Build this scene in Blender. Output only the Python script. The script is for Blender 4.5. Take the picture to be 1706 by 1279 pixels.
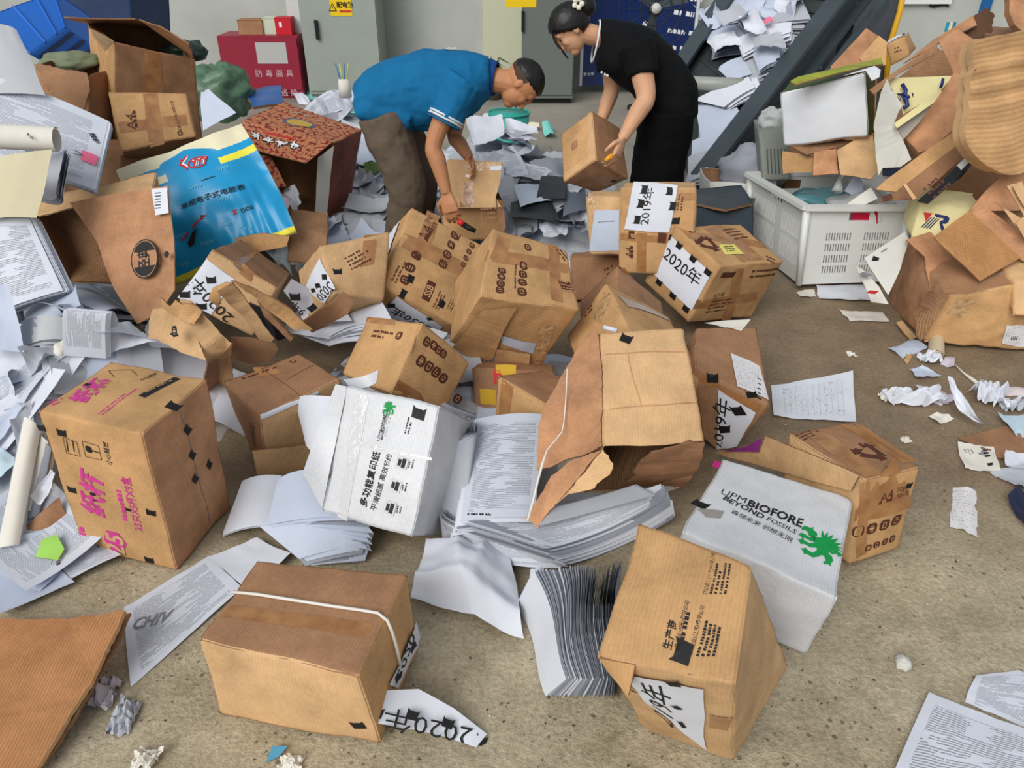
import bpy, bmesh, math, random
import numpy as np
from mathutils import Vector, Matrix, noise as mnoise

# ------------------------------------------------------------------ camera, world, light, exposure
SC = bpy.context.scene
for _o in list(bpy.data.objects): bpy.data.objects.remove(_o)
COL = SC.collection
IMG_W, IMG_H, FPX, CAM_H, PITCH = 1706, 1279, 1281.0, 1.75, math.radians(31.0)
_cd = bpy.data.cameras.new('camera'); _cam = bpy.data.objects.new('camera', _cd); COL.objects.link(_cam)
_cd.sensor_width = 36.0; _cd.lens = FPX / IMG_W * 36.0; _cd.clip_start = 0.05; _cd.clip_end = 200
_cam.location = (0, 0, CAM_H); _cam.rotation_euler = (math.pi / 2 - PITCH, 0, 0)
SC.camera = _cam
SC.view_settings.view_transform = 'Standard'; SC.view_settings.look = 'None'
SC.view_settings.gamma = 1.0; SC.view_settings.use_curve_mapping = False
SC.view_settings.exposure = 0.14

_w = bpy.data.worlds.new('overcast_sky'); SC.world = _w; _w.use_nodes = True
_nt = _w.node_tree; _nt.nodes.clear()
_out = _nt.nodes.new('ShaderNodeOutputWorld'); _bg = _nt.nodes.new('ShaderNodeBackground')
_tc = _nt.nodes.new('ShaderNodeTexCoord'); _sep = _nt.nodes.new('ShaderNodeSeparateXYZ')
_mr = _nt.nodes.new('ShaderNodeMapRange'); _cr = _nt.nodes.new('ShaderNodeValToRGB')
_nt.links.new(_tc.outputs['Generated'], _sep.inputs[0]); _nt.links.new(_sep.outputs['Y'], _mr.inputs[0])
_mr.inputs[1].default_value = -1.0; _mr.inputs[2].default_value = 1.0
_cr.color_ramp.elements[0].position = 0.0; _cr.color_ramp.elements[0].color = (0.95, 1.0, 1.08, 1)
_cr.color_ramp.elements[1].position = 1.0; _cr.color_ramp.elements[1].color = (0.50, 0.55, 0.60, 1)
_nt.links.new(_mr.outputs[0], _cr.inputs[0]); _nt.links.new(_cr.outputs[0], _bg.inputs[0])
_bg.inputs[1].default_value = 0.50
_nt.links.new(_bg.outputs[0], _out.inputs[0])

_sd = bpy.data.lights.new('sun_through_clouds', 'SUN'); _sd.energy = 2.4; _sd.angle = math.radians(42); _sd.color = (1.0, 0.965, 0.91)
_sun = bpy.data.objects.new('sun_through_clouds', _sd); COL.objects.link(_sun)
_sun.rotation_euler = Vector((0.50, 0.80, -0.72)).to_track_quat('-Z', 'Y').to_euler()

# ------------------------------------------------------------------ helpers
_FW = Vector((0, math.cos(PITCH), -math.sin(PITCH))); _UP = Vector((0, math.sin(PITCH), math.cos(PITCH)))
_CP = Vector((0, 0, CAM_H))
def _ray(x, y): return Vector((1, 0, 0)) * ((x - 853) / FPX) + _UP * ((639.5 - y) / FPX) + _FW
def G(x, y, z=0.0):                      # the place at height z that the photograph shows at (x, y)
    d = _ray(x, y); return _CP + d * ((z - CAM_H) / d.z)
def Q(x, y, Y):                          # the place at distance Y from the photographer
    d = _ray(x, y); return _CP + d * (Y / d.y)
def V(*a): return Vector(a)

def link(o): COL.objects.link(o); return o
def tag(o, label=None, cat=None, group=None, kind=None):
    if label: o['label'] = label
    if cat: o['category'] = cat
    if group: o['group'] = group
    if kind: o['kind'] = kind
    return o
def thing(name, label, cat, loc=(0, 0, 0), group=None):
    o = bpy.data.objects.new(name, None); o.empty_display_size = 0.05; o.location = loc; link(o)
    return tag(o, label, cat, group)
def adopt(child, parent):
    child.parent = parent
    child.matrix_parent_inverse = Matrix.Translation(-Vector(parent.location))
    return child

class MB:
    """vertices, faces, material slots and uvs of one mesh"""
    def __init__(s): s.v = []; s.f = []; s.m = []; s.uv = []; s.mats = []; s.flat = []
    def slot(s, mat):
        if mat not in s.mats: s.mats.append(mat)
        return s.mats.index(mat)
    def add(s, vs, fs, mat, uvs=None, flat=False):
        b = len(s.v); k = s.slot(mat); s.v.extend([tuple(p) for p in vs])
        for f in fs:
            s.f.append([b + i for i in f]); s.m.append(k); s.flat.append(flat)
            s.uv.append([tuple(uvs[i]) if uvs is not None else (0, 0) for i in f])
    def grid(s, fn, nu, nv, mat, uvscale=(1, 1), us=None, vs=None, flip=False, uvfn=None, flat=False):
        us = us or [i / nu for i in range(nu + 1)]; vs = vs or [j / nv for j in range(nv + 1)]
        P = [fn(u, v) for v in vs for u in us]; n = len(us)
        uv = [(uvfn(u, v) if uvfn else (u * uvscale[0], v * uvscale[1])) for v in vs for u in us]
        F = []
        for j in range(len(vs) - 1):
            for i in range(n - 1):
                q = [j * n + i, j * n + i + 1, (j + 1) * n + i + 1, (j + 1) * n + i]
                F.append(q[::-1] if flip else q)
        s.add(P, F, mat, uv, flat)
    def box(s, c, size, mat, rot=None, flat=True):
        c = Vector(c); h = [d / 2 for d in size]
        pts = [Vector((x * h[0], y * h[1], z * h[2])) for x in (-1, 1) for y in (-1, 1) for z in (-1, 1)]
        if rot is not None: pts = [rot @ p for p in pts]
        s.hexa([c + p for p in pts], mat, flat)
    def hexa(s, p, mat, flat=True):      # p index = x*4 + y*2 + z
        F = [(0, 1, 3, 2), (4, 6, 7, 5), (0, 4, 5, 1), (2, 3, 7, 6), (0, 2, 6, 4), (1, 5, 7, 3)]
        for f in F: s.add([p[i] for i in f], [(0, 1, 2, 3)], mat, [(0, 0), ((p[f[1]] - p[f[0]]).length, 0), ((p[f[1]] - p[f[0]]).length, (p[f[2]] - p[f[1]]).length), (0, (p[f[2]] - p[f[1]]).length)], flat)
    def tube(s, pts, r, mat, n=8, caps=True, flat=False):
        pts = [Vector(p) for p in pts]; rs = r if isinstance(r, (list, tuple)) else [r] * len(pts)
        V_ = []; prev = None
        for i, p in enumerate(pts):
            t = (pts[min(i + 1, len(pts) - 1)] - pts[max(i - 1, 0)]).normalized()
            a = (prev - t * prev.dot(t)) if prev is not None else t.orthogonal()
            a.normalize(); b = t.cross(a); prev = a
            for k in range(n):
                an = 2 * math.pi * k / n; V_.append(p + (a * math.cos(an) + b * math.sin(an)) * rs[i])
        F = []
        for i in range(len(pts) - 1):
            for k in range(n): F.append([i * n + k, i * n + (k + 1) % n, (i + 1) * n + (k + 1) % n, (i + 1) * n + k])
        if caps: F.append(list(range(n))[::-1]); F.append([(len(pts) - 1) * n + k for k in range(n)])
        s.add(V_, F, mat, [(0, 0)] * len(V_), flat)
    def build(s, name, parent=None, smooth=True):
        me = bpy.data.meshes.new(name); me.from_pydata(s.v, [], s.f)
        for m in s.mats: me.materials.append(m)
        uvl = me.uv_layers.new(name='UVMap')
        flatuv = [c for f in s.uv for p in f for c in p]
        uvl.data.foreach_set('uv', flatuv)
        me.polygons.foreach_set('material_index', s.m)
        me.polygons.foreach_set('use_smooth', [smooth and not fl for fl in s.flat])
        me.update()
        o = bpy.data.objects.new(name, me); link(o)
        if parent is not None: adopt(o, parent)
        return o

def lerp(a, b, t): return a + (b - a) * t
def bil(c, u, v):                        # c = (c00, c10, c11, c01)
    return (c[0] * (1 - u) + c[1] * u) * (1 - v) + (c[3] * (1 - u) + c[2] * u) * v
def nz(p, f, seed): return mnoise.noise(Vector(p) * f + Vector((seed * 7.13, seed * 3.7, seed * 1.9)))
def nzv(p, f, seed):
    q = Vector(p) * f + Vector((seed * 7.13, seed * 3.7, seed * 1.9))
    return Vector((mnoise.noise(q), mnoise.noise(q + Vector((31, 17, 5))), mnoise.noise(q + Vector((-11, 43, 23)))))
def ctr(pts): return sum((Vector(p) for p in pts), Vector()) / len(pts)

# ------------------------------------------------------------------ materials
MATS = {}
def _mat(name, rough=0.8, spec=0.3):
    m = bpy.data.materials.new(name); m.use_nodes = True; nt = m.node_tree
    b = nt.nodes['Principled BSDF']; b.inputs['Roughness'].default_value = rough
    b.inputs['Specular IOR Level'].default_value = spec
    MATS[name] = m
    return m, nt, b
def N(nt, t, **kw):
    n = nt.nodes.new('ShaderNode' + t)
    for k, v in kw.items():
        if k.startswith('i_'):
            key = k[2:]; key = int(key) if key.isdigit() else key.replace('_', ' ')
            n.inputs[key].default_value = v
        else: setattr(n, k, v)
    return n
def s2l(c):
    f = lambda x: x / 12.92 if x <= 0.04045 else ((x + 0.055) / 1.055) ** 2.4
    return tuple(f(x / 255) for x in c) + (1,)
def mix(nt, fac, a, b, mode='MIX'):
    n = nt.nodes.new('ShaderNodeMix'); n.data_type = 'RGBA'; n.blend_type = mode
    for sock, v in ((n.inputs[0], fac), (n.inputs[6], a), (n.inputs[7], b)):
        if hasattr(v, 'links'): nt.links.new(v, sock)
        else: sock.default_value = v
    return n.outputs[2]
def ramp(nt, fac, p0, p1, c0=(0, 0, 0, 1), c1=(1, 1, 1, 1)):
    r = nt.nodes.new('ShaderNodeValToRGB'); e = r.color_ramp.elements
    e[0].position, e[1].position = p0, p1; e[0].color, e[1].color = c0, c1
    nt.links.new(fac, r.inputs[0]); return r.outputs[0]
def mth(nt, op, a, b=None):
    n = nt.nodes.new('ShaderNodeMath'); n.operation = op
    for i, v in enumerate((a, b)):
        if v is None: continue
        if hasattr(v, 'links'): nt.links.new(v, n.inputs[i])
        else: n.inputs[i].default_value = v
    return n.outputs[0]

def plain(name, rgb, rough=0.7, spec=0.3, metal=0.0, var=0.0, scale=12.0, bump=0.0):
    if name in MATS: return MATS[name]
    m, nt, b = _mat(name, rough, spec); c = s2l(rgb); b.inputs['Metallic'].default_value = metal
    if var or bump:
        tc = N(nt, 'TexCoord'); no = N(nt, 'TexNoise', i_Scale=scale, i_Detail=4.0)
        nt.links.new(tc.outputs['Object'], no.inputs['Vector'])
        if var:
            lo = tuple(x * (1 - var) for x in c[:3]) + (1,); hi = tuple(min(1, x * (1 + var)) for x in c[:3]) + (1,)
            nt.links.new(ramp(nt, no.outputs['Fac'], .3, .7, lo, hi), b.inputs['Base Color'])
        else: b.inputs['Base Color'].default_value = c
        if bump:
            bp = N(nt, 'Bump', i_Strength=bump, i_Distance=0.01); nt.links.new(no.outputs['Fac'], bp.inputs['Height'])
            nt.links.new(bp.outputs[0], b.inputs['Normal'])
    else: b.inputs['Base Color'].default_value = c
    return m

def cardboard(name, rgb, flute=0.12, stain=0.16, rough=0.78, spec=0.25, period=0.009):
    if name in MATS: return MATS[name]
    m, nt, b = _mat(name, rough, spec); c = s2l(rgb)
    tc = N(nt, 'TexCoord'); oi = N(nt, 'ObjectInfo')
    n1 = N(nt, 'TexNoise', i_Scale=7.0, i_Detail=5.0, i_Roughness=0.6); nt.links.new(tc.outputs['Object'], n1.inputs['Vector'])
    n2 = N(nt, 'TexNoise', i_Scale=90.0, i_Detail=3.0); nt.links.new(tc.outputs['Object'], n2.inputs['Vector'])
    dark = tuple(x * (1 - stain * 1.6) for x in c[:3]) + (1,); lite = tuple(min(1, x * (1 + stain)) for x in c[:3]) + (1,)
    col = ramp(nt, n1.outputs['Fac'], .28, .72, dark, lite)
    col = mix(nt, 0.10, col, ramp(nt, n2.outputs['Fac'], .35, .65, (0.1, 0.06, 0.03, 1), (1, .85, .65, 1)), 'SOFT_LIGHT')
    wv = N(nt, 'TexWave', i_Scale=1.0 / period / 3.2, i_Distortion=0.6, i_Detail=1.0); wv.wave_type = 'BANDS'; wv.bands_direction = 'X'
    nt.links.new(tc.outputs['UV'], wv.inputs['Vector'])
    col = mix(nt, flute, col, ramp(nt, wv.outputs['Fac'], .1, .9, (0.25, 0.25, 0.25, 1), (.75, .75, .75, 1)), 'SOFT_LIGHT')
    hs = N(nt, 'HueSaturation', i_Saturation=0.95); nt.links.new(col, hs.inputs['Color'])
    nt.links.new(mth(nt, 'ADD', mth(nt, 'MULTIPLY', oi.outputs['Random'], 0.16), 0.92), hs.inputs['Value'])
    nt.links.new(hs.outputs[0], b.inputs['Base Color'])
    h = mth(nt, 'ADD', mth(nt, 'MULTIPLY', wv.outputs['Fac'], 0.5 * flute / .12), mth(nt, 'MULTIPLY', n2.outputs['Fac'], 0.8))
    bp = N(nt, 'Bump', i_Strength=0.25, i_Distance=0.002); nt.links.new(h, bp.inputs['Height']); nt.links.new(bp.outputs[0], b.inputs['Normal'])
    return m

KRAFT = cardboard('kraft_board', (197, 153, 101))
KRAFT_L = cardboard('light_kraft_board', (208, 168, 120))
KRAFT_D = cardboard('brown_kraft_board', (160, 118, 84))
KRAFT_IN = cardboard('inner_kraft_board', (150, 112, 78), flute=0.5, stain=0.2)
KRAFT_C = cardboard('corrugated_inner_board', (178, 128, 76), flute=0.8, stain=0.14)
KRAFT_P = cardboard('pinkish_kraft_board', (190, 138, 98), stain=0.22)
WHITEB = cardboard('white_coated_board', (203, 206, 211), flute=0.10, stain=0.05, rough=0.4, spec=0.45)

def tapemat():
    m, nt, b = _mat('clear_packing_tape', 0.18, 0.55)
    tc = N(nt, 'TexCoord'); n1 = N(nt, 'TexNoise', i_Scale=18.0, i_Detail=3.0); nt.links.new(tc.outputs['Object'], n1.inputs['Vector'])
    nt.links.new(ramp(nt, n1.outputs['Fac'], .3, .7, s2l((146, 98, 58)), s2l((178, 130, 84))), b.inputs['Base Color'])
    n2 = N(nt, 'TexNoise', i_Scale=60.0, i_Detail=2.0); nt.links.new(tc.outputs['Object'], n2.inputs['Vector'])
    nt.links.new(ramp(nt, n2.outputs['Fac'], .3, .75, (.12, .12, .12, 1), (.45, .45, .45, 1)), b.inputs['Roughness'])
    bp = N(nt, 'Bump', i_Strength=0.3, i_Distance=0.002); nt.links.new(n2.outputs['Fac'], bp.inputs['Height']); nt.links.new(bp.outputs[0], b.inputs['Normal'])
    return m
TAPE = tapemat()
TAPE_W = plain('clear_tape_on_white', (205, 206, 208), 0.16, 0.6, bump=0.3, scale=60)

def papermat(name, rgb, lines=None, ink=(70, 74, 84), rows=50, margin=0.09, density=0.60, cols=0):
    """white paper; lines: rows of small print, cols: ruled table"""
    m, nt, b = _mat(name, 0.75, 0.25); c = s2l(rgb)
    tc = N(nt, 'TexCoord'); n0 = N(nt, 'TexNoise', i_Scale=9.0, i_Detail=3.0); nt.links.new(tc.outputs['Object'], n0.inputs['Vector'])
    base = ramp(nt, n0.outputs['Fac'], .3, .7, tuple(x * .95 for x in c[:3]) + (1,), tuple(min(1, x * 1.03) for x in c[:3]) + (1,))
    if lines:
        sp = N(nt, 'SeparateXYZ'); nt.links.new(tc.outputs['UV'], sp.inputs[0]); u, v = sp.outputs['X'], sp.outputs['Y']
        r = mth(nt, 'MULTIPLY', v, float(rows)); row = mth(nt, 'FLOOR', r); fr = mth(nt, 'FRACT', r)
        inrow = mth(nt, 'MULTIPLY', mth(nt, 'GREATER_THAN', fr, .28), mth(nt, 'LESS_THAN', fr, .74))
        cb = N(nt, 'CombineXYZ'); nt.links.new(mth(nt, 'MULTIPLY', u, 60.0), cb.inputs[0]); nt.links.new(mth(nt, 'MULTIPLY', row, 9.31), cb.inputs[1])
        nn = N(nt, 'TexNoise', i_Scale=1.0, i_Detail=1.0); nt.links.new(cb.outputs[0], nn.inputs['Vector'])
        cb2 = N(nt, 'CombineXYZ'); nt.links.new(mth(nt, 'MULTIPLY', u, 3.0), cb2.inputs[0]); nt.links.new(mth(nt, 'MULTIPLY', row, .37), cb2.inputs[1])
        n3 = N(nt, 'TexNoise', i_Scale=1.0, i_Detail=0.0); nt.links.new(cb2.outputs[0], n3.inputs['Vector'])
        on = mth(nt, 'MULTIPLY', mth(nt, 'GREATER_THAN', nn.outputs['Fac'], 1 - density - .04), mth(nt, 'GREATER_THAN', n3.outputs['Fac'], .40))
        k = mth(nt, 'MULTIPLY', inrow, on)
        for s_, lo, hi in ((u, margin, 1 - margin), (v, margin * .8, 1 - margin)):
            k = mth(nt, 'MULTIPLY', k, mth(nt, 'MULTIPLY', mth(nt, 'GREATER_THAN', s_, lo), mth(nt, 'LESS_THAN', s_, hi)))
        if cols:
            fc = mth(nt, 'FRACT', mth(nt, 'MULTIPLY', u, float(cols)))
            ln = mth(nt, 'MAXIMUM', mth(nt, 'LESS_THAN', fc, .07), mth(nt, 'LESS_THAN', fr, .10))
            for s_, lo, hi in ((u, margin, 1 - margin), (v, margin * .8, 1 - margin)):
                ln = mth(nt, 'MULTIPLY', ln, mth(nt, 'MULTIPLY', mth(nt, 'GREATER_THAN', s_, lo), mth(nt, 'LESS_THAN', s_, hi)))
            k = mth(nt, 'MAXIMUM', k, mth(nt, 'MULTIPLY', ln, .6))
        base = mix(nt, mth(nt, 'MULTIPLY', k, .62), base, s2l(ink))
    nt.links.new(base, b.inputs['Base Color'])
    return m
PAPER = papermat('white_paper', (216, 220, 230))
PAPER_B = papermat('cool_white_paper', (190, 200, 218))
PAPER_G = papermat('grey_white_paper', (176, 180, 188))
PAPER_W = papermat('warm_white_paper', (224, 220, 210))
PRINTED = papermat('printed_paper', (212, 217, 228), True)
PRINTED_D = papermat('densely_printed_paper', (200, 206, 218), True, rows=62, density=.62, ink=(104, 108, 120))
TABLE = papermat('table_form_paper', (220, 225, 234), True, rows=26, cols=14, density=.35, margin=.13)
TICKET = papermat('receipt_paper', (222, 220, 222), True, rows=14, density=.4, margin=.06)

INK = plain('black_ink', (34, 32, 34), .6)
INK_BR = plain('maroon_brown_ink', (84, 44, 30), .6)
INK_PK = plain('pink_ink', (206, 62, 146), .6)
INK_GN = plain('green_ink', (14, 146, 72), .6)
INK_GY = plain('grey_ink', (132, 132, 138), .7)
INK_RD = plain('red_ink', (200, 44, 44), .6)
INK_WH = plain('white_ink', (235, 235, 238), .6)
BLACKTAPE = plain('black_tape', (24, 23, 24), .55)
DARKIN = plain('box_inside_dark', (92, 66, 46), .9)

# ------------------------------------------------------------------ print and lettering on curved faces
_TX = {}
def text_mesh(s, bold=0.0):
    """flat triangulated outline of a text, height about 1, centred on the origin"""
    k = (s, bold)
    if k in _TX: return _TX[k]
    cu = bpy.data.curves.new('lettering', 'FONT'); cu.body = s; cu.size = 1.0; cu.fill_mode = 'FRONT'; cu.resolution_u = 2; cu.offset = bold
    cu.align_x = 'CENTER'; cu.align_y = 'CENTER'; cu.space_line = 1.1
    o = bpy.data.objects.new('lettering', cu); COL.objects.link(o)
    dg = bpy.context.evaluated_depsgraph_get(); dg.update()
    me = o.evaluated_get(dg).to_mesh()
    vs = [(p.co.x, p.co.y) for p in me.vertices]; fs = [list(p.vertices) for p in me.polygons]
    o.evaluated_get(dg).to_mesh_clear()
    bpy.data.objects.remove(o); bpy.data.curves.remove(cu)
    _TX[k] = (vs, fs); return vs, fs

class Face:
    """a surface S(u, v) with metric axes, carrying printed shapes: positions in metres from (u0, v0)"""
    def __init__(s, S, la, lb, hand): s.S, s.la, s.lb, s.hand = S, la, lb, hand
    def mapper(s, u0, v0, right, lift):
        ra, rb = right; L = math.hypot(ra, rb); ra /= L; rb /= L; ua, ub = -s.hand * rb, s.hand * ra
        def f(x, y):
            return s.S(u0 + (ra * x + ua * y) / s.la, v0 + (rb * x + ub * y) / s.lb, lift)
        return f
    def text(s, mb, t, u0, v0, size, right=(1, 0), mat=None, lift=.0016, bold=0.0, sx=1.0):
        f = s.mapper(u0, v0, right, lift); vs, fs = text_mesh(t, bold)
        fs = fs if s.hand > 0 or True else fs
        mb.add([f(x * size * sx, y * size) for x, y in vs], fs, mat or INK)
    def rect(s, mb, u0, v0, w, h, right=(1, 0), mat=None, lift=.0012, n=1, wob=0.0, seed=0):
        f = s.mapper(u0, v0, right, lift); nu = max(1, int(w / .03 * n)); nv = max(1, int(h / .03 * n))
        rnd = random.Random(seed)
        wb = [rnd.uniform(-wob, wob) for _ in range(8)]
        def g(u, v):
            x = (u - .5) * w; y = (v - .5) * h
            return f(x + wob * math.sin(9 * v + wb[0] * 99) * (u - .5) * 2, y + wob * math.sin(8 * u + wb[1] * 99) * (v - .5) * 2)
        mb.grid(g, nu, nv, mat or INK)
    def poly(s, mb, u0, v0, pts, right=(1, 0), mat=None, lift=.0014):
        f = s.mapper(u0, v0, right, lift)
        mb.add([f(x, y) for x, y in pts], [list(range(len(pts)))], mat or INK)
    def icon(s, mb, u0, v0, d, right=(1, 0), mat=None, glyph=0, paper=None, lift=.0014):
        d *= .86; c = d * .22; h = d / 2
        oct_ = [(-h + c, -h), (h - c, -h), (h, -h + c), (h, h - c), (h - c, h), (-h + c, h), (-h, h - c), (-h, -h + c)]
        s.poly(mb, u0, v0, oct_, right, mat or INK_BR, lift)
        f = s.mapper(u0, v0, right, lift + .0006); pm = paper or KRAFT; k = glyph % 4
        if k == 0: R = [(-.22, -.25, .44, .1), (-.22, -.05, .1, .3), (.12, -.05, .1, .3), (-.1, .22, .2, .08)]
        elif k == 1: R = [(-.25, -.1, .5, .22), (-.15, -.3, .3, .1), (-.15, .2, .3, .1)]
        elif k == 2: R = [(-.2, -.3, .08, .6), (.12, -.3, .08, .6), (-.2, .22, .4, .08), (-.2, -.3, .4, .08)]
        else: R = [(-.25, -.25, .5, .08), (-.25, .0, .5, .08), (-.25, .22, .3, .08)]
        for x, y, w, q in R:
            mb.add([f(x * d, y * d), f((x + w) * d, y * d), f((x + w) * d, (y + q) * d), f(x * d, (y + q) * d)], [(0, 1, 2, 3)], pm)
    def tab(s, mb, u0, v0, d, right=(1, 0), lift=.0022):   # a torn tab of black tape, waisted
        p = [(-.42, -.34), (.42, -.34), (.43, .0), (.45, .38), (.27, .24), (-.27, .24), (-.45, .38), (-.43, .0)]
        f = s.mapper(u0, v0, right, lift)
        pts = [f(x * d, y * d) for x, y in p]; c = f(0, 0)
        mb.add([c] + pts, [(0, i + 1, (i + 1) % len(p) + 1) for i in range(len(p))], BLACKTAPE)

AXES = {'AB': ('A', 'B', 'C'), 'AC': ('A', 'C', 'B'), 'BC': ('B', 'C', 'A')}
class Carton:
    """eight corners keyed O, A, B, C, AB, AC, BC, ABC; faces AB, AC, BC meet at O; ab, ac, bc are their opposites"""
    def __init__(s, c, seed=0, amp=.006, freq=6.0, bulge=.008, rnd=.004):
        s.c = {k: Vector(v) for k, v in c.items()}; s.seed, s.amp, s.freq, s.bulge, s.rnd = seed, amp, freq, bulge, rnd
        s.mid = ctr(s.c.values()); s.F = {}
        for k in AXES:
            a, b, o = AXES[k]
            s.F[k] = (('O', a, k, b), o); 
            s.F[k.lower()] = ((o, ''.join(sorted(a + o)), 'ABC', ''.join(sorted(b + o))), o)
    def quad(s, k): return [s.c[x] for x in s.F[k][0]]
    def normal(s, k):
        q = s.quad(k); n = (q[1] - q[0] + q[2] - q[3]).cross(q[3] - q[0] + q[2] - q[1]).normalized()
        return (n if n.dot(ctr(q) - s.mid) > 0 else -n), n.dot(ctr(q) - s.mid) > 0
    def warp(s, p, amp=None):
        a = s.amp if amp is None else amp
        return p + nzv(p, s.freq, s.seed) * a + nzv(p, s.freq * 3.1, s.seed + 5) * a * .35
    def face(s, k):
        q = s.quad(k); n, pos = s.normal(k)
        la = ((q[1] - q[0]).length + (q[2] - q[3]).length) / 2; lb = ((q[3] - q[0]).length + (q[2] - q[1]).length) / 2
        def S(u, v, lift=0.0):
            p = bil(q, u, v)
            bb = max(0., u * (1 - u)) * max(0., v * (1 - v)) * 16
            p = s.warp(p + n * (s.bulge * bb))
            e = 0.0
            for t, L in ((u, la), (1 - u, la), (v, lb), (1 - v, lb)):
                d = max(0., t * L)
                if d < .009: e += s.rnd * (1 - d / .009) ** 2
            return p + n * (lift - e)
        f = Face(S, la, lb, 1 if pos else -1); f.n = n; f.q = q; f.la, f.lb = la, lb
        return f
    def shell(s, mb, mat, skip=(), n=22, mats=None):
        for k in list(AXES) + [x.lower() for x in AXES]:
            if k in skip: continue
            f = s.face(k)
            def lines(L, n):
                e = min(.005 / L, .1); m = max(3, int(n * L / .3))
                return [0, e, 2.2 * e] + [2.2 * e + (1 - 4.4 * e) * i / m for i in range(1, m)] + [1 - 2.2 * e, 1 - e, 1]
            mb.grid(lambda u, v: f.S(u, v, 0), 1, 1, (mats or {}).get(k, mat), us=lines(f.la, n), vs=lines(f.lb, n), flip=f.hand < 0,
                    uvfn=lambda u, v: (u * f.la + s.seed * .37, v * f.lb))
def weld(o, d=.0035):
    bm = bmesh.new(); bm.from_mesh(o.data); bmesh.ops.remove_doubles(bm, verts=bm.verts, dist=d)
    bm.to_mesh(o.data); bm.free(); o.data.update()

def panel(mb, pts, mat, th=.005, n=(8, 8), amp=.006, seed=0, bend=0.0, torn=(), back=None, edge=None, tear=.012):
    """a board with thickness from four corners; bend bows it along its normal; torn: ragged edges among 'u0','u1','v0','v1'"""
    q = [Vector(p) for p in pts]; nn = (q[1] - q[0] + q[2] - q[3]).cross(q[3] - q[0] + q[2] - q[1]).normalized()
    la = (q[1] - q[0]).length; lb = (q[3] - q[0]).length
    def S(u, v, off=0.0):
        uu, vv = u, v
        if 'u0' in torn and u < .2: uu = u + tear / la * (abs(nz((0, v * lb, 0), 60, seed)) * 2 + abs(nz((0, v * lb, 1), 22, seed)) * 3) * (1 - u / .2)
        if 'u1' in torn and u > .8: uu = u - tear / la * (abs(nz((1, v * lb, 0), 60, seed)) * 2 + abs(nz((1, v * lb, 1), 22, seed)) * 3) * (u - .8) / .2
        if 'v0' in torn and v < .2: vv = v + tear / lb * (abs(nz((u * la, 0, 2), 60, seed)) * 2 + abs(nz((u * la, 0, 3), 22, seed)) * 3) * (1 - v / .2)
        if 'v1' in torn and v > .8: vv = v - tear / lb * (abs(nz((u * la, 1, 2), 60, seed)) * 2 + abs(nz((u * la, 1, 3), 22, seed)) * 3) * (v - .8) / .2
        p = bil(q, uu, vv) + nn * (bend * 4 * u * (1 - u) + off)
        return p + nzv(p, 5, seed) * amp + nzv(p, 16, seed + 3) * amp * .3
    if torn: n = (max(n[0], 28), max(n[1], 28))
    U = lambda u, v: (u * la + seed * .41, v * lb)
    mb.grid(lambda u, v: S(u, v, th / 2), n[0], n[1], mat, uvfn=U)
    mb.grid(lambda u, v: S(u, v, -th / 2), n[0], n[1], back or mat, uvfn=U, flip=True)
    em = edge or KRAFT_IN
    for (f0, nn_) in ((lambda t: (t, 0.), n[0]), (lambda t: (1., t), n[1]), (lambda t: (1 - t, 1.), n[0]), (lambda t: (0., 1 - t), n[1])):
        mb.grid(lambda u, v: S(*f0(u), (-.5 + v) * th), nn_, 1, em, flat=True)
    f = Face(lambda u, v, lift=0.: S(u, v, th / 2 + lift), la, lb, 1); f.n = nn
    return f

def slab(mb, pts, mat, th=.005, back=None, jag=0.0, seed=0, edge=None, amp=0.0, sub=0.02, nrm=None):
    """a board of any outline (list of points, roughly planar); jag roughens the outline; filled and gently warped"""
    P = [Vector(p) for p in pts]
    if jag:
        R = []
        for i, p in enumerate(P):
            q = P[(i + 1) % len(P)]; L = (q - p).length; k = max(1, int(L / .012))
            for j in range(k):
                t = j / k; x = p.lerp(q, t)
                R.append(x if j == 0 else x + nzv(x, 70, seed) * jag + nzv(x, 25, seed + 1) * jag)
        P = R
    bm = bmesh.new(); vs = [bm.verts.new(p) for p in P]; f = bm.faces.new(vs); f.normal_update(); n = f.normal.copy()
    if n.dot(nrm if nrm is not None else Vector((0, -1, .6))) < 0: n = -n
    bmesh.ops.triangulate(bm, faces=[f])
    if amp:
        for _ in range(3):
            es = [e for e in bm.edges if e.calc_length() > .06]
            if es: bmesh.ops.subdivide_edges(bm, edges=es, cuts=1)
            bmesh.ops.triangulate(bm, faces=list(bm.faces))
    a = (P[1] - P[0]).normalized(); b = n.cross(a)
    bm.verts.index_update(); V0 = [v.co.copy() for v in bm.verts]; F0 = [[v.index for v in f.verts] for f in bm.faces]
    B0 = [(e.verts[0].index, e.verts[1].index) for e in bm.edges if e.is_boundary]; bm.free()
    if amp: V0 = [p + nzv(p, 6, seed) * amp for p in V0]
    uv = [((p - P[0]).dot(a), (p - P[0]).dot(b)) for p in V0]
    top = [p + n * th / 2 for p in V0]; bot = [p - n * th / 2 for p in V0]
    mb.add(top, F0, mat, uv); mb.add(bot, [x[::-1] for x in F0], back or mat, uv)
    em = edge or KRAFT_IN
    for i, j in B0: mb.add([top[i], top[j], bot[j], bot[i]], [(0, 1, 2, 3)], em, None, True)
    c = ctr(V0)
    fc = Face(lambda u, v, lift=0.: P[0] + a * u + b * v + n * (th / 2 + lift), 1., 1., 1); fc.n = n
    return fc


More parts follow.
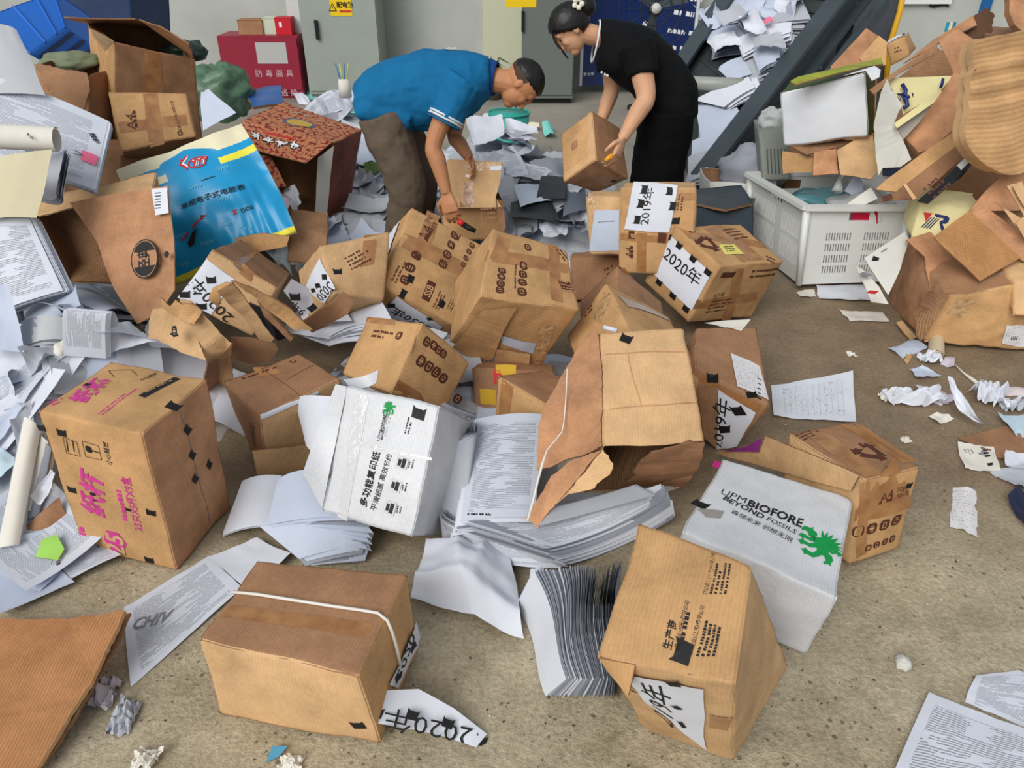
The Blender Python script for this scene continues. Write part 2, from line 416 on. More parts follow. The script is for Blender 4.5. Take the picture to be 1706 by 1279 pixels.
# measured corners of the boxes, in metres
FIT = {
 'pink': {'O': (-1.031, 1.766, 0.526), 'A': (-1.364, 1.853, 0.545), 'B': (-0.950, 2.068, 0.524), 'C': (-1.054, 1.771, 0.002), 'AB': (-1.287, 2.153, 0.541), 'AC': (-1.386, 1.854, 0.015), 'BC': (-0.981, 2.075, 0.002), 'ABC': (-1.311, 2.158, 0.017)},
 'strap': {'O': (-0.351, 1.156, 0.277), 'A': (-0.750, 1.267, 0.273), 'B': (-0.274, 1.454, 0.296), 'C': (-0.324, 1.160, 0.020), 'AB': (-0.694, 1.546, 0.262), 'AC': (-0.757, 1.261, -0.002), 'BC': (-0.261, 1.448, 0.022), 'ABC': (-0.678, 1.550, 0.003)},
 'maker': {'O': (0.415, 0.936, 0.542), 'A': (0.175, 1.041, 0.483), 'B': (0.484, 1.151, 0.635), 'C': (0.525, 1.103, 0.043), 'AB': (0.278, 1.285, 0.625), 'AC': (0.337, 1.216, 0.000), 'BC': (0.704, 1.311, 0.126), 'ABC': (0.442, 1.440, 0.108)},
 'bioR': {'O': (0.839, 1.431, 0.239), 'A': (0.476, 1.629, 0.291), 'B': (1.024, 1.801, 0.263), 'C': (0.819, 1.451, 0.000), 'AB': (0.674, 1.980, 0.285), 'AC': (0.460, 1.640, 0.039), 'BC': (1.010, 1.811, 0.009), 'ABC': (0.651, 2.001, 0.048)},
 'a4R': {'O': (1.035, 1.790, 0.344), 'A': (0.905, 2.073, 0.315), 'B': (1.236, 1.871, 0.334), 'C': (1.043, 1.757, 0.036), 'AB': (1.145, 2.154, 0.306), 'AC': (0.922, 2.041, 0.007), 'BC': (1.237, 1.841, 0.030), 'ABC': (1.132, 2.123, -0.000)},
 'torn': {'O': (0.270, 1.858, 0.419), 'A': (0.574, 1.877, 0.425), 'B': (0.282, 2.204, 0.616), 'C': (0.237, 2.038, 0.093), 'AB': (0.555, 2.225, 0.627), 'AC': (0.584, 2.062, 0.108), 'BC': (0.247, 2.391, 0.301), 'ABC': (0.554, 2.405, 0.299)},
 'a4tilt': {'O': (-0.538, 2.986, 0.432), 'A': (-0.240, 3.024, 0.230), 'B': (-0.448, 3.354, 0.657), 'C': (-0.658, 3.085, 0.262), 'AB': (-0.140, 3.398, 0.462), 'AC': (-0.321, 3.143, 0.092), 'BC': (-0.558, 3.479, 0.529), 'ABC': (-0.243, 3.517, 0.325)},
 'a4mid': {'O': (-0.108, 2.593, 0.567), 'A': (0.261, 2.684, 0.470), 'B': (-0.083, 2.903, 0.722), 'C': (-0.249, 2.746, 0.296), 'AB': (0.228, 2.975, 0.594), 'AC': (0.101, 2.798, 0.135), 'BC': (-0.246, 3.040, 0.424), 'ABC': (0.096, 3.108, 0.291)},
 'icons': {'O': (-0.316, 2.438, 0.538), 'A': (-0.553, 2.653, 0.454), 'B': (-0.159, 2.533, 0.322), 'C': (-0.424, 2.276, 0.345), 'AB': (-0.387, 2.767, 0.268), 'AC': (-0.646, 2.509, 0.290), 'BC': (-0.248, 2.406, 0.185), 'ABC': (-0.480, 2.621, 0.100)},
 'small': {'O': (-0.869, 2.216, 0.290), 'A': (-1.055, 2.409, 0.314), 'B': (-0.629, 2.433, 0.313), 'C': (-0.895, 2.241, 0.012), 'AB': (-0.826, 2.613, 0.315), 'AC': (-1.008, 2.407, -0.009), 'BC': (-0.638, 2.445, 0.014), 'ABC': (-0.802, 2.627, 0.018)},
 'bioL': {'O': (-0.217, 1.964, 0.490), 'A': (-0.524, 2.089, 0.487), 'B': (-0.126, 2.158, 0.308), 'C': (-0.302, 1.728, 0.183), 'AB': (-0.430, 2.283, 0.305), 'AC': (-0.591, 1.850, 0.177), 'BC': (-0.225, 1.925, 0.007), 'ABC': (-0.517, 2.047, 0.000)},
 'nianL': {'O': (-1.004, 3.031, 0.407), 'A': (-1.251, 3.048, 0.576), 'B': (-1.073, 3.449, 0.300), 'C': (-1.126, 2.962, 0.211), 'AB': (-1.278, 3.463, 0.464), 'AC': (-1.407, 2.980, 0.382), 'BC': (-1.194, 3.379, 0.100), 'ABC': (-1.438, 3.395, 0.269)},
 'mid2': {'O': (-0.772, 2.935, 0.633), 'A': (-0.933, 3.133, 0.447), 'B': (-0.512, 3.101, 0.636), 'C': (-0.706, 2.804, 0.482), 'AB': (-0.704, 3.272, 0.405), 'AC': (-0.878, 2.986, 0.271), 'BC': (-0.532, 2.920, 0.402), 'ABC': (-0.655, 3.120, 0.220)},
 'b2019': {'O': (0.517, 3.619, 0.667), 'A': (0.857, 3.547, 0.686), 'B': (0.568, 3.861, 0.622), 'C': (0.531, 3.539, 0.262), 'AB': (0.912, 3.788, 0.641), 'AC': (0.882, 3.472, 0.290), 'BC': (0.582, 3.781, 0.219), 'ABC': (0.927, 3.713, 0.244)},
 'bside': {'O': (0.362, 3.671, 0.604), 'A': (0.583, 3.629, 0.617), 'B': (0.406, 3.883, 0.570), 'C': (0.387, 3.622, 0.327), 'AB': (0.623, 3.841, 0.582), 'AC': (0.599, 3.582, 0.342), 'BC': (0.421, 3.834, 0.291), 'ABC': (0.638, 3.796, 0.309)},
 'b2020': {'O': (0.939, 3.244, 0.418), 'A': (0.773, 3.516, 0.510), 'B': (1.322, 3.518, 0.331), 'C': (0.838, 3.292, 0.114), 'AB': (1.166, 3.791, 0.426), 'AC': (0.661, 3.566, 0.212), 'BC': (1.228, 3.557, 0.013), 'ABC': (1.058, 3.835, 0.117)},
 'apex': {'O': (0.382, 2.885, 0.495), 'A': (0.233, 2.882, 0.253), 'B': (0.664, 2.929, 0.320), 'C': (0.439, 2.401, 0.467), 'AB': (0.514, 2.925, 0.078), 'AC': (0.290, 2.398, 0.225), 'BC': (0.721, 2.445, 0.292), 'ABC': (0.572, 2.441, 0.050)},
 'nianR': {'O': (0.940, 2.371, 0.232), 'A': (0.671, 2.447, 0.350), 'B': (1.016, 2.850, 0.312), 'C': (0.856, 2.412, -0.003), 'AB': (0.764, 2.853, 0.310), 'AC': (0.606, 2.458, 0.065), 'BC': (0.950, 2.853, 0.014), 'ABC': (0.693, 2.901, 0.085)},
 'woman': {'O': (0.453, 4.145, 0.662), 'A': (0.287, 4.245, 0.510), 'B': (0.437, 4.376, 0.863), 'C': (0.648, 4.260, 0.526), 'AB': (0.276, 4.479, 0.717), 'AC': (0.482, 4.378, 0.405), 'BC': (0.612, 4.502, 0.745), 'ABC': (0.459, 4.607, 0.602)},
 'pattern': {'O': (-1.032, 4.488, 0.664), 'A': (-1.559, 4.587, 0.766), 'B': (-0.937, 4.932, 0.638), 'C': (-1.141, 4.500, 0.141), 'AB': (-1.437, 5.057, 0.782), 'AC': (-1.669, 4.606, 0.254), 'BC': (-1.075, 4.942, 0.111), 'ABC': (-1.574, 5.059, 0.242)},
 'crate': {'O': (1.554, 3.947, 0.464), 'A': (1.459, 4.671, 0.430), 'B': (2.118, 3.992, 0.449), 'C': (1.585, 3.924, 0.033), 'AB': (2.093, 4.721, 0.423), 'AC': (1.491, 4.648, 0.000), 'BC': (2.135, 3.976, 0.031), 'ABC': (2.070, 4.702, 0.002)},
 'green': {'O': (1.781, 4.134, 1.098), 'A': (1.437, 4.321, 0.966), 'B': (1.934, 4.385, 1.097), 'C': (1.849, 4.088, 0.798), 'AB': (1.569, 4.586, 0.989), 'AC': (1.490, 4.293, 0.696), 'BC': (1.985, 4.315, 0.758), 'ABC': (1.635, 4.531, 0.674)},
 'tall': {'O': (-2.127, 4.463, 1.200), 'A': (-2.488, 4.954, 1.243), 'B': (-1.804, 4.694, 1.080), 'C': (-2.281, 4.431, 0.501), 'AB': (-2.126, 5.212, 1.168), 'AC': (-2.613, 4.946, 0.584), 'BC': (-1.875, 4.719, 0.475), 'ABC': (-2.249, 5.206, 0.513)},
 'bunder': {'O': (0.306, 3.800, 0.237), 'A': (0.583, 3.765, 0.267), 'B': (0.336, 3.993, 0.195), 'C': (0.327, 3.751, 0.018), 'AB': (0.611, 3.958, 0.227), 'AC': (0.599, 3.716, 0.051), 'BC': (0.355, 3.944, -0.022), 'ABC': (0.629, 3.909, 0.010)},
 'redbox': {'O': (-0.155, 2.620, 0.252), 'A': (0.169, 2.597, 0.243), 'B': (-0.134, 2.826, 0.169), 'C': (-0.150, 2.551, 0.077), 'AB': (0.173, 2.802, 0.159), 'AC': (0.140, 2.526, 0.065), 'BC': (-0.145, 2.756, -0.006), 'ABC': (0.162, 2.732, -0.017)},
 'smalldark': {'O': (-0.053, 2.430, 0.325), 'A': (0.117, 2.261, 0.307), 'B': (0.122, 2.606, 0.246), 'C': (-0.065, 2.381, 0.157), 'AB': (0.289, 2.456, 0.260), 'AC': (0.102, 2.248, 0.199), 'BC': (0.106, 2.577, 0.111), 'ABC': (0.273, 2.426, 0.124)},
 'apexback': {'O': (0.314, 3.199, 0.273), 'A': (0.526, 3.194, 0.101), 'B': (0.462, 3.168, 0.455), 'C': (0.292, 2.968, 0.252), 'AB': (0.674, 3.163, 0.283), 'AC': (0.504, 2.963, 0.080), 'BC': (0.440, 2.937, 0.435), 'ABC': (0.652, 2.932, 0.263)},
 'tallA4': {'O': (-1.972, 3.942, 0.755), 'A': (-1.651, 4.116, 0.791), 'B': (-2.030, 4.073, 1.017), 'C': (-2.043, 4.094, 0.660), 'AB': (-1.692, 4.207, 0.987), 'AC': (-1.712, 4.271, 0.701), 'BC': (-2.102, 4.215, 0.903), 'ABC': (-1.772, 4.373, 0.913)},
 'mansbox': {'O': (-0.397, 4.198, 0.378), 'A': (-0.051, 4.241, 0.392), 'B': (-0.424, 4.468, 0.381), 'C': (-0.382, 4.202, 0.179), 'AB': (-0.082, 4.508, 0.390), 'AC': (-0.045, 4.240, 0.183), 'BC': (-0.418, 4.469, 0.176), 'ABC': (-0.077, 4.509, 0.185)},
 'openlow': {'O': (1.963, 3.262, 0.030), 'A': (2.464, 3.191, 0.009), 'B': (2.030, 3.794, -0.013), 'C': (2.007, 3.235, 0.286), 'AB': (2.477, 3.757, 0.023), 'AC': (2.358, 3.216, 0.354), 'BC': (2.060, 3.815, 0.324), 'ABC': (2.460, 3.761, 0.333)},
 'rsmall': {'O': (2.300, 4.898, 1.169), 'A': (2.221, 4.958, 1.122), 'B': (2.392, 5.067, 1.182), 'C': (2.341, 4.877, 1.070), 'AB': (2.306, 5.121, 1.125), 'AC': (2.269, 4.929, 1.010), 'BC': (2.457, 5.053, 1.093), 'ABC': (2.365, 5.101, 1.028)},
}


# ------------------------------------------------------------------ placing print by where the photograph shows it
def _proj(p):
    d = Vector(p) - _CP; z = d.dot(_FW)
    return 853 + FPX * d.x / z, 639.5 - FPX * d.dot(_UP) / z
def uvpx(f, px, py):
    u = v = .5
    if f.la == 1. and f.lb == 1.: u = v = .1
    for _ in range(12):
        x, y = _proj(f.S(u, v, 0.)); h = .01
        xu, yu = _proj(f.S(u + h, v, 0.)); xv, yv = _proj(f.S(u, v + h, 0.))
        a, b, c, d = (xu - x) / h, (xv - x) / h, (yu - y) / h, (yv - y) / h
        det = a * d - b * c
        if abs(det) < 1e-9: break
        ex, ey = px - x, py - y
        du, dv = (d * ex - b * ey) / det, (a * ey - c * ex) / det
        u += max(-.5, min(.5, du)); v += max(-.5, min(.5, dv))
    return u, v
def right_of(f, p0, p1):
    u0, v0 = uvpx(f, *p0); u1, v1 = uvpx(f, *p1)
    return (u0 + u1) / 2, (v0 + v1) / 2, ((u1 - u0) * f.la, (v1 - v0) * f.lb)
def ptext(f, mb, t, p0, p1, mat=None, lift=.0016, bold=0.0, h=1.0):
    u, v, r = right_of(f, p0, p1); vs, fs = text_mesh(t, bold)
    w = max(x for x, y in vs) - min(x for x, y in vs); s = math.hypot(*r) / w
    g = f.mapper(u, v, r, lift); mb.add([g(x * s, y * s * h) for x, y in vs], fs, mat or INK)
def pbar(f, mb, p0, p1, h, mat=None, lift=.0013):
    u, v, r = right_of(f, p0, p1); f.rect(mb, u, v, math.hypot(*r), h, r, mat or INK_BR, lift)
def plines(f, mb, p0, p1, rows, h, mat=None, seed=0, lift=.0014, gap=2.1):
    """rows of print too small to read, from p0 to p1, each further row below"""
    u, v, r = right_of(f, p0, p1); L = math.hypot(*r); g = f.mapper(u, v, r, lift); rn = random.Random(seed)
    for k in range(rows):
        x = -L / 2; y = -k * h * gap; end = L / 2 * rn.uniform(.3, 1)
        while x < end:
            w = rn.uniform(.5, 1.1) * h
            mb.add([g(x, y), g(x + w, y), g(x + w, y + h * rn.uniform(.6, 1)), g(x, y + h)], [(0, 1, 2, 3)], mat or INK_BR)
            x += w + h * rn.choice((.2, .25, .3, .9))
def picon(f, mb, px, py, d, p1=None, mat=None, glyph=0, paper=None):
    u, v = uvpx(f, px, py); r = (1, 0)
    if p1: _, _, r = right_of(f, (px, py), (px + p1[0], py + p1[1]))
    f.icon(mb, u, v, d, r, mat, glyph, paper)
def ptab(f, mb, px, py, d=.035, dirn=(10, 0), lift=.0024):
    u, v = uvpx(f, px, py); _, _, r = right_of(f, (px, py), (px + dirn[0], py + dirn[1])); f.tab(mb, u, v, d, r, lift)
def patch_face(f, quad, lift=.003, bow=0.0, curl=0.0):
    """four pixels: top-left, top-right, bottom-right, bottom-left in reading order"""
    c = [uvpx(f, *p) for p in quad]; c = [Vector((a, b, 0)) for a, b in c]
    tl, tr, br, bl = c
    def S(s, t, l=0.):
        p = bil((bl, br, tr, tl), s, t)
        return f.S(p.x, p.y, lift + l + bow * 4 * s * (1 - s) + curl * s * s)
    w = (S(1, .5) - S(0, .5)).length; h = (S(.5, 1) - S(.5, 0)).length
    g = Face(S, w, h, 1); g.n = f.n; return g
def sheet_part(f, t, quad, name='year_sheet', mat=None, lift=.003, deco=None, bow=0.0, curl=0.0, tabs=(), tabd=.035, text=None, tp=None, bold=.006, ink=None, label=None, th=.9):
    g = patch_face(f, quad, lift, bow, curl); mb = MB()
    mb.grid(lambda u, v: g.S(u, v, 0.), 10, 8, mat or PAPER, uvfn=lambda u, v: (u, 1 - v))
    if text: ptext(g, mb, text, tp[0], tp[1], ink or INK, .0012, bold, th)
    for p in tabs: ptab(g, mb, p[0], p[1], tabd, p[2] if len(p) > 2 else (10, 0))
    if deco: deco(g, mb)
    o = mb.build(name, t)
    if label: o['label'] = label
    return g
def tape_part(f, t, quad, mat=None, name='tape_strip', lift=.0011):
    g = patch_face(f, quad, lift); mb = MB()
    mb.grid(lambda u, v: g.S(u, v, 0.), max(3, int(g.la / .03)), max(2, int(g.lb / .03)), mat or TAPE)
    return mb.build(name, t)

# ------------------------------------------------------------------ cardboard boxes
def FIT_V(key): return {k: Vector(p) for k, p in FIT[key].items()}
def box_thing(key, name, label, mat, seed=0, group=None, cat='box', skip=(), mats=None, prints=None, amp=.006, bulge=.008, inner=False):
    c = Carton(FIT[key], seed, amp, bulge=bulge)
    zs = min(c.c.values(), key=lambda p: p.z); t = thing(name, label, cat, V(c.mid.x, c.mid.y, zs.z), group)
    mb = MB(); c.shell(mb, mat, skip, mats=mats)
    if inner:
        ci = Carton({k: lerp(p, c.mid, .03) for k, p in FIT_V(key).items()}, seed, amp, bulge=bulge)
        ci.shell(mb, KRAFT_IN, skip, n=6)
    if prints: prints(c, mb, t)
    o = mb.build('body', t); weld(o, .0008)
    return c, t
def recycle(f, mb, px, py, r, mat=None):
    u, v = uvpx(f, px, py); g = f.mapper(u, v, (1, 0), .0014)
    for k in range(3):
        a = k * 2 * math.pi / 3; ca, sa = math.cos(a), math.sin(a)
        P = [(-.62, -.62), (.35, -.62), (.35, -.82), (.8, -.45), (.35, -.1), (.35, -.28), (-.42, -.28)]
        mb.add([g((x * ca - y * sa) * r, (x * sa + y * ca) * r) for x, y in P], [list(range(7))], mat or INK_BR)
def griffin(f, mb, px, py, r, dirn):
    """the green heraldic beast printed on the white cartons"""
    u, v = uvpx(f, px, py); _, _, rr = right_of(f, (px, py), (px + dirn[0], py + dirn[1])); g = f.mapper(u, v, rr, .0016)
    def poly(P): mb.add([g(x * r, y * r) for x, y in P], [list(range(len(P)))], INK_GN)
    poly([(-.38, .22), (-.1, .42), (.2, .38), (.34, .1), (.36, -.3), (.1, -.52), (-.14, -.42), (-.2, -.1)])          # body
    poly([(-.38, .22), (-.2, .44), (-.22, .66), (-.4, .8), (-.36, .96), (-.52, .84), (-.78, .86), (-.96, .66), (-.9, .52), (-.74, .6), (-.62, .5), (-.58, .3)])  # head, beak, ear
    for k in range(8):                                                                              # wing
        a = math.radians(96 - k * 15); L = 1.08 - .05 * abs(k - 3); wd = .085
        poly([(.0, .0), (.1 + L * .7 * math.cos(a + wd), .05 + L * .7 * math.sin(a + wd)), (.1 + L * math.cos(a), .05 + L * math.sin(a)), (.1 + L * .74 * math.cos(a - wd * 1.3), .05 + L * .74 * math.sin(a - wd * 1.3)), (.24, -.1)])
    poly([(-.3, .28), (-.56, .2), (-.72, .3), (-.94, .34), (-.98, .22), (-1.06, .14), (-.9, .1), (-.84, -.02), (-.74, .08), (-.5, .0), (-.22, .0)])       # upper foreleg
    poly([(-.22, .02), (-.5, -.14), (-.7, -.1), (-.84, .0), (-.9, -.12), (-1.02, -.16), (-.92, -.26), (-.86, -.38), (-.72, -.28), (-.48, -.34), (-.1, -.2)])
    poly([(-.12, -.3), (-.3, -.56), (-.52, -.56), (-.66, -.46), (-.74, -.58), (-.86, -.64), (-.74, -.74), (-.7, -.86), (-.54, -.78), (-.3, -.82), (-.06, -.66), (.12, -.46)])  # hind legs
    poly([(.02, -.42), (.3, -.3), (.5, -.46), (.56, -.7), (.46, -.86), (.5, -1.0), (.34, -.94), (.16, -1.0), (.14, -.88), (.26, -.78), (.2, -.6)])
    poly([(.28, -.2), (.5, -.34), (.68, -.22), (.78, -.36), (.9, -.2), (1.0, -.1), (.84, -.06), (.7, -.1), (.5, -.16), (.34, -.04)])    # tail

def pr_pink(c, mb, t):
    f = c.face('AC')
    ptext(f, mb, '纸杯', (160, 858), (154, 786), INK_PK, bold=.022)
    ptext(f, mb, '小心轻放', (184, 774), (176, 735), INK, bold=.01)
    ptext(f, mb, '25只X5杯X9盒', (232, 884), (210, 794), INK_PK, bold=.01)
    plines(f, mb, (212, 868), (198, 800), 1, .016, INK_PK, 7)
    u, v = uvpx(f, 192, 902); hx = [(.05 * math.cos(math.pi / 3 * k + .5), .042 * math.sin(math.pi / 3 * k + .5)) for k in range(6)]
    f.poly(mb, u, v, hx, (0, -1), INK_PK); ptext(f, mb, '25', (197, 920), (193, 890), KRAFT_L, .0024, .02)
    plines(f, mb, (148, 908), (138, 876), 1, .022, INK_PK, 9)
    for p, q in (((105, 728), (134, 760)), ((137, 734), (170, 766))):
        for e in (((p[0], p[1]), (q[0] - 6, p[1] + 8)), ((q[0] - 6, p[1] + 8), (q[0], q[1])), ((q[0], q[1]), (p[0] + 6, q[1] - 6)), ((p[0] + 6, q[1] - 6), p)):
            pbar(f, mb, e[0], e[1], .0018, INK)
    for x in (114, 124): pbar(f, mb, (x, 752), (x - 3, 733), .003, INK)
    picon(f, mb, 148, 748, .026, (8, 2), INK, 1, INK)
    pbar(f, mb, (154, 750), (166, 754), .004, INK)
    for x, y in ((103, 720), (70, 711), (120, 815), (252, 853), (160, 911), (249, 932)): ptab(f, mb, x, y, .035, (8, 2))
    for x, y in ((155, 822), (214, 848)): ptab(f, mb, x, y, .02, (8, 2))
    f = c.face('AB')
    ptext(f, mb, '纸杯', (130, 670), (176, 630), INK_PK, bold=.03)
    ptext(f, mb, '小心轻放', (234, 634), (262, 622), INK, bold=.01)
    plines(f, mb, (165, 690), (225, 645), 2, .006, INK_PK, 3)
    plines(f, mb, (80, 672), (100, 662), 3, .007, INK_PK, 4)
    pbar(f, mb, (236, 661), (296, 630), .026, INK, .0016); plines(f, mb, (244, 655), (292, 632), 1, .008, KRAFT, 5, .0024)
    for e in (((181, 618), (219, 616)), ((219, 616), (228, 625)), ((181, 618), (190, 628))): pbar(f, mb, e[0], e[1], .002, INK)
    ptab(f, mb, 146, 641, .025, (8, 2)); ptab(f, mb, 290, 677, .05, (10, 4))
    f = c.face('BC')
    for x, y in ((312, 715), (320, 757), (325, 797), (348, 773)): ptab(f, mb, x, y, .036, (6, 6))
    for e in (((292, 676), (312, 715)), ((312, 715), (320, 757)), ((320, 757), (334, 810)), ((334, 810), (350, 880))): pbar(f, mb, e[0], e[1], .0025, INK_GY)
box_thing('pink', 'cardboard_box', 'tall tan carton printed with bright pink paper-cup characters, standing at the left', KRAFT, 1, prints=pr_pink, mats={'AB': KRAFT, 'BC': KRAFT_P})  # darker board on the right face puts that side's shade into the colour

def pr_strap(c, mb, t):
    f = c.face('AC'); ptab(f, mb, 597, 1207, .04)
    g = c.face('AB'); s = MB(); h = c.face('BC')
    P = [g.S(*uvpx(g, x, y), .007) for x, y in ((389, 989), (430, 993), (480, 1001), (550, 1012), (600, 1019), (630, 1024))]
    P += [(P[-1] + h.S(*uvpx(h, 646, 1046), .009)) / 2 + V(.008, -.004, .006)] + [h.S(*uvpx(h, x, y), .009) for x, y in ((648, 1052), (656, 1080), (662, 1108))]
    s.tube(P, .0042, plain('white_plastic_strap', (226, 222, 214), .5), 6); s.build('strap', t)
    def d(g_, m): pass
    sheet_part(h, t, [(660, 1146), (697, 1062), (690, 1034), (645, 1140)], text='2020', tp=((662, 1132), (688, 1056)), tabs=((664, 1128, (6, -10)), (688, 1078, (6, -10))), tabd=.04, lift=.006)
    tape_part(g, t, [(385, 1008), (636, 1044), (624, 1068), (368, 1026)], TAPE)
box_thing('strap', 'cardboard_box', 'brown carton bound with a white strap, lowest and nearest box in the middle', KRAFT, 2, prints=pr_strap, mats={'AB': KRAFT_D, 'AC': KRAFT_L})  # darker top and lighter front boards paint in the low front light

def pr_maker(c, mb, t):
    f = c.face('AB')
    ptext(f, mb, '生产商', (1112, 1082), (1123, 1034), INK, bold=.015)
    ptext(f, mb, '浆纸业(控股)有限公司', (1128, 1080), (1146, 1001), INK, bold=.004)
    plines(f, mb, (1136, 1083), (1152, 1015), 1, .008, INK, 2)
    ptext(f, mb, '浆纸业(江苏)有限公司', (1150, 1090), (1172, 1010), INK, bold=.004)
    for i in range(4): plines(f, mb, (1164 + i * 9, 1094), (1181 + i * 8, 1030), 1, .006, INK, 10 + i)
    ptext(f, mb, '□浆纸业(江苏)有限公司', (1175, 990), (1189, 922), INK, bold=.004)
    for i in range(4): plines(f, mb, (1186 + i * 8, 990), (1197 + i * 7, 938), 1, .005, INK, 20 + i)
    ptab(f, mb, 1136, 1087, .05, (3, -10))
    g = c.face('AC')
    sheet_part(g, t, [(1037, 1118), (1173, 1144), (1178, 1246), (1078, 1168)], text='019年', tp=((1110, 1200), (1092, 1140)), th=.62, bold=.0, tabs=((1046, 1125), (1122, 1138), (1127, 1177), (1136, 1205), (1053, 1148)), tabd=.030, lift=.005)
    tape_part(g, t, [(1183, 1189), (1221, 1193), (1212, 1216), (1181, 1211)])
    fl = MB(); h = c.face('AB')
    A, C_ = c.c['A'], c.c['AC']
    q = [c.c['A'], c.c['A'] + (c.c['O'] - c.c['A']) * .28, c.c['A'] + (c.c['O'] - c.c['A']) * .24 + V(0, -.02, -.07), c.c['A'] + V(.02, .01, -.05)]
    panel(fl, q, KRAFT, .006, (6, 4), .004, 3); fl.build('flap', t)
box_thing('maker', 'cardboard_box', 'tipped tan carton with a column of Chinese maker details, front right of the heap', KRAFT_L, 3, prints=pr_maker, mats={'AB': KRAFT}, amp=.008)

def pr_bior(c, mb, t):
    f = c.face('AB')
    ptext(f, mb, 'UPM', (1202, 819), (1243, 835), INK, bold=-.004)
    ptext(f, mb, 'BIOFORE', (1246, 837), (1336, 873), INK, bold=.03, h=1.15)
    ptext(f, mb, 'BEYOND', (1206, 829), (1272, 862), INK, bold=.025); ptext(f, mb, 'FOSSILS', (1278, 864), (1326, 887), INK)
    ptext(f, mb, '森领未来 创想无限', (1219, 852), (1320, 902), INK, bold=.0)
    griffin(f, mb, 1368, 908, .060, (30, 11))
    ptab(f, mb, 1167, 840, .05, (8, 4))
    tear = MB()
    g = patch_face(f, [(1160, 848), (1206, 852), (1200, 864), (1176, 862)], .003); tear.grid(lambda u, v: g.S(u, v, 0), 6, 3, plain('torn_grey_board', (150, 144, 136), .5)); tear.build('torn_patch', t)
    p = MB(); g = patch_face(f, [(1190, 768), (1202, 772), (1196, 782), (1186, 778)], .004); p.grid(lambda u, v: g.S(u, v, 0), 3, 3, plain('magenta_label', (190, 30, 120), .5)); p.build('pink_label', t)
    tape_part(c.face('AC'), t, [(1255, 938), (1300, 955), (1290, 1000), (1250, 990)], TAPE_W)
box_thing('bioR', 'paper_carton', 'white paper carton with large green griffin emblem, lying front right', WHITEB, 4, prints=pr_bior, amp=.010, bulge=.012)

def pr_a4r(c, mb, t):
    f = c.face('BC'); d = (10, -3)
    ptext(f, mb, 'A4', (1466, 831), (1488, 822), INK_BR); pbar(f, mb, (1464, 838), (1486, 831), .010)
    ptext(f, mb, '70g/m²', (1493, 817), (1520, 806), INK_BR); ptext(f, mb, '500张', (1494, 827), (1514, 820), INK_BR)
    for i, (x, y) in enumerate(((1430, 885), (1452, 880), (1473, 874), (1493, 866))): picon(f, mb, x, y, .045, d, glyph=i)
    for i, (x, y) in enumerate(((1446, 912), (1460, 907), (1474, 902), (1486, 897))): picon(f, mb, x, y, .03, d, glyph=i + 1)
    ptab(f, mb, 1514, 808, .03)
    g = c.face('AB'); recycle(g, mb, 1447, 752, .062); plines(g, mb, (1325, 728), (1358, 716), 3, .007, INK_BR, 8)
    plines(g, mb, (1478, 781), (1495, 776), 1, .01, INK_BR, 9)
    tape_part(g, t, [(1400, 708), (1424, 704), (1528, 768), (1505, 772)]); tape_part(g, t, [(1338, 722), (1372, 716), (1470, 790), (1440, 795)])
    tape_part(f, t, [(1425, 850), (1523, 826), (1519, 842), (1423, 868)]); tape_part(f, t, [(1433, 806), (1448, 800), (1442, 930), (1424, 938)])
    fl = MB(); a = c.face('AC')
    P = [a.S(*uvpx(a, x, y), .012) for x, y in ((1281, 724), (1438, 790), (1424, 816), (1360, 800), (1290, 778), (1196, 754), (1205, 748), (1270, 752))]
    slab(fl, P, KRAFT_L, .005, KRAFT_IN, .0015, 4, amp=.004); fl.build('flap', t)
    pl = MB(); P = [a.S(*uvpx(a, x, y), .02) for x, y in ((1278, 727), (1272, 750), (1212, 750), (1250, 742))]
    slab(pl, P, plain('purple_paper', (140, 50, 130), .6), .002); pl.build('purple_liner', t)
box_thing('a4R', 'paper_carton', 'taped brown A4 paper carton with a recycling emblem, behind the white one at right', KRAFT, 5, prints=pr_a4r, mats={'AB': KRAFT_D, 'AC': KRAFT_L}, group='brown A4 paper cartons')

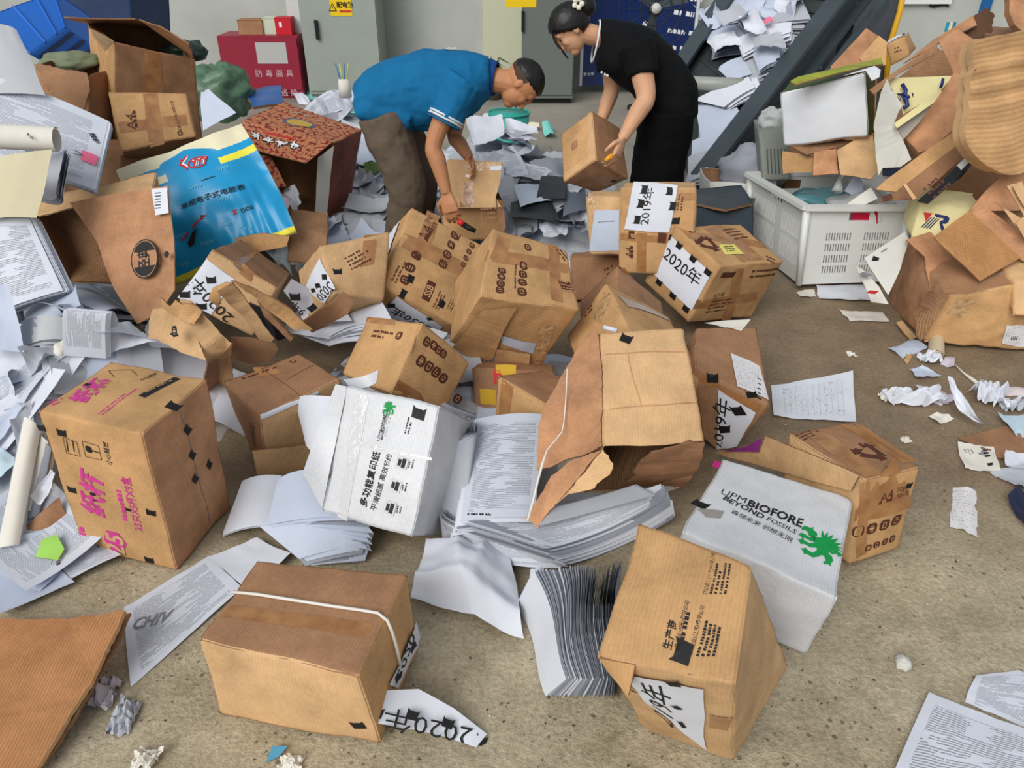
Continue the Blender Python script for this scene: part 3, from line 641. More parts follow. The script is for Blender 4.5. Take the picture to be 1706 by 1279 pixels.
def pr_torn(c, mb, t):
    f = c.face('AB'); ptab(f, mb, 1043, 564, .045, (8, 3))
    for e in (((1000, 592), (1140, 586)), ((1005, 684), (1160, 671))): pbar(f, mb, e[0], e[1], .004, KRAFT_P)
    pbar(f, mb, (1046, 590), (1069, 678), .003, KRAFT_P)
    O, B, A, Cc = c.c['O'], c.c['B'], c.c['A'], c.c['C']
    lp = MB()
    P = [O, B, G(981, 556, .60), G(945, 612, .52), G(908, 676, .43), G(897, 710, .38), G(896, 782, .30), G(920, 778, .31), G(945, 765, .335), G(975, 757, .36)]
    slab(lp, P, KRAFT_P, .006, KRAFT_IN, .003, 3, amp=.006, nrm=V(0, -1, .3)); lp.build('side_flap', t)
    hp = MB()
    P = [G(947, 768, .33), G(1003, 750, .40), G(965, 795, .33), G(938, 826, .27), G(909, 861, .20), G(898, 880, .17), G(878, 864, .18), G(889, 846, .21), G(918, 792, .29)]
    slab(hp, P, KRAFT_P, .005, KRAFT_IN, .003, 4, amp=.004)
    P = [G(1005, 748, .41), G(1022, 772, .38), G(1016, 790, .36), G(984, 815, .31), G(947, 824, .275), G(925, 845, .235), G(964, 797, .33)]
    slab(hp, P, KRAFT_L, .005, KRAFT_IN, .004, 5, amp=.003); hp.build('hanging_flap', t)
    bf = MB(); g = c.face('AC')
    P = [g.S(*uvpx(g, x, y), .004) for x, y in ((1174, 736), (1149, 732), (1116, 742), (1086, 750), (1068, 768), (1054, 783), (1060, 790), (1034, 806), (1138, 809), (1162, 775))]
    slab(bf, P, KRAFT_P, .006, KRAFT_IN, .004, 6, amp=.006); bf.build('torn_end_flap', t)
    uf = MB(); P = [g.S(*uvpx(g, x, y), .004) for x, y in ((1005, 744), (1174, 735), (1120, 742), (1085, 741), (1066, 748), (1040, 748), (1018, 738))]
    s = MB(); Z = [(945, 614, .55), (943, 660, .47), (940, 700, .42), (936, 720, .40), (911, 750, .36), (903, 775, .34), (895, 805, .29), (888, 835, .25), (879, 868, .21)]
    s.tube([G(x, y, z + .012) for x, y, z in Z], [.002, .002, .002, .002, .0025, .004, .004, .004, .004], plain('white_plastic_strap', (226, 222, 214), .5), 6); s.build('strap', t)
box_thing('torn', 'cardboard_box', 'torn open tan carton with a ripped dark hole at its lower end, centre right', KRAFT_L, 6, skip=('AC',), prints=pr_torn, inner=True, amp=.007)

def pr_a4tilt(c, mb, t):
    f = c.face('AB'); d = (3, -7)
    ptext(f, mb, 'A4', (704, 399), (715, 377), INK_BR); pbar(f, mb, (710, 400), (718, 385), .014)
    ptext(f, mb, '70g/m²', (712, 371), (721, 352), INK_BR); ptext(f, mb, '500张', (719, 387), (726, 370), INK_BR)
    for i, (x, y) in enumerate(((757, 392), (751, 408), (745, 424), (738, 440))): picon(f, mb, x, y, .046, d, glyph=i)
    for i, (x, y) in enumerate(((786, 409), (781, 419), (776, 430), (772, 441))): picon(f, mb, x, y, .030, d, glyph=i + 1)
    for i, (x, y) in enumerate(((693, 425), (683, 446), (674, 466))): picon(f, mb, x, y, .05, d, glyph=i + 2)
    pbar(f, mb, (708, 500), (720, 469), .036); ptext(f, mb, 'SSB', (711, 494), (718, 476), KRAFT_L, .0026, .02)
    plines(f, mb, (654, 468), (671, 433), 2, .008, INK_BR, 1); plines(f, mb, (722, 512), (734, 486), 3, .006, INK_BR, 2)
    plines(f, mb, (745, 515), (754, 495), 3, .005, INK_BR, 3); plines(f, mb, (763, 402), (770, 388), 1, .006, INK_BR, 4)
    for x, y in ((683, 464), (735, 506), (671, 489)): ptab(f, mb, x, y, .045, d)
    tape_part(f, t, [(672, 388), (800, 452), (792, 476), (660, 408)]); tape_part(f, t, [(712, 350), (733, 360), (712, 420), (690, 412)])
    g = c.face('AC')
    sheet_part(g, t, [(738, 543), (662, 492), (628, 524), (724, 555)], text='2020年', tp=((716, 547), (652, 517)), tabs=((652, 509), (716, 531), (634, 524)), lift=.005)
    h = c.face('BC'); sheet_part(h, t, [(618, 428), (668, 368), (650, 420), (597, 512)], 'paper_edge', PAPER, .006)
box_thing('a4tilt', 'paper_carton', 'tilted brown A4 carton with maroon icons, in front of the bending man', KRAFT, 7, prints=pr_a4tilt, amp=.008, group='brown A4 paper cartons')

def pr_a4mid(c, mb, t):
    f = c.face('AB'); d = (10, 1)
    for i, (x, y) in enumerate(((836, 451), (835, 461), (834, 472), (833, 483))): picon(f, mb, x, y, .032, d, glyph=i)
    for i, (x, y) in enumerate(((872, 443), (871, 457), (870, 470), (869, 486))): picon(f, mb, x, y, .042, d, glyph=i + 1)
    picon(f, mb, 879, 412, .036, d, glyph=2); pbar(f, mb, (932, 474), (953, 478), .05); plines(f, mb, (932, 470), (952, 473), 4, .008, KRAFT, 3, .0024)
    plines(f, mb, (858, 440), (856, 490), 1, .006, INK_BR, 5); plines(f, mb, (926, 410), (944, 432), 2, .008, INK_BR, 6)
    tape_part(f, t, [(812, 416), (945, 440), (950, 456), (808, 436)]); tape_part(f, t, [(912, 405), (930, 410), (940, 512), (920, 508)]); tape_part(f, t, [(830, 383), (850, 390), (838, 440), (816, 430)])
    g = c.face('AC')
    plines(g, mb, (784, 568), (812, 518), 2, .012, INK_BR, 7); plines(g, mb, (818, 522), (838, 528), 2, .012, INK_BR, 8)
    sheet_part(g, t, [(834, 557), (893, 571), (888, 588), (836, 572)], 'paper_ream', PAPER_B, .003, bow=.006)
    fl = MB(); P = [g.S(*uvpx(g, x, y), .012) for x, y in ((804, 512), (860, 508), (840, 545), (822, 590), (800, 602), (752, 575))]
    slab(fl, P, KRAFT, .004, KRAFT_IN, .002, 3, amp=.004); fl.build('torn_flap', t)
    fl = MB(); P = [g.S(*uvpx(g, x, y), .010) for x, y in ((826, 577), (884, 587), (882, 603), (824, 598))]
    slab(fl, P, KRAFT_L, .004, KRAFT_IN, .002, 5, amp=.003); fl.build('torn_flap', t)
    tape_part(g, t, [(900, 545), (925, 540), (905, 605), (888, 610)], TAPE_G)
def tapeg():
    return plain('crinkled_clear_tape', (186, 150, 108), 0.12, 0.7, bump=0.9, scale=45, var=.3)
TAPE_G = tapeg()
box_thing('a4mid', 'paper_carton', 'upright brown A4 carton with icons and a ripped lower face, centre of the heap', KRAFT, 8, prints=pr_a4mid, amp=.010, group='brown A4 paper cartons')

def pr_icons(c, mb, t):
    f = c.face('BC'); d = (8, 6)
    for i, (x, y) in enumerate(((711, 569), (722, 575), (730, 583), (738, 589))): picon(f, mb, x, y, .036, d, glyph=i)
    for i, (x, y) in enumerate(((701, 601), (714, 611), (726, 620), (738, 630))): picon(f, mb, x, y, .044, d, glyph=i + 1)
    picon(f, mb, 762, 664, .05, d, glyph=2)
    g = c.face('AC'); picon(g, mb, 665, 559, .034, glyph=1); plines(g, mb, (622, 553), (654, 558), 2, .010, INK_BR, 2)
    tape_part(f, t, [(664, 632), (700, 655), (720, 690), (655, 650)]); tape_part(g, t, [(690, 560), (700, 540), (690, 575), (680, 600)])
    tape_part(g, t, [(612, 528), (660, 533), (658, 542), (610, 538)])
box_thing('icons', 'paper_carton', 'brown A4 carton with two rows of maroon icons, beside the white carton', KRAFT, 9, prints=pr_icons, group='brown A4 paper cartons')

def pr_small(c, mb, t):
    f = c.face('AB'); picon(f, mb, 488, 602, .026, (10, 3), glyph=1); plines(f, mb, (404, 632), (476, 608), 1, .014, INK_BR, 3)
    plines(c.face('AC'), mb, (424, 740), (419, 705), 2, .008, INK_BR, 2)
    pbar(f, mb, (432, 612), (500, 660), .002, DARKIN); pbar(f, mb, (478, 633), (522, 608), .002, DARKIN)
    tape_part(f, t, [(420, 612), (455, 608), (470, 622), (430, 628)])
    g = c.face('BC'); sheet_part(g, t, [(433, 689), (530, 650), (530, 655), (434, 698)], 'paper_edge', PAPER, .004)
    fl = MB(); P = [g.S(*uvpx(g, x, y), .03) for x, y in ((413, 744), (535, 729), (546, 782), (424, 797))]
    panel(fl, P, KRAFT_L, .005, (8, 4), .004, 5); fl.build('end_flap', t)
box_thing('small', 'cardboard_box', 'smaller brown carton, crushed lid, one flap folded down, left of the white carton', KRAFT_D, 10, prints=pr_small, mats={'BC': KRAFT_L})

def pr_biol(c, mb, t):
    f = c.face('AC')
    ptext(f, mb, '多功能复印纸', (605, 843), (629, 753), INK)
    ptext(f, mb, '多功能复印纸', (606, 843), (630, 753), INK, .0018)
    ptext(f, mb, '平滑细腻 高效节约', (622, 850), (650, 757), INK, bold=.006)
    ptext(f, mb, 'UPM', (630, 734), (634, 720), INK, bold=-.004); ptext(f, mb, 'BIOFORE', (635, 719), (642, 691), INK, bold=.03)
    ptext(f, mb, 'BEYOND', (636, 732), (641, 711), INK, bold=.02); ptext(f, mb, 'FOSSILS', (641, 710), (646, 692), INK, bold=-.004)
    ptext(f, mb, '森领未来 创想无限', (642, 727), (651, 694), INK)
    griffin(f, mb, 648, 680, .022, (4, -14))
    for x, y in ((670, 771), (659, 809), (650, 846)):
        picon(f, mb, x, y, .040, (3, -10), INK_GY, 3, WHITEB); u, v = uvpx(f, x, y); _, _, r = right_of(f, (x, y), (x + 3, y - 10))
        f.rect(mb, u, v, .037, .037, r, WHITEB, .0026); picon2 = f.mapper(u, v, r, .0034)
        for q in ((-.014, -.012, .028, .012), (-.010, .002, .02, .010)):
            mb.add([picon2(q[0], q[1]), picon2(q[0] + q[2], q[1]), picon2(q[0] + q[2], q[1] + q[3]), picon2(q[0], q[1] + q[3])], [(0, 1, 2, 3)], INK)
        plines(f, mb, (x + 12, y + 8), (x + 15, y - 6), 2, .005, INK, 4)
    plines(f, mb, (676, 722), (683, 694), 2, .005, INK, 6)
    ptab(f, mb, 698, 688, .05, (8, 3))
    tape_part(f, t, [(592, 652), (616, 660), (578, 868), (562, 860)], TAPE_W); tape_part(f, t, [(600, 735), (720, 762), (719, 767), (599, 741)], TAPE_W)
    fl = MB(); h = c.c
    P = [c.c['AC'] + V(-.0, .01, .0), c.c['A'], c.c['A'] + V(-.05, .05, -.02), c.c['AC'] + V(-.06, .06, .10)]
    panel(fl, P, WHITEB, .004, (8, 4), .006, 2); fl.build('end_flap', t)
    fl = MB(); P = [G(570, 632, .47), G(632, 618, .50), G(628, 640, .46), G(585, 648, .46)]
    panel(fl, P, WHITEB, .004, (8, 4), .008, 4, bend=.02); fl.build('top_flap', t)
    g = c.face('BC'); fl = MB()
    P = [c.c['O'] + V(.0, .0, .005), c.c['B'] + V(.0, .0, .005), G(795, 687, .42), G(742, 670, .50)]
    panel(fl, P, PAPER_G, .003, (8, 4), .006, 6, torn=('v1',)); fl.build('torn_flap', t)
box_thing('bioL', 'paper_carton', 'white copy-paper carton with a small green emblem, lettering running upward', WHITEB, 11, prints=pr_biol, amp=.007)

def pr_nianl(c, mb, t):
    f = c.face('AC')
    sheet_part(f, t, [(296, 495), (345, 431), (392, 466), (352, 524)], text='2020年', tp=((384, 532), (322, 466)), tabs=((352, 466), (308, 490), (336, 510)), tabd=.045, lift=.004)
    tape_part(c.face('AB'), t, [(420, 420), (440, 412), (400, 452), (388, 440)])
    tape_part(f, t, [(405, 438), (425, 455), (418, 470), (398, 455)])
box_thing('nianL', 'paper_carton', 'brown carton with a white year sheet on its end, below the blue bag', KRAFT_L, 12, prints=pr_nianl, mats={'AB': KRAFT_D})

def pr_mid2(c, mb, t):
    f = c.face('BC') if False else c.face('AC')
    sheet_part(f, t, [(534, 430), (510, 480), (542, 505), (560, 480)], text='2020', tp=((554, 476), (532, 498)), tabs=((541, 462), (530, 476), (522, 484)), tabd=.04, lift=.004)
    g = c.face('BC'); plines(g, mb, (575, 432), (612, 412), 4, .009, INK_BR, 3); ptab(g, mb, 562, 452, .04)
    tape_part(g, t, [(606, 392), (628, 390), (622, 440), (600, 445)])
box_thing('mid2', 'paper_carton', 'taped light brown carton with a torn year sheet, left of the tilted icon carton', KRAFT_L, 13, prints=pr_mid2)

def pr_2019(c, mb, t):
    f = c.face('AC')
    sheet_part(f, t, [(1040, 381), (1056, 302), (1129, 308), (1115, 387)], text='2019年', tp=((1074, 374), (1084, 312)),
               tabs=((1073, 316, (2, -10)), (1115, 318, (2, -10)), (1120, 343, (2, -10)), (1067, 339, (2, -10)), (1061, 366, (2, -10))), tabd=.045, lift=.006)
    ptab(f, mb, 1125, 367, .05); pbar(f, mb, (1052, 398), (1052, 385), .03); ptext(f, mb, 'A4', (1048, 428), (1048, 412), INK_BR); plines(f, mb, (1055, 430), (1055, 410), 1, .02, INK_BR, 2)
    plines(f, mb, (1130, 350), (1134, 315), 2, .008, INK_BR, 3); pbar(f, mb, (1096, 396), (1110, 397), .05)
    tape_part(f, t, [(1062, 388), (1078, 388), (1076, 454), (1060, 452)]); tape_part(f, t, [(1034, 388), (1118, 392), (1118, 404), (1034, 400)]); tape_part(f, t, [(1130, 322), (1159, 322), (1158, 334), (1128, 334)])
box_thing('b2019', 'paper_carton', 'upright brown carton with the white 2019 sheet, in front of the woman', KRAFT_L, 14, prints=pr_2019, mats={'AC': KRAFT}, group='brown A4 paper cartons')
def pr_bside(c, mb, t):
    f = c.face('AC')
    sheet_part(f, t, [(991, 350), (1032, 349), (1032, 417), (982, 418)], 'notice_sheet', PAPER_B, .004, deco=lambda g, m: plines(g, m, (996, 371), (1022, 369), 1, .006, INK_GY, 2))
    tape_part(f, t, [(980, 318), (990, 328), (992, 345), (982, 345)], TAPE_G)
box_thing('bside', 'paper_carton', 'brown carton with a plain white notice, beside the 2019 carton', KRAFT_L, 15, prints=pr_bside)

def pr_2020(c, mb, t):
    f = c.face('AC'); d = (7, 6)
    sheet_part(f, t, [(1118, 391), (1187, 455), (1153, 517), (1084, 449)], text='2020年', tp=((1108, 421), (1166, 470)),
               tabs=((1132, 409, d), (1155, 431, d), (1180, 453, d), (1098, 470, d), (1121, 492, d), (1143, 514, d), (1115, 393, d)), tabd=.045, lift=.004)
    g = c.face('AB'); recycle(g, mb, 1178, 405, .075)
    sheet_part(g, t, [(1197, 409), (1223, 408), (1239, 424), (1207, 425)], 'sticky_note', plain('yellow_note', (226, 216, 120), .7), .004, deco=lambda q, m: plines(q, m, (1206, 412), (1222, 411), 3, .008, INK, 2))
    plines(g, mb, (1206, 385), (1236, 381), 4, .012, INK_BR, 4); plines(g, mb, (1276, 428), (1290, 434), 2, .014, INK_BR, 5); pbar(g, mb, (1148, 386), (1158, 386), .02)
    tape_part(g, t, [(1165, 377), (1200, 375), (1280, 440), (1240, 441)]); tape_part(g, t, [(1135, 384), (1270, 404), (1282, 416), (1148, 398)])
    h = c.face('BC'); pbar(h, mb, (1202, 458), (1224, 457), .03); plines(h, mb, (1252, 454), (1296, 448), 2, .014, INK_BR, 6)
    ptext(h, mb, '生产商', (1188, 494), (1206, 490), INK_BR); plines(h, mb, (1184, 504), (1226, 498), 4, .010, INK_BR, 7)
    tape_part(h, t, [(1160, 500), (1262, 486), (1260, 500), (1154, 514)]); tape_part(h, t, [(1224, 442), (1240, 441), (1216, 534), (1200, 536)])
box_thing('b2020', 'paper_carton', 'tilted brown A4 carton with the 2020 sheet and a yellow note, near the crate', KRAFT, 16, prints=pr_2020, group='brown A4 paper cartons')

def pr_apex(c, mb, t):
    f = c.face('AC'); tape_part(f, t, [(1006, 486), (1022, 490), (1000, 540), (985, 530)], TAPE_G)
    g = c.face('BC'); sheet_part(g, t, [(1028, 492), (1075, 512), (1122, 538), (1046, 512)], 'clear_sleeve', plain('clear_sleeve', (176, 160, 150), .12, .7, bump=.5, scale=40), .004)
    plines(f, mb, (975, 522), (990, 505), 2, .012, INK_BR, 3)
    r = MB(); p0, p1 = G(1006, 545, .50), G(1028, 551, .50); r.tube([p0, p1], .009, PAPER, 8); r.build('rolled_slip', t)
box_thing('apex', 'paper_carton', 'brown carton standing on a corner, clear tape over its peak, behind the torn one', KRAFT, 17, prints=pr_apex)
box_thing('apexback', 'paper_carton', 'half buried taped brown carton below the 2019 carton', KRAFT_D, 18, prints=lambda c, mb, t: (tape_part(c.face('AB'), t, [(1000, 470), (1040, 445), (1060, 470), (1020, 500)]), plines(c.face('AB'), mb, (1015, 462), (1040, 450), 3, .012, INK_BR, 4), plines(c.face('AB'), mb, (978, 492), (990, 478), 1, .014, INK_BR, 4)))
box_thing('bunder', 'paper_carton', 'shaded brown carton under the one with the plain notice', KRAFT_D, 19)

def pr_nianr(c, mb, t):
    f = c.face('AC')
    sheet_part(f, t, [(1194, 748), (1196, 647), (1259, 686), (1228, 742)], text='2019年', tp=((1196, 746), (1206, 664)), tabs=((1229, 683), (1207, 714)), tabd=.05, lift=.005)
    g = c.face('AB')
    sheet_part(g, t, [(1217, 589), (1265, 611), (1280, 668), (1228, 645)], 'delivery_label', TICKET, .004, deco=lambda q, m: [pbar(q, m, (1262, 630 + 8 * k), (1268, 633 + 8 * k), .006, INK) for k in range(5)])
    sheet_part(g, t, [(1172, 539), (1250, 533), (1234, 553), (1200, 545)], 'white_slip', PAPER_W, .004)
    ptab(f, mb, 1187, 629, .05); ptab(f, mb, 1252, 656, .04)
    tape_part(f, t, [(1162, 618), (1278, 680), (1272, 692), (1160, 630)])
    fl = MB(); P = [f.S(*uvpx(f, x, y), .012) for x, y in ((1163, 643), (1195, 643), (1194, 745), (1172, 725))]
    q = panel(fl, P, KRAFT_D, .005, (4, 6), .004, 2); ptext(q, fl, '500张', (1184, 702), (1184, 680), INK_BR); ptext(q, fl, 'g/m²', (1172, 680), (1174, 655), INK_BR); fl.build('flap', t)
box_thing('nianR', 'paper_carton', 'brown carton with delivery label and a sideways year sheet, right of the torn one', KRAFT_D, 20, prints=pr_nianr)

def pr_red(c, mb, t):
    f = c.face('AC'); ptext(f, mb, '日', (822, 624), (836, 624), INK_RD, bold=.05); ptext(f, mb, '日', (822, 632), (836, 632), INK_RD, bold=.05)
    ym = plain('yellow_print', (206, 164, 40), .6); pbar(f, mb, (826, 616), (860, 616), .04, ym); pbar(f, mb, (800, 660), (826, 662), .06, ym)
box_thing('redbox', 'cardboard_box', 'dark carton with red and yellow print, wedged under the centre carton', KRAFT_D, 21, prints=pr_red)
box_thing('smalldark', 'paper_carton', 'small brown carton wedged between the white carton and the torn one', KRAFT, 22, mats={'AB': KRAFT_D, 'BC': KRAFT_D}, prints=lambda c, mb, t: (tape_part(c.face('AC'), t, [(836, 632), (856, 645), (850, 704), (832, 700)]), ptext(c.face('AC'), mb, 'A4', (884, 700), (896, 702), INK_BR)))

def pr_woman(c, mb, t):
    f = c.face('AB'); picon(f, mb, 957, 242, .06, glyph=2, mat=KRAFT_D); g = c.face('AC')
    tape_part(f, t, [(979, 190), (986, 186), (994, 264), (984, 270)], KRAFT_L, 'edge_strip'); tape_part(f, t, [(984, 258), (994, 264), (940, 303), (938, 292)], KRAFT_L, 'edge_strip')
    tape_part(g, t, [(968, 285), (990, 270), (1040, 296), (1010, 310)]); ptab(g, mb, 1022, 301, .03)
box_thing('woman', 'cardboard_box', 'brown carton tipped up in the hands of the woman in black', KRAFT, 23, prints=pr_woman, mats={'BC': KRAFT_D, 'AC': KRAFT_D})


# ------------------------------------------------------------------ floor, walls
def floor_mat():
    m, nt, b = _mat('dusty_concrete', 0.85, 0.25)
    tc = N(nt, 'TexCoord'); sp = N(nt, 'SeparateXYZ'); nt.links.new(tc.outputs['Object'], sp.inputs[0])
    big = N(nt, 'TexNoise', i_Scale=0.9, i_Detail=6.0, i_Roughness=.62); nt.links.new(tc.outputs['Object'], big.inputs['Vector'])
    mid = N(nt, 'TexNoise', i_Scale=5.5, i_Detail=8.0, i_Roughness=.68); nt.links.new(tc.outputs['Object'], mid.inputs['Vector'])
    fine = N(nt, 'TexNoise', i_Scale=70.0, i_Detail=5.0, i_Roughness=.7); nt.links.new(tc.outputs['Object'], fine.inputs['Vector'])
    # worn bare concrete near the door, brown packed dust further in
    edge = mth(nt, 'ADD', sp.outputs['Y'], mth(nt, 'MULTIPLY', mth(nt, 'SUBTRACT', big.outputs['Fac'], .5), 1.4))
    edge = mth(nt, 'ADD', edge, mth(nt, 'MULTIPLY', mth(nt, 'SUBTRACT', mid.outputs['Fac'], .5), .5))
    k = ramp(nt, mth(nt, 'MULTIPLY', edge, .25), .40, .56)
    bare = ramp(nt, mid.outputs['Fac'], .28, .72, s2l((150, 138, 112)), s2l((206, 193, 166)))
    dust = ramp(nt, mid.outputs['Fac'], .30, .70, s2l((118, 102, 82)), s2l((148, 130, 106)))
    col = mix(nt, k, bare, dust)
    far = ramp(nt, mth(nt, 'MULTIPLY', sp.outputs['Y'], .1), .38, .50)
    col = mix(nt, far, col, ramp(nt, big.outputs['Fac'], .3, .7, s2l((132, 126, 116)), s2l((160, 154, 142))))
    col = mix(nt, .42, col, ramp(nt, fine.outputs['Fac'], .33, .67, (.22, .22, .22, 1), (.78, .78, .78, 1)), 'OVERLAY')
    vo = N(nt, 'TexVoronoi', i_Scale=26.0, i_Randomness=1.0); nt.links.new(tc.outputs['Object'], vo.inputs['Vector'])
    gate = N(nt, 'TexNoise', i_Scale=2.3, i_Detail=2.0); nt.links.new(tc.outputs['Object'], gate.inputs['Vector'])
    spot = mth(nt, 'MULTIPLY', mth(nt, 'LESS_THAN', vo.outputs['Distance'], .16), mth(nt, 'GREATER_THAN', gate.outputs['Fac'], .52))
    spot = mth(nt, 'MULTIPLY', spot, mth(nt, 'SUBTRACT', 1.0, k))
    col = mix(nt, mth(nt, 'MULTIPLY', spot, .6), col, s2l((74, 66, 54)))
    nt.links.new(col, b.inputs['Base Color'])
    nt.links.new(ramp(nt, k, 0, 1, (.92, .92, .92, 1), (.62, .62, .62, 1)), b.inputs['Roughness'])
    hgt = mth(nt, 'ADD', mth(nt, 'MULTIPLY', fine.outputs['Fac'], 1.0), mth(nt, 'MULTIPLY', mid.outputs['Fac'], 1.6))
    bp = N(nt, 'Bump', i_Distance=.012); nt.links.new(hgt, bp.inputs['Height']); nt.links.new(bp.outputs[0], b.inputs['Normal'])
    nt.links.new(mth(nt, 'SUBTRACT', .75, mth(nt, 'MULTIPLY', k, .5)), bp.inputs['Strength'])
    return m
def structure(mb, name): return tag(mb.build(name, smooth=False), kind='structure')
mb = MB(); mb.grid(lambda u, v: V(-9 + 18 * u, -4 + 14.5 * v, 0), 36, 29, floor_mat()); structure(mb, 'floor')
WALLM = plain('grey_white_plaster', (176, 180, 174), .85, var=.10, scale=1.6, bump=.1)
YB = 9.9
mb = MB(); mb.box((0, YB + .1, 1.9), (18, .2, 3.8), WALLM); structure(mb, 'wall_back')
def at(px, py, Y): return Q(px, py, Y)
def span(x0, x1, y0, y1, Y): a = Q(x0, y1, Y); b = Q(x1, y0, Y); return a.x, b.x, a.z, b.z
def facing(x0, z0, Y, w, h):
    f = Face(lambda u, v, l=0.: V(x0 + u * w, Y - l, z0 + v * h), w, h, 1); f.n = V(0, -1, 0); return f
# wall trims that break the back wall
x0, x1, _, _ = span(213, 236, 0, 100, YB); mb = MB(); mb.box(((x0 + x1) / 2, YB - .06, 1.6), (x1 - x0, .12, 3.2), plain('pale_blue_paint', (178, 192, 202), .6)); structure(mb, 'trim_1')
x0, x1, _, _ = span(806, 870, 0, 100, YB); mb = MB(); mb.box(((x0 + x1) / 2, YB - .03, 1.5), (x1 - x0, .06, 3.0), plain('cream_panel', (196, 198, 172), .6)); structure(mb, 'trim_2')

def cupboard(name, label, cat, px, Y, depth, mat, base=None, doors=1, decor=None, z0=0.0, top=None):
    a = Q(px[0], 100, Y); b = Q(px[1], 100, Y); x0, x1 = a.x, b.x; zt = top
    t = thing(name, label, cat, ((x0 + x1) / 2, Y + depth / 2, z0))
    m = MB(); m.box(((x0 + x1) / 2, Y + depth / 2, (z0 + .06 + zt) / 2), (x1 - x0, depth, zt - z0 - .06), mat); m.build('body', t, False)
    m = MB(); m.box(((x0 + x1) / 2, Y + depth / 2 + .02, z0 + .03), (x1 - x0 - .02, depth - .04, .06), base or mat); m.build('plinth', t, False)
    w = (x1 - x0) / doors
    for k in range(doors):
        m = MB(); m.box((x0 + w * (k + .5), Y - .009, (z0 + .08 + zt) / 2), (w - .02, .018, zt - z0 - .12), mat); m.build('door', t, False)
    if decor: decor(t, facing(x0, z0, Y - .019, x1 - x0, zt - z0), x0, x1)
    return t
GREYG = plain('grey_green_enamel', (150, 158, 150), .5, .4, var=.05, scale=3)
def dec_power(t, f, x0, x1):
    m = MB(); a = Q(531, 65, 9.25); b = Q(531, 33, 9.25); m.box((a.x, 9.23 - .02, (a.z + b.z) / 2), (.035, .03, b.z - a.z), plain('black_plastic', (26, 27, 28), .4)); m.build('handle', t, False)
    p = Q(568, 12, 9.23); u, v = (p.x - x0) / f.la, (p.z) / f.lb; m = MB()
    ym = plain('sign_yellow', (232, 196, 22), .5)
    f.rect(m, u, v, .235, .17, (1, 0), ym, .004)
    f.poly(m, u - .09 / f.la, v - .0, [(-.045, -.04), (.045, -.04), (0, .045)], (1, 0), INK, .006); f.poly(m, u - .09 / f.la, v - .0, [(-.03, -.031), (.03, -.031), (0, .03)], (1, 0), ym, .008)
    f.poly(m, u - .09 / f.la, v, [(-.004, -.024), (.008, .0), (.0, .0), (.006, .018), (-.008, -.003), (.0, -.003)], (1, 0), INK, .009)
    f.text(m, '配电箱', u + .045 / f.la, v + .02 / f.lb, .06, (1, 0), INK, .006, .03); f.rect(m, u + .045 / f.la, v - .04 / f.lb, .13, .02, (1, 0), INK_RD, .006)
    m.build('warning_sign', t, False)
cupboard('electrical_cabinet', 'tall grey electrical cabinet with yellow warning sign and black handle', 'cabinet', (509, 634), 9.25, .5, GREYG, top=2.0, decor=dec_power)
x0, x1, _, _ = span(494, 509, 0, 100, 9.7); mb = MB(); mb.box(((x0 + x1) / 2, 9.72, 1.2), (x1 - x0, .3, 2.4), plain('light_grey_paint', (198, 204, 202), .6)); structure(mb, 'trim_3')
def dec_grey(t, f, x0, x1):
    m = MB(); a = Q(871, 35, 9.0); m.box((a.x, 8.97, a.z), (.03, .03, .2), plain('black_plastic', (26, 27, 28), .4)); m.build('handle', t, False)
    a = Q(868, 4, 9.0); m = MB(); f.rect(m, (a.x - x0) / f.la, a.z / f.lb, .32, .09, (1, 0), plain('sign_yellow', (232, 196, 22), .5), .004); m.build('warning_sign', t, False)
cupboard('steel_cabinet', 'dark grey steel cabinet on a black base, between the two people', 'cabinet', (870, 956), 9.0, .5, plain('dark_grey_enamel', (104, 110, 106), .5, .4), plain('black_plinth', (26, 27, 28), .6), top=2.0, decor=dec_grey)
REDC = plain('dark_red_enamel', (142, 28, 52), .45, .4, var=.06, scale=4)
def dec_red(t, f, x0, x1):
    m = MB(); f.rect(m, .66, .74, .34, .22, (1, 0), plain('pale_notice', (178, 178, 176), .6), .003); m.build('notice', t, False)
    for row, x, y, st in (('防毒面具', .46, .41, .13), ('火灾逃险', .50, .10, .125)):
        for i, ch in enumerate(row): m = MB(); f.text(m, ch, x + st * i, y, .085, (1, 0), plain('faded_white_ink', (206, 168, 176), .6), .003); m.build('character', t, False)
cupboard('equipment_cabinet', 'low dark red cabinet with faded white characters against the back wall', 'cabinet', (368, 500), 9.3, .45, REDC, top=.665, decor=dec_red)
def plainbox(name, label, cat, px, py, Y, d, mat, flap=None, group=None, yaw=0):
    a = Q(px[0], py[1], Y); b = Q(px[1], py[0], Y); w, h = b.x - a.x - .012, b.z - a.z; z0 = .667; a.z = .667; b.z = .667 + h; b.x -= .012
    t = thing(name, label, cat, ((a.x + b.x) / 2, Y + d / 2, z0), group)
    m = MB(); m.box(((a.x + b.x) / 2, Y + d / 2, z0 + h / 2), (w, d, h), mat); m.build('body', t, False)
    m = MB(); m.box(((a.x + b.x) / 2, Y + d / 2, z0 + h + .003), (w + .008, d + .008, .006), flap or mat); m.build('lid', t, False)
    return t, facing(a.x, z0, Y, w, h)
plainbox('small_box', 'small tan box on the red cabinet', 'box', (398, 437), (31, 54.5), 9.4, .22, KRAFT_D)
plainbox('small_box', 'pale green and white box on the red cabinet', 'box', (440, 459), (28, 54.5), 9.42, .2, plain('pale_green_card', (196, 206, 184), .6))
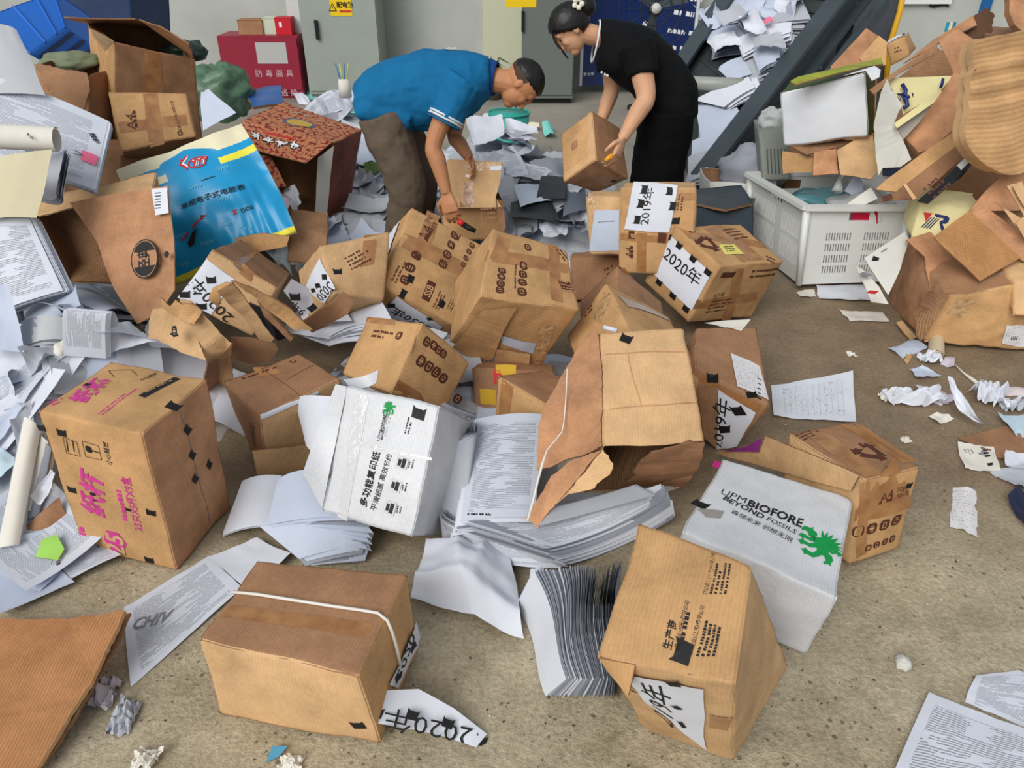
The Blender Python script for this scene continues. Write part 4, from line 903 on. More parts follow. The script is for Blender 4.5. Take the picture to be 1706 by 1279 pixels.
_t, f = plainbox('small_box', 'small bright red box on the red cabinet', 'box', (460, 484), (27, 54.5), 9.4, .2, plain('red_card', (196, 30, 46), .5)); m = MB(); f.rect(m, .35, .6, .03, .05, (1, 0), INK_WH, .002); m.build('sticker', _t, False)

# blue notice board with white lettering
a = Q(967, 142, 9.6); b = Q(1168, -40, 9.6)
t = thing('notice_board', 'dark blue notice board with rows of white Chinese characters', 'notice board', ((a.x + b.x) / 2, 9.62, a.z))
m = MB(); m.box(((a.x + b.x) / 2, 9.62, (a.z + b.z) / 2), (b.x - a.x, .04, b.z - a.z), plain('board_blue', (22, 42, 92), .25, .6, var=.25, scale=2)); 
f = facing(a.x, a.z, 9.6, b.x - a.x, b.z - a.z)
def btxt(s, p0, p1): ptext(f, m, s, p0, p1, INK_WH, .004)
btxt('第七条', (972, 124), (990, 123))
for k_, (p_, q_) in enumerate((((1070, 41), (1088, 48)), ((1122, 24), (1166, 30)), ((1112, 54), (1156, 60)), ((1120, 83), (1140, 84)), ((1150, 2), (1168, 3)))): plines(f, m, p_, q_, 1, .05, INK_WH, k_)
m.build('board', t, False)
for e in ((a.x, (a.z + b.z) / 2, .03, b.z - a.z), (b.x, (a.z + b.z) / 2, .03, b.z - a.z)):
    m = MB(); m.box((e[0], 9.6, e[1]), (e[2], .06, e[3]), plain('white_edge_strip', (214, 218, 220), .4)); m.build('edge_strip', t, False)
# pedestal fan in front of the board, only its guard and hub in view
t = thing('pedestal_fan', 'dark pedestal fan with pale hub in front of the blue board', 'fan', (Q(1093, 14, 8.6).x, 8.6, 0))
c = Q(1093, 14, 8.6); DK = plain('dark_wire', (40, 46, 50), .5)
m = MB()
for r in (.16, .27, .38): m.tube([c + V(r * math.cos(k * math.pi / 18), 0, r * math.sin(k * math.pi / 18)) for k in range(37)], .006, DK, 5, False)
for k in range(14): a_ = k * math.pi / 7; m.tube([c + V(.04 * math.cos(a_), -.03, .04 * math.sin(a_)), c + V(.38 * math.cos(a_), 0, .38 * math.sin(a_))], .003, DK, 4)
m.build('guard', t)
m = MB()
for k in range(3):
    a_ = k * 2 * math.pi / 3 + .3; d = V(math.cos(a_), 0, math.sin(a_)); e = V(-d.z, 0, d.x)
    slab(m, [c + V(0, .05, 0) + d * .05 - e * .02, c + V(0, .04, 0) + d * .33 - e * .05, c + V(0, .07, 0) + d * .33 + e * .10, c + V(0, .06, 0) + d * .05 + e * .04], plain('fan_blade', (70, 78, 82), .4), .004)
m.build('blades', t, False)
m = MB(); m.tube([c + V(0, -.05, 0), c + V(0, .02, 0)], [.045, .055], plain('pale_hub', (196, 198, 194), .4), 16); m.build('hub', t)
m = MB(); m.tube([c + V(0, .06, 0), c + V(0, .2, 0)], [.08, .07], DK, 14); m.tube([V(c.x, 8.72, c.z), V(c.x, 8.72, .03)], .02, DK, 8); m.build('pole', t)
m = MB(); m.tube([V(c.x, 8.72, 0), V(c.x, 8.72, .03)], .2, DK, 20); m.build('base', t)

# potted plant and teal bin beyond the man
t = thing('potted_plant', 'small potted plant with drooping green leaves behind the collar of the man', 'plant', (Q(822, 105, 9.3).x, 9.3, 0)); c = Q(822, 108, 9.3); rn = random.Random(4)
m = MB(); m.tube([V(c.x, 9.3, 0), V(c.x, 9.3, .3)], [.09, .12], plain('plant_pot', (90, 84, 76), .7), 14); m.build('pot', t)
m = MB(); GL = plain('leaf_green', (58, 92, 48), .5, var=.3, scale=20)
for k in range(26):
    a_ = rn.uniform(0, 6.28); L = rn.uniform(.10, .2); d = V(math.cos(a_), math.sin(a_) * .7, 0); e = V(-d.y, d.x, 0) * .018; b0 = V(c.x, 9.3, .3); top = b0 + V(0, 0, c.z - .28 + rn.uniform(-.06, .08)) + d * L * .5
    m.add([b0 - e * .3, b0 + e * .3, top + e, top + d * L - V(0, 0, .07), top - e], [(0, 1, 2, 4), (2, 3, 4)], GL)
m.build('leaves', t)
TEAL = plain('teal_plastic', (44, 158, 146), .4, .4)
t = thing('plastic_bin', 'teal plastic bin behind the head of the man', 'bin', (Q(848, 205, 6.6).x, 6.6, 0)); c = Q(848, 200, 6.6)
m = MB(); m.tube([V(c.x, 6.6, 0), V(c.x, 6.6, .02), V(c.x, 6.6, .40)], [.13, .135, .17], TEAL, 24, True); m.build('body', t)
m = MB(); m.tube([V(c.x + .172 * math.cos(k * math.pi / 12), 6.6 + .172 * math.sin(k * math.pi / 12), .40) for k in range(25)], .009, TEAL, 6, False); m.build('rim', t)

# ------------------------------------------------------------------ inclined conveyor
STEEL = plain('blue_grey_steel', (58, 68, 74), .45, .5, var=.15, scale=3); BELT = plain('dark_rubber_belt', (52, 58, 60), .75, var=.2, scale=6, bump=.2)
R0, R1 = Q(1166, 312, 5.35), Q(1438, -40, 6.5); L0, L1 = Q(1090, 190, 6.6), Q(1256, -60, 7.6)
t = thing('conveyor', 'steel belt conveyor sloping up to the right, loaded with paper', 'conveyor', (R0.x, R0.y, 0))
def beam(m, p, q, w, h, mat, up=V(0, 0, 1)):
    d = (q - p).normalized(); s = d.cross(up).normalized(); n = s.cross(d)
    P = []
    for e in (p, q):
        for j in (-1, 1):
            for k in (-1, 1): P.append(e + s * (j * w / 2) + n * (k * h / 2))
    m.hexa(P, mat)
for p, q in ((R0, R1), (L0, L1)):
    m = MB(); beam(m, p, q, .07, .27, STEEL); beam(m, p + V(.02, -.03, .145), q + V(.02, -.03, .145), .14, .03, STEEL); beam(m, p + V(.02, -.03, -.145), q + V(.02, -.03, -.145), .14, .03, STEEL); m.build('side_rail', t, False)
m = MB(); beam(m, R0 + V(.20, -.02, -.17), R1 + V(.20, -.02, -.17), .06, .09, STEEL); m.build('lower_rail', t, False)
dn = V(0, 0, -.02)
m = MB(); m.grid(lambda u, v: bil((R0 + dn, R1 + dn, L1 + dn, L0 + dn), u, v) + V(0, 0, -.03 * math.sin(math.pi * v)), 40, 10, BELT); 
for k in range(14): m.grid(lambda u, v: bil((R0 + dn, R1 + dn, L1 + dn, L0 + dn), .04 + k * .07 + u * .012, v) + V(0, 0, -.03 * math.sin(math.pi * v) + .012), 1, 10, BELT)
m.build('belt', t)
m = MB(); a, b = Q(1100, 136, 6.35), Q(1245, 142, 6.0); m.tube([a, b], .05, plain('pale_roller', (150, 154, 146), .4, .5), 12); m.build('roller', t)
for f_ in (.45, .95):
    for P_, Q_ in ((R0, R1), (L0, L1)):
        c = lerp(P_, Q_, f_); m = MB(); m.box((c.x, c.y, c.z / 2 - .05), (.07, .07, c.z - .1), STEEL); m.build('leg', t, False)
# hopper beside the conveyor: dark sheet with a yellow edge
t = thing('machine_panel', 'dark grey machine side panel with a yellow edge beyond the cardboard pile', 'machine', (Q(1430, 60, 7.2).x, 7.2, 0))
m = MB(); P = [Q(1345, 130, 7.2), Q(1375, 20, 7.3), Q(1400, -60, 7.4), Q(1512, -60, 7.4), Q(1497, 20, 7.3), Q(1478, 90, 7.2), Q(1470, 180, 7.2), Q(1330, 180, 7.2)]
slab(m, P, plain('dark_slate_paint', (62, 66, 72), .5), .04); m.build('panel', t, False)
m = MB(); m.tube([Q(1514, -60, 7.36), Q(1499, 20, 7.26), Q(1483, 72, 7.16), Q(1474, 150, 7.16)], .026, plain('yellow_paint', (214, 160, 30), .5), 8); m.build('yellow_edge', t)
m = MB(); m.tube([Q(1375, 55, 7.12), Q(1366, 115, 7.12)], .012, plain('pale_rod', (190, 194, 190), .4), 8); m.build('rod', t)
for x in (1360, 1460):
    c = Q(x, 180, 7.22); m = MB(); m.box((c.x, c.y, c.z / 2), (.06, .06, c.z), STEEL); m.build('leg', t, False)
# things on the right part of the back wall
a = Q(1626, 34, YB); b = Q(1664, -40, YB); m = MB(); m.box(((a.x + b.x) / 2, YB - .015, (a.z + b.z) / 2), (b.x - a.x, .03, b.z - a.z), plain('sign_blue', (24, 92, 148), .4)); tag(m.build('wall_sign', None, False), 'plain blue sign on the white wall, top right', 'sign')
a = Q(1573, 52, YB); b = Q(1593, 37, YB); m = MB(); w = b.x - a.x
for i, cm in enumerate((plain('sticker_teal', (40, 150, 176), .5), plain('sticker_cream', (220, 216, 180), .5), plain('sticker_teal2', (36, 128, 160), .5))): m.box((a.x + w * (i * .33 + .17), YB - .004, (a.z + b.z) / 2), (w * .33, .008, b.z - a.z), cm)
tag(m.build('wall_sticker', None, False), 'small teal and cream striped sticker on the white wall', 'sticker')
m = MB(); m.tube([Q(1549, 9, YB - .02), Q(1556, 11, YB - .02), Q(1566, 9, YB - .02), Q(1574, 8, YB - .02), Q(1580, 11, YB - .02), Q(1576, 5, YB - .02)], .012, INK, 6); tag(m.build('cable', None), 'short black cable looped on the white wall', 'cable')
a = Q(1500, 6, YB); b = Q(1590, -30, YB); m = MB(); m.box(((a.x + b.x) / 2, YB - .03, (a.z + b.z) / 2), (b.x - a.x, .06, b.z - a.z), plain('white_board', (220, 224, 222), .4)); structure(m, 'trim_4')


# ------------------------------------------------------------------ the pile of flattened cartons at the right
def qs(Y, *pts): return [Q(x, y, Y) for x, y in pts]
def qd(*pts): return [Q(*p) for p in pts]
def board(name, label, cat, pts, mat, th=.006, group=None, back=None, jag=.0, seed=0, amp=.006, deco=None, edge=None, parent=None):
    m = MB(); f = slab(m, pts, mat, th, back, jag, seed, edge, amp, nrm=V(0, -1, .4))
    if deco: deco(f, m)
    o = m.build(name, parent)
    if parent is None: tag(o, label, cat, group)
    return o
def pbox(name, label, cat, front, depth, mat, group=None, mats=None, skip=(), seed=0, deco=None, inner=False, amp=.006, bulge=.008):
    """carton from its front face (top-left, top-right, bottom-right, bottom-left) and the vector to its back"""
    tl, tr, br, bl = [Vector(p) for p in front]; d = Vector(depth)
    c = {'O': tl, 'A': tr, 'C': bl, 'AC': br, 'B': tl + d, 'AB': tr + d, 'BC': bl + d, 'ABC': br + d}
    k = '_%d' % len(FIT); FIT[k] = c
    return box_thing(k, name, label, mat, seed, group, cat, skip, mats, deco, amp, bulge, inner)

c, t = box_thing('openlow', 'cardboard_box', 'crushed big brown carton lying on the floor at the right edge', KRAFT_D, 30, mats={'AC': KRAFT, 'BC': KRAFT_D, 'AB': KRAFT_D}, amp=.016, bulge=.02,
    prints=lambda c, mb, t: (sheet_part(c.face('AC'), t, [(1676, 541), (1715, 541), (1708, 577), (1668, 571)], 'address_label', TICKET, .006, deco=lambda g, m: [pbar(g, m, (1684 + 3 * k, 566), (1686 + 3 * k, 560), .004, INK) for k in range(4)]),
                             tape_part(c.face('AC'), t, [(1597, 497), (1628, 500), (1600, 530), (1576, 522)], TAPE_G)))
m = MB(); slab(m, [Q(1548, 484, 3.22), Q(1581, 490, 3.22), Q(1560, 530, 3.2), Q(1536, 568, 3.18), Q(1526, 556, 3.22), Q(1528, 536, 3.24), Q(1522, 524, 3.26)], KRAFT_IN, .006, None, .003, 2, amp=.006); m.build('end_flap', t)
m = MB(); slab(m, [Q(1510, 402, 3.62), Q(1553, 385, 3.66), Q(1604, 452, 3.5), Q(1618, 464, 3.46), Q(1580, 471, 3.44), Q(1549, 484, 3.4), Q(1540, 450, 3.5), Q(1541, 430, 3.54)], KRAFT_P, .006, None, .002, 3, amp=.014); m.build('crushed_flap', t)

c, t = box_thing('green', 'carton', 'carton with one blank white side and dark green edges, on the cardboard pile', plain('dark_green_print', (52, 70, 26), .5, var=.3, scale=14), 31, mats={'AC': plain('white_card_face', (216, 220, 226), .5, var=.02, scale=8)}, amp=.006,
    prints=lambda c, mb, t: (plines(c.face('BC'), mb, (1450, 200), (1451, 140), 1, .012, plain('gold_ink', (150, 140, 60), .5), 2),))
m = MB(); slab(m, [Q(1316, 136, 4.15), Q(1330, 128, 4.2), Q(1440, 104, 4.3), Q(1468, 97, 4.35), Q(1470, 108, 4.25), Q(1440, 112, 4.15), Q(1325, 142, 4.1)], plain('lime_card', (146, 152, 50), .5, var=.25, scale=10), .006, amp=.006); m.build('top_flap', t)
m = MB(); slab(m, [Q(1406, 126, 4.06), Q(1456, 110, 4.1), Q(1466, 116, 4.1), Q(1464, 128, 4.05), Q(1452, 134, 4.04), Q(1442, 118, 4.05)], plain('white_card_face', (216, 220, 226)), .004, amp=.006); m.build('torn_liner', t)
c, t = box_thing('rsmall', 'cardboard_box', 'small tan carton with a white slip and black tab on top, high on the pile', KRAFT, 32, prints=lambda c, mb, t: (sheet_part(c.face('AB'), t, [(1480, 69), (1512, 55), (1510, 60), (1478, 74)], 'white_slip', PAPER, .004, tabs=((1506, 57),), tabd=.03), plines(c.face('AC'), mb, (1490, 82), (1500, 79), 2, .01, INK_BR, 3)))
board('cardboard_sheet', 'pinkish cardboard sheet leaning behind the small tan carton', 'cardboard', qd((1384, 110, 5.05), (1443, 47, 5.2), (1470, 64, 5.2), (1462, 130, 5.05), (1452, 262, 5.02), (1390, 262, 5.02), (1370, 150, 5.03)), KRAFT_P)
board('cardboard_sheet', 'folded tan cardboard piece left of the small tan carton', 'cardboard', qd((1432, 98, 4.9), (1464, 60, 5.0), (1478, 70, 4.95), (1476, 110, 4.8), (1440, 112, 4.8)), KRAFT)

# large open carton, its torn rim running up to the right
t = thing('open_carton', 'large open brown carton tipped over, dark inside, torn rim, at the upper right', 'box', (2.45, 4.3, .6))
def part(name, pts, mat, parent, **kw):
    m = MB(); slab(m, pts, mat, kw.pop('th', .006), nrm=V(0, -1, .4), **kw); return m.build(name, parent)
part('rim_flap', qd((1448, 150, 4.05), (1562, 71, 4.2), (1560, 89, 4.18), (1500, 122, 4.1), (1456, 158, 4.0)), KRAFT_D, t, amp=.004, seed=2)
part('rim_flap', qd((1505, 106, 4.2), (1556, 66, 4.32), (1621, 26, 4.45), (1628, 42, 4.4), (1562, 74, 4.2)), KRAFT_P, t, amp=.004, seed=3)
part('back_panel', qd((1470, 150, 4.75), (1562, 80, 4.85), (1612, 110, 4.8), (1606, 240, 4.6), (1480, 250, 4.6)), KRAFT_IN, t, amp=.004)
part('side_panel', qd((1563, 68, 4.2), (1595, 49, 4.28), (1624, 68, 4.25), (1612, 150, 4.1), (1606, 198, 4.0), (1550, 248, 3.95), (1530, 254, 3.96), (1509, 232, 4.0), (1569, 150, 4.12), (1589, 122, 4.16)), KRAFT_P, t, amp=.006, seed=5, edge=KRAFT_L)
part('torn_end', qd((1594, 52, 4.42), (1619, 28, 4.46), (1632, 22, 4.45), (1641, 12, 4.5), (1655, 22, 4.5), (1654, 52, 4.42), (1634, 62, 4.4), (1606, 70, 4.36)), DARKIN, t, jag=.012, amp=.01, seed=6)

# cream gift bag, gaping, with a ribbon and a logo
CREAM = plain('cream_card', (222, 212, 158), .6, var=.04, scale=6); WCARD = plain('white_card', (216, 216, 208), .55, var=.05, scale=5); RIB = plain('blue_ribbon', (34, 50, 110), .4)
t = thing('paper_bag', 'gaping cream paper bag with blue ribbon and a red and blue logo', 'bag', (2.1, 4.1, .5))
def logo(f, mb, px, py, s):
    u, v = uvpx(f, px, py); g = f.mapper(u, v, (1, 0), .002)
    def P(pts, mt): mb.add([g(x * s, y * s) for x, y in pts], [list(range(len(pts)))], mt)
    P([(-1.0, .5), (-.45, .5), (-.72, -.1)], INK_RD)
    nb = plain('navy_ink', (34, 44, 92), .5)
    P([(-.35, .5), (.5, .5), (.68, .35), (.66, .1), (.5, -.05), (.2, -.05), (.1, .1), (.32, .18), (.32, .3), (-.2, .3)], nb)
    for k in range(4): P([(-.5 + .17 * k, .25), (-.42 + .17 * k, .25), (-.85 + .17 * k, -.5), (-.95 + .17 * k, -.5)], nb)
    P([(.1, .0), (.3, .0), (.6, -.5), (.35, -.5)], nb)
fb = MB(); f = slab(fb, qd((1477, 131, 4.12), (1517, 129, 4.14), (1587, 126, 4.16), (1566, 152, 4.1), (1504, 192, 4.02), (1500, 174, 4.05), (1487, 152, 4.08)), CREAM, .004, nrm=V(0, -1, .4), amp=.003)
logo(f, fb, 1501, 165, .06); plines(f, fb, (1522, 166), (1546, 160), 1, .035, INK, 3); fb.build('back_panel', t)
part('side_panel', qd((1477, 131, 4.06), (1468, 152, 4.0), (1456, 206, 3.92), (1463, 292, 3.85), (1470, 280, 3.86), (1500, 279, 3.88), (1519, 266, 3.9), (1501, 228, 3.95), (1489, 206, 3.97), (1504, 174, 4.02), (1487, 152, 4.04)), WCARD, t, jag=.002, amp=.006, th=.004, back=CREAM, edge=CREAM)
part('front_flap', qd((1489, 206, 3.93), (1566, 149, 4.02), (1569, 153, 4.02), (1555, 172, 3.98), (1494, 214, 3.9)), CREAM, t, th=.004)
part('gusset', qd((1494, 213, 3.96), (1556, 170, 4.03), (1530, 205, 3.98), (1505, 232, 3.94)), plain('grey_card', (176, 172, 162), .6), t, th=.003)
m = MB(); m.tube(qd((1503, 140, 4.07), (1509, 150, 4.05), (1508, 158, 4.03), (1514, 162, 4.02), (1508, 168, 4.02), (1505, 160, 4.02), (1510, 166, 4.01), (1512, 176, 4.0), (1505, 180, 4.0)), .010, RIB, 6); m.build('ribbon', t)
m = MB(); m.tube(qd((1571, 132, 4.1), (1570, 138, 4.08), (1567, 146, 4.08)), .008, RIB, 6); m.build('ribbon', t)
part('dark_lining', qd((1470, 280, 3.87), (1500, 279, 3.89), (1494, 296, 3.86), (1470, 292, 3.85)), plain('navy_plastic', (34, 42, 62), .4), t, th=.004)
# folded long carton running down to the crate
t = thing('folded_carton', 'long flattened brown carton slanting down into the white crate', 'cardboard', (2.0, 3.9, .4))
part('upper_panel', qd((1458, 316, 3.72), (1478, 298, 3.75), (1606, 208, 3.98), (1610, 232, 3.93), (1492, 320, 3.7)), KRAFT, t, amp=.004)
m = MB(); f = slab(m, qd((1461, 336, 3.7), (1492, 320, 3.69), (1610, 231, 3.92), (1614, 253, 3.88), (1526, 332, 3.68)), KRAFT_D, .006, nrm=V(0, -1, .4), amp=.003)
plines(f, m, (1540, 318), (1570, 292), 3, .016, INK_BR, 3); pbar(f, m, (1470, 332), (1486, 326), .03); m.build('lower_panel', t)
board('cardboard_strip', 'narrow tan cardboard strip edge-on across the long flattened carton', 'cardboard', qd((1504, 308, 3.64), (1509, 306, 3.64), (1527, 330, 3.6), (1521, 333, 3.6)), KRAFT_L, .01)
board('black_plastic_sheet', 'black plastic sheet with a white corner under the flattened carton', 'plastic sheet', qd((1530, 336, 3.66), (1592, 280, 3.78), (1612, 254, 3.82), (1626, 262, 3.8), (1600, 296, 3.72), (1548, 340, 3.62)), plain('black_glossy_plastic', (22, 24, 26), .25, .5), .006, amp=.012)
board('white_card_scrap', 'torn white card corner beside the black plastic sheet', 'paper', qd((1594, 276, 3.72), (1613, 257, 3.76), (1622, 262, 3.74), (1601, 284, 3.68)), WCARD, .003, amp=.004)

# thick bundle of flattened corrugated board at the right edge
def bundle_fn():
    q = qd((1620, 66, 3.62), (1752, 44, 3.75), (1752, 300, 3.6), (1600, 300, 3.5)); n = (q[1] - q[0]).cross(q[3] - q[0]).normalized(); n = n if n.y < 0 else -n
    def S(u, v, off):
        uu = u
        if v > .72: uu = u + (1 - u) * .36 * ((v - .72) / .28) ** 2
        if v < .25: uu = u + (1 - u) * .03
        vv = v * (.93 - .06 * u + .05 * math.sin(u * 5))
        w = v + .03 * math.sin(u * 4) + .02 * u; F_ = (0, .16, .24, .31, .38, .46, .52, .68, .82, 1.2); rid = .02 * math.sin(math.pi * u)
        for k in range(len(F_) - 1):
            if F_[k] <= w < F_[k + 1]: t_ = (w - F_[k]) / (F_[k + 1] - F_[k]); rid += (.018 * t_ if k % 2 else .018 * (1 - t_)) * (1 if k < 7 else .6)
        return bil(q, uu, vv) + n * (rid + off) + nzv((u * 2, v * 2, 0), 2.2, 9) * .008
    return S
S = bundle_fn(); t = thing('cardboard_bundle', 'thick creased bundle of flattened tan corrugated board at the right edge', 'cardboard', (2.3, 3.7, .72))
m = MB(); m.grid(lambda u, v: S(u, v, 0), 18, 60, cardboard('creased_kraft_board', (200, 156, 106), flute=.32, period=.026), uvfn=lambda u, v: (v * .7 + .02 * math.sin(u * 4), u * .4)); m.grid(lambda u, v: S(u, v, -.035), 18, 60, KRAFT_IN, flip=True)  # colour bands on the front paint the shade along the fold lines
for f0 in ((lambda t_: (t_, 0)), (lambda t_: (t_, 1)), (lambda t_: (0, t_)), (lambda t_: (1, t_))): m.grid(lambda u, v: S(*f0(u), -.035 * v), 40, 1, KRAFT_L)
m.build('front_board', t)
m = MB(); m.grid(lambda u, v: S(u * .97 + .03, v * .96 + .02, -.04), 18, 40, KRAFT_D); m.grid(lambda u, v: S(u * .97 + .03, v * .96 + .02, -.09), 18, 40, KRAFT_IN, flip=True)
for f0 in ((lambda t_: (t_, 0)), (lambda t_: (t_, 1)), (lambda t_: (0, t_))): m.grid(lambda u, v: S(f0(u)[0] * .97 + .03, f0(u)[1] * .96 + .02, -.04 - .05 * v), 40, 1, KRAFT_L)
m.build('rear_board', t)
board('kraft_sack', 'brown kraft sack corner at the top right edge of the pile', 'sack', qd((1674, -20, 4.6), (1740, -20, 4.7), (1740, 60, 4.5), (1706, 56, 4.45), (1686, 42, 4.45), (1675, 24, 4.5)), KRAFT_P, .03, amp=.02)
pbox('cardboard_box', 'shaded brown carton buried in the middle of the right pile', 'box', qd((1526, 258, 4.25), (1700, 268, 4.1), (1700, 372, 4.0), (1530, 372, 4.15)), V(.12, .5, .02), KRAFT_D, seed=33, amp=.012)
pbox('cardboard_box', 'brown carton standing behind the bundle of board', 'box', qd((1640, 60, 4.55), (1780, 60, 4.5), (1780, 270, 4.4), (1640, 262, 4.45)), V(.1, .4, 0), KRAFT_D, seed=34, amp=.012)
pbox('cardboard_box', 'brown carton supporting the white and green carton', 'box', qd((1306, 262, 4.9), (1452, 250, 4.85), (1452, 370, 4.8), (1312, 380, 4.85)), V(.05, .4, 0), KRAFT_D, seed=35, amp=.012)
# kraft pieces below the green and white carton
for i, (lab, pts, mt) in enumerate((
    ('tan cardboard flap below the blank white side of the carton', ((1304, 252, 4.32), (1350, 262, 4.25), (1374, 278, 4.2), (1372, 290, 4.2), (1306, 290, 4.3)), KRAFT),
    ('pinkish folded cardboard piece just behind the crate rim', ((1356, 254, 4.18), (1392, 250, 4.2), (1398, 292, 4.1), (1352, 292, 4.1)), KRAFT_P),
    ('taped crumpled tan cardboard below the green edge', ((1394, 252, 4.12), (1424, 232, 4.16), (1456, 228, 4.12), (1462, 285, 4.0), (1450, 300, 3.98), (1402, 292, 4.05)), KRAFT_L),
    ('thin dark cardboard layers squeezed under the white carton', ((1320, 246, 4.28), (1400, 232, 4.26), (1420, 236, 4.2), (1380, 250, 4.2), (1345, 258, 4.22)), KRAFT_D))):
    board('cardboard_piece', lab, 'cardboard', qd(*pts), mt, .008, seed=i, amp=.012, jag=.001)
# cream carton with the same logo, half hidden
def deco_logo(c, mb, t): logo(c.face('AC'), mb, 1562, 370, .075)
pbox('cream_carton', 'cream carton with red triangle and blue letter logo beside the crate', 'box', qd((1534, 337, 3.75), (1640, 352, 3.7), (1628, 410, 3.62), (1518, 396, 3.68)), V(.05, .22, .02), CREAM, seed=36, deco=deco_logo)
# open carton leaning over it
t = thing('open_carton', 'open brown carton showing its ribbed inner flap, above the crushed carton', 'box', (2.3, 3.4, .4))
panel(m := MB(), qd((1555, 394, 3.44), (1616, 352, 3.56), (1700, 430, 3.36), (1632, 469, 3.26)), KRAFT_C, .006, (10, 10), .005, 3); m.build('inner_flap', t)
part('rim_panel', qd((1616, 352, 3.57), (1645, 348, 3.58), (1740, 418, 3.4), (1740, 460, 3.34), (1700, 431, 3.37)), KRAFT_P, t, amp=.004)
part('side_panel', qd((1614, 351, 3.6), (1640, 318, 3.66), (1672, 290, 3.72), (1740, 262, 3.74), (1740, 330, 3.66), (1700, 350, 3.62), (1650, 352, 3.6)), KRAFT_P, t, amp=.008)
part('back_panel', qd((1640, 352, 3.75), (1690, 300, 3.85), (1760, 300, 3.85), (1760, 440, 3.6), (1700, 420, 3.62)), KRAFT_IN, t, amp=.004)
for i, pts in enumerate((((1655, 337, 3.5), (1668, 345, 3.47), (1706, 398, 3.4), (1720, 402, 3.4), (1710, 370, 3.42)), ((1676, 312, 3.55), (1690, 306, 3.55), (1712, 350, 3.44), (1706, 362, 3.42)), ((1688, 308, 3.52), (1704, 302, 3.52), (1724, 350, 3.42), (1712, 352, 3.42)), ((1690, 372, 3.42), (1712, 352, 3.44), (1730, 380, 3.4), (1706, 398, 3.38)))):
    board('kraft_crumple', ('folded kraft wrapping strip, lowest of the fan at the right edge', 'creased kraft wrapping strip in the fan at the right edge, left blade', 'creased kraft wrapping strip in the fan at the right edge, top blade', 'flat kraft scrap under the fan of wrapping at the right edge')[i], 'wrapping paper', qd(*pts), KRAFT_L, .004, amp=.012, seed=i + 4)
board('plastic_wrap', 'grey plastic wrap hanging below the ribbed inner flap', 'plastic', qd((1655, 462, 3.32), (1706, 432, 3.4), (1730, 450, 3.38), (1700, 470, 3.3), (1664, 473, 3.28)), plain('grey_film', (150, 158, 156), .2, .6, bump=.5), .004, amp=.01)
pbox('cardboard_box', 'tan taped carton corner on the crushed carton at the right edge', 'box', qd((1690, 470, 3.22), (1790, 464, 3.2), (1790, 530, 3.1), (1688, 522, 3.14)), V(.05, .25, .02), KRAFT_L, seed=38, amp=.01)
# leaflets propped against the crushed carton
board('flyer_sheet', 'stiff off-white printed card leaning on the crushed carton', 'card', qd((1440, 430, 3.55), (1508, 386, 3.72), (1515, 398, 3.7), (1500, 446, 3.5), (1480, 493, 3.34), (1462, 468, 3.42)), WCARD, .003, amp=.006, deco=lambda f, m: (pbar(f, m, (1457, 436), (1460, 428), .03, INK), pbar(f, m, (1468, 420), (1500, 402), .008, INK_GY)))
board('flyer_sheet', 'narrow white leaflet with a red emblem, lowest of the two cards by the crate', 'leaflet', qd((1425, 443, 3.58), (1436, 448, 3.52), (1464, 478, 3.38), (1481, 507, 3.24), (1451, 503, 3.28)), PAPER_W, .003, amp=.004, deco=lambda f, m: (pbar(f, m, (1446, 486), (1461, 488), .03, INK_RD), pbar(f, m, (1434, 455), (1448, 460), .03, INK_GY)))

# ------------------------------------------------------------------ white slotted crate
CRW = plain('white_crate_plastic', (214, 217, 214), .4, .45, var=.03, scale=5)
c = Carton(FIT['crate'], 0, 0, bulge=0, rnd=0); t = thing('plastic_crate', 'white slotted plastic crate filled with packaging, right of the heap', 'crate', tuple(V(c.mid.x, c.mid.y, 0)))
def slot_wall(key, groups, rows, hole):
    q = c.quad(key); n, pos = c.normal(key)
    us = {0., 1.}; vs = {0., 1.}; holes = []
    for g0, g1, k in groups:
        w = (g1 - g0) / k
        for i in range(k): us |= {round(g0 + w * i, 4), round(g0 + w * (i + .5), 4)}
        us.add(round(g1, 4))
    for r0, r1 in rows: vs |= {r0, r1}
    us |= {hole[0], hole[1]}; vs |= {hole[2], hole[3]}
    us, vs = sorted(us), sorted(vs)
    def is_hole(u, v):
        if hole[0] < u < hole[1] and hole[2] < v < hole[3]: return True
        if not any(a < v < b for a, b in rows): return False
        for g0, g1, k in groups:
            if g0 < u < g1: return ((u - g0) / ((g1 - g0) / k)) % 1 < .5
        return False
    m = MB(); P = [bil(q, u, v) for v in vs for u in us]; F = []
    for j in range(len(vs) - 1):
        for i in range(len(us) - 1):
            if not is_hole((us[i] + us[i + 1]) / 2, (vs[j] + vs[j + 1]) / 2):
                a = j * len(us) + i; f_ = [a, a + 1, a + len(us) + 1, a + len(us)]; F.append(f_ if pos else f_[::-1])
    m.add(P, F, CRW, [(0, 0)] * len(P), True); o = m.build('side_wall', t, False)
    so = o.modifiers.new('thickness', 'SOLIDIFY'); so.thickness = .008; so.offset = -1
R4 = ((.33, .43), (.47, .57), (.62, .72), (.76, .86))
slot_wall('BC', ((.22, .48, 10), (.60, .86, 10)), R4, (.42, .62, .07, .17))
slot_wall('AC', ((.08, .40, 14), (.50, .92, 18)), ((.2, .45), (.5, .8)), (.40, .60, .06, .14))
slot_wall('ac', ((.10, .45, 10), (.55, .90, 10)), R4, (.40, .60, .07, .17)); slot_wall('bc', ((.12, .45, 10), (.55, .9, 10)), R4, (.25, .50, .07, .2))
m = MB(); q = c.quad('ab'); slab(m, [lerp(p, ctr(q), .02) for p in q], CRW, .01); m.build('bottom', t, False)
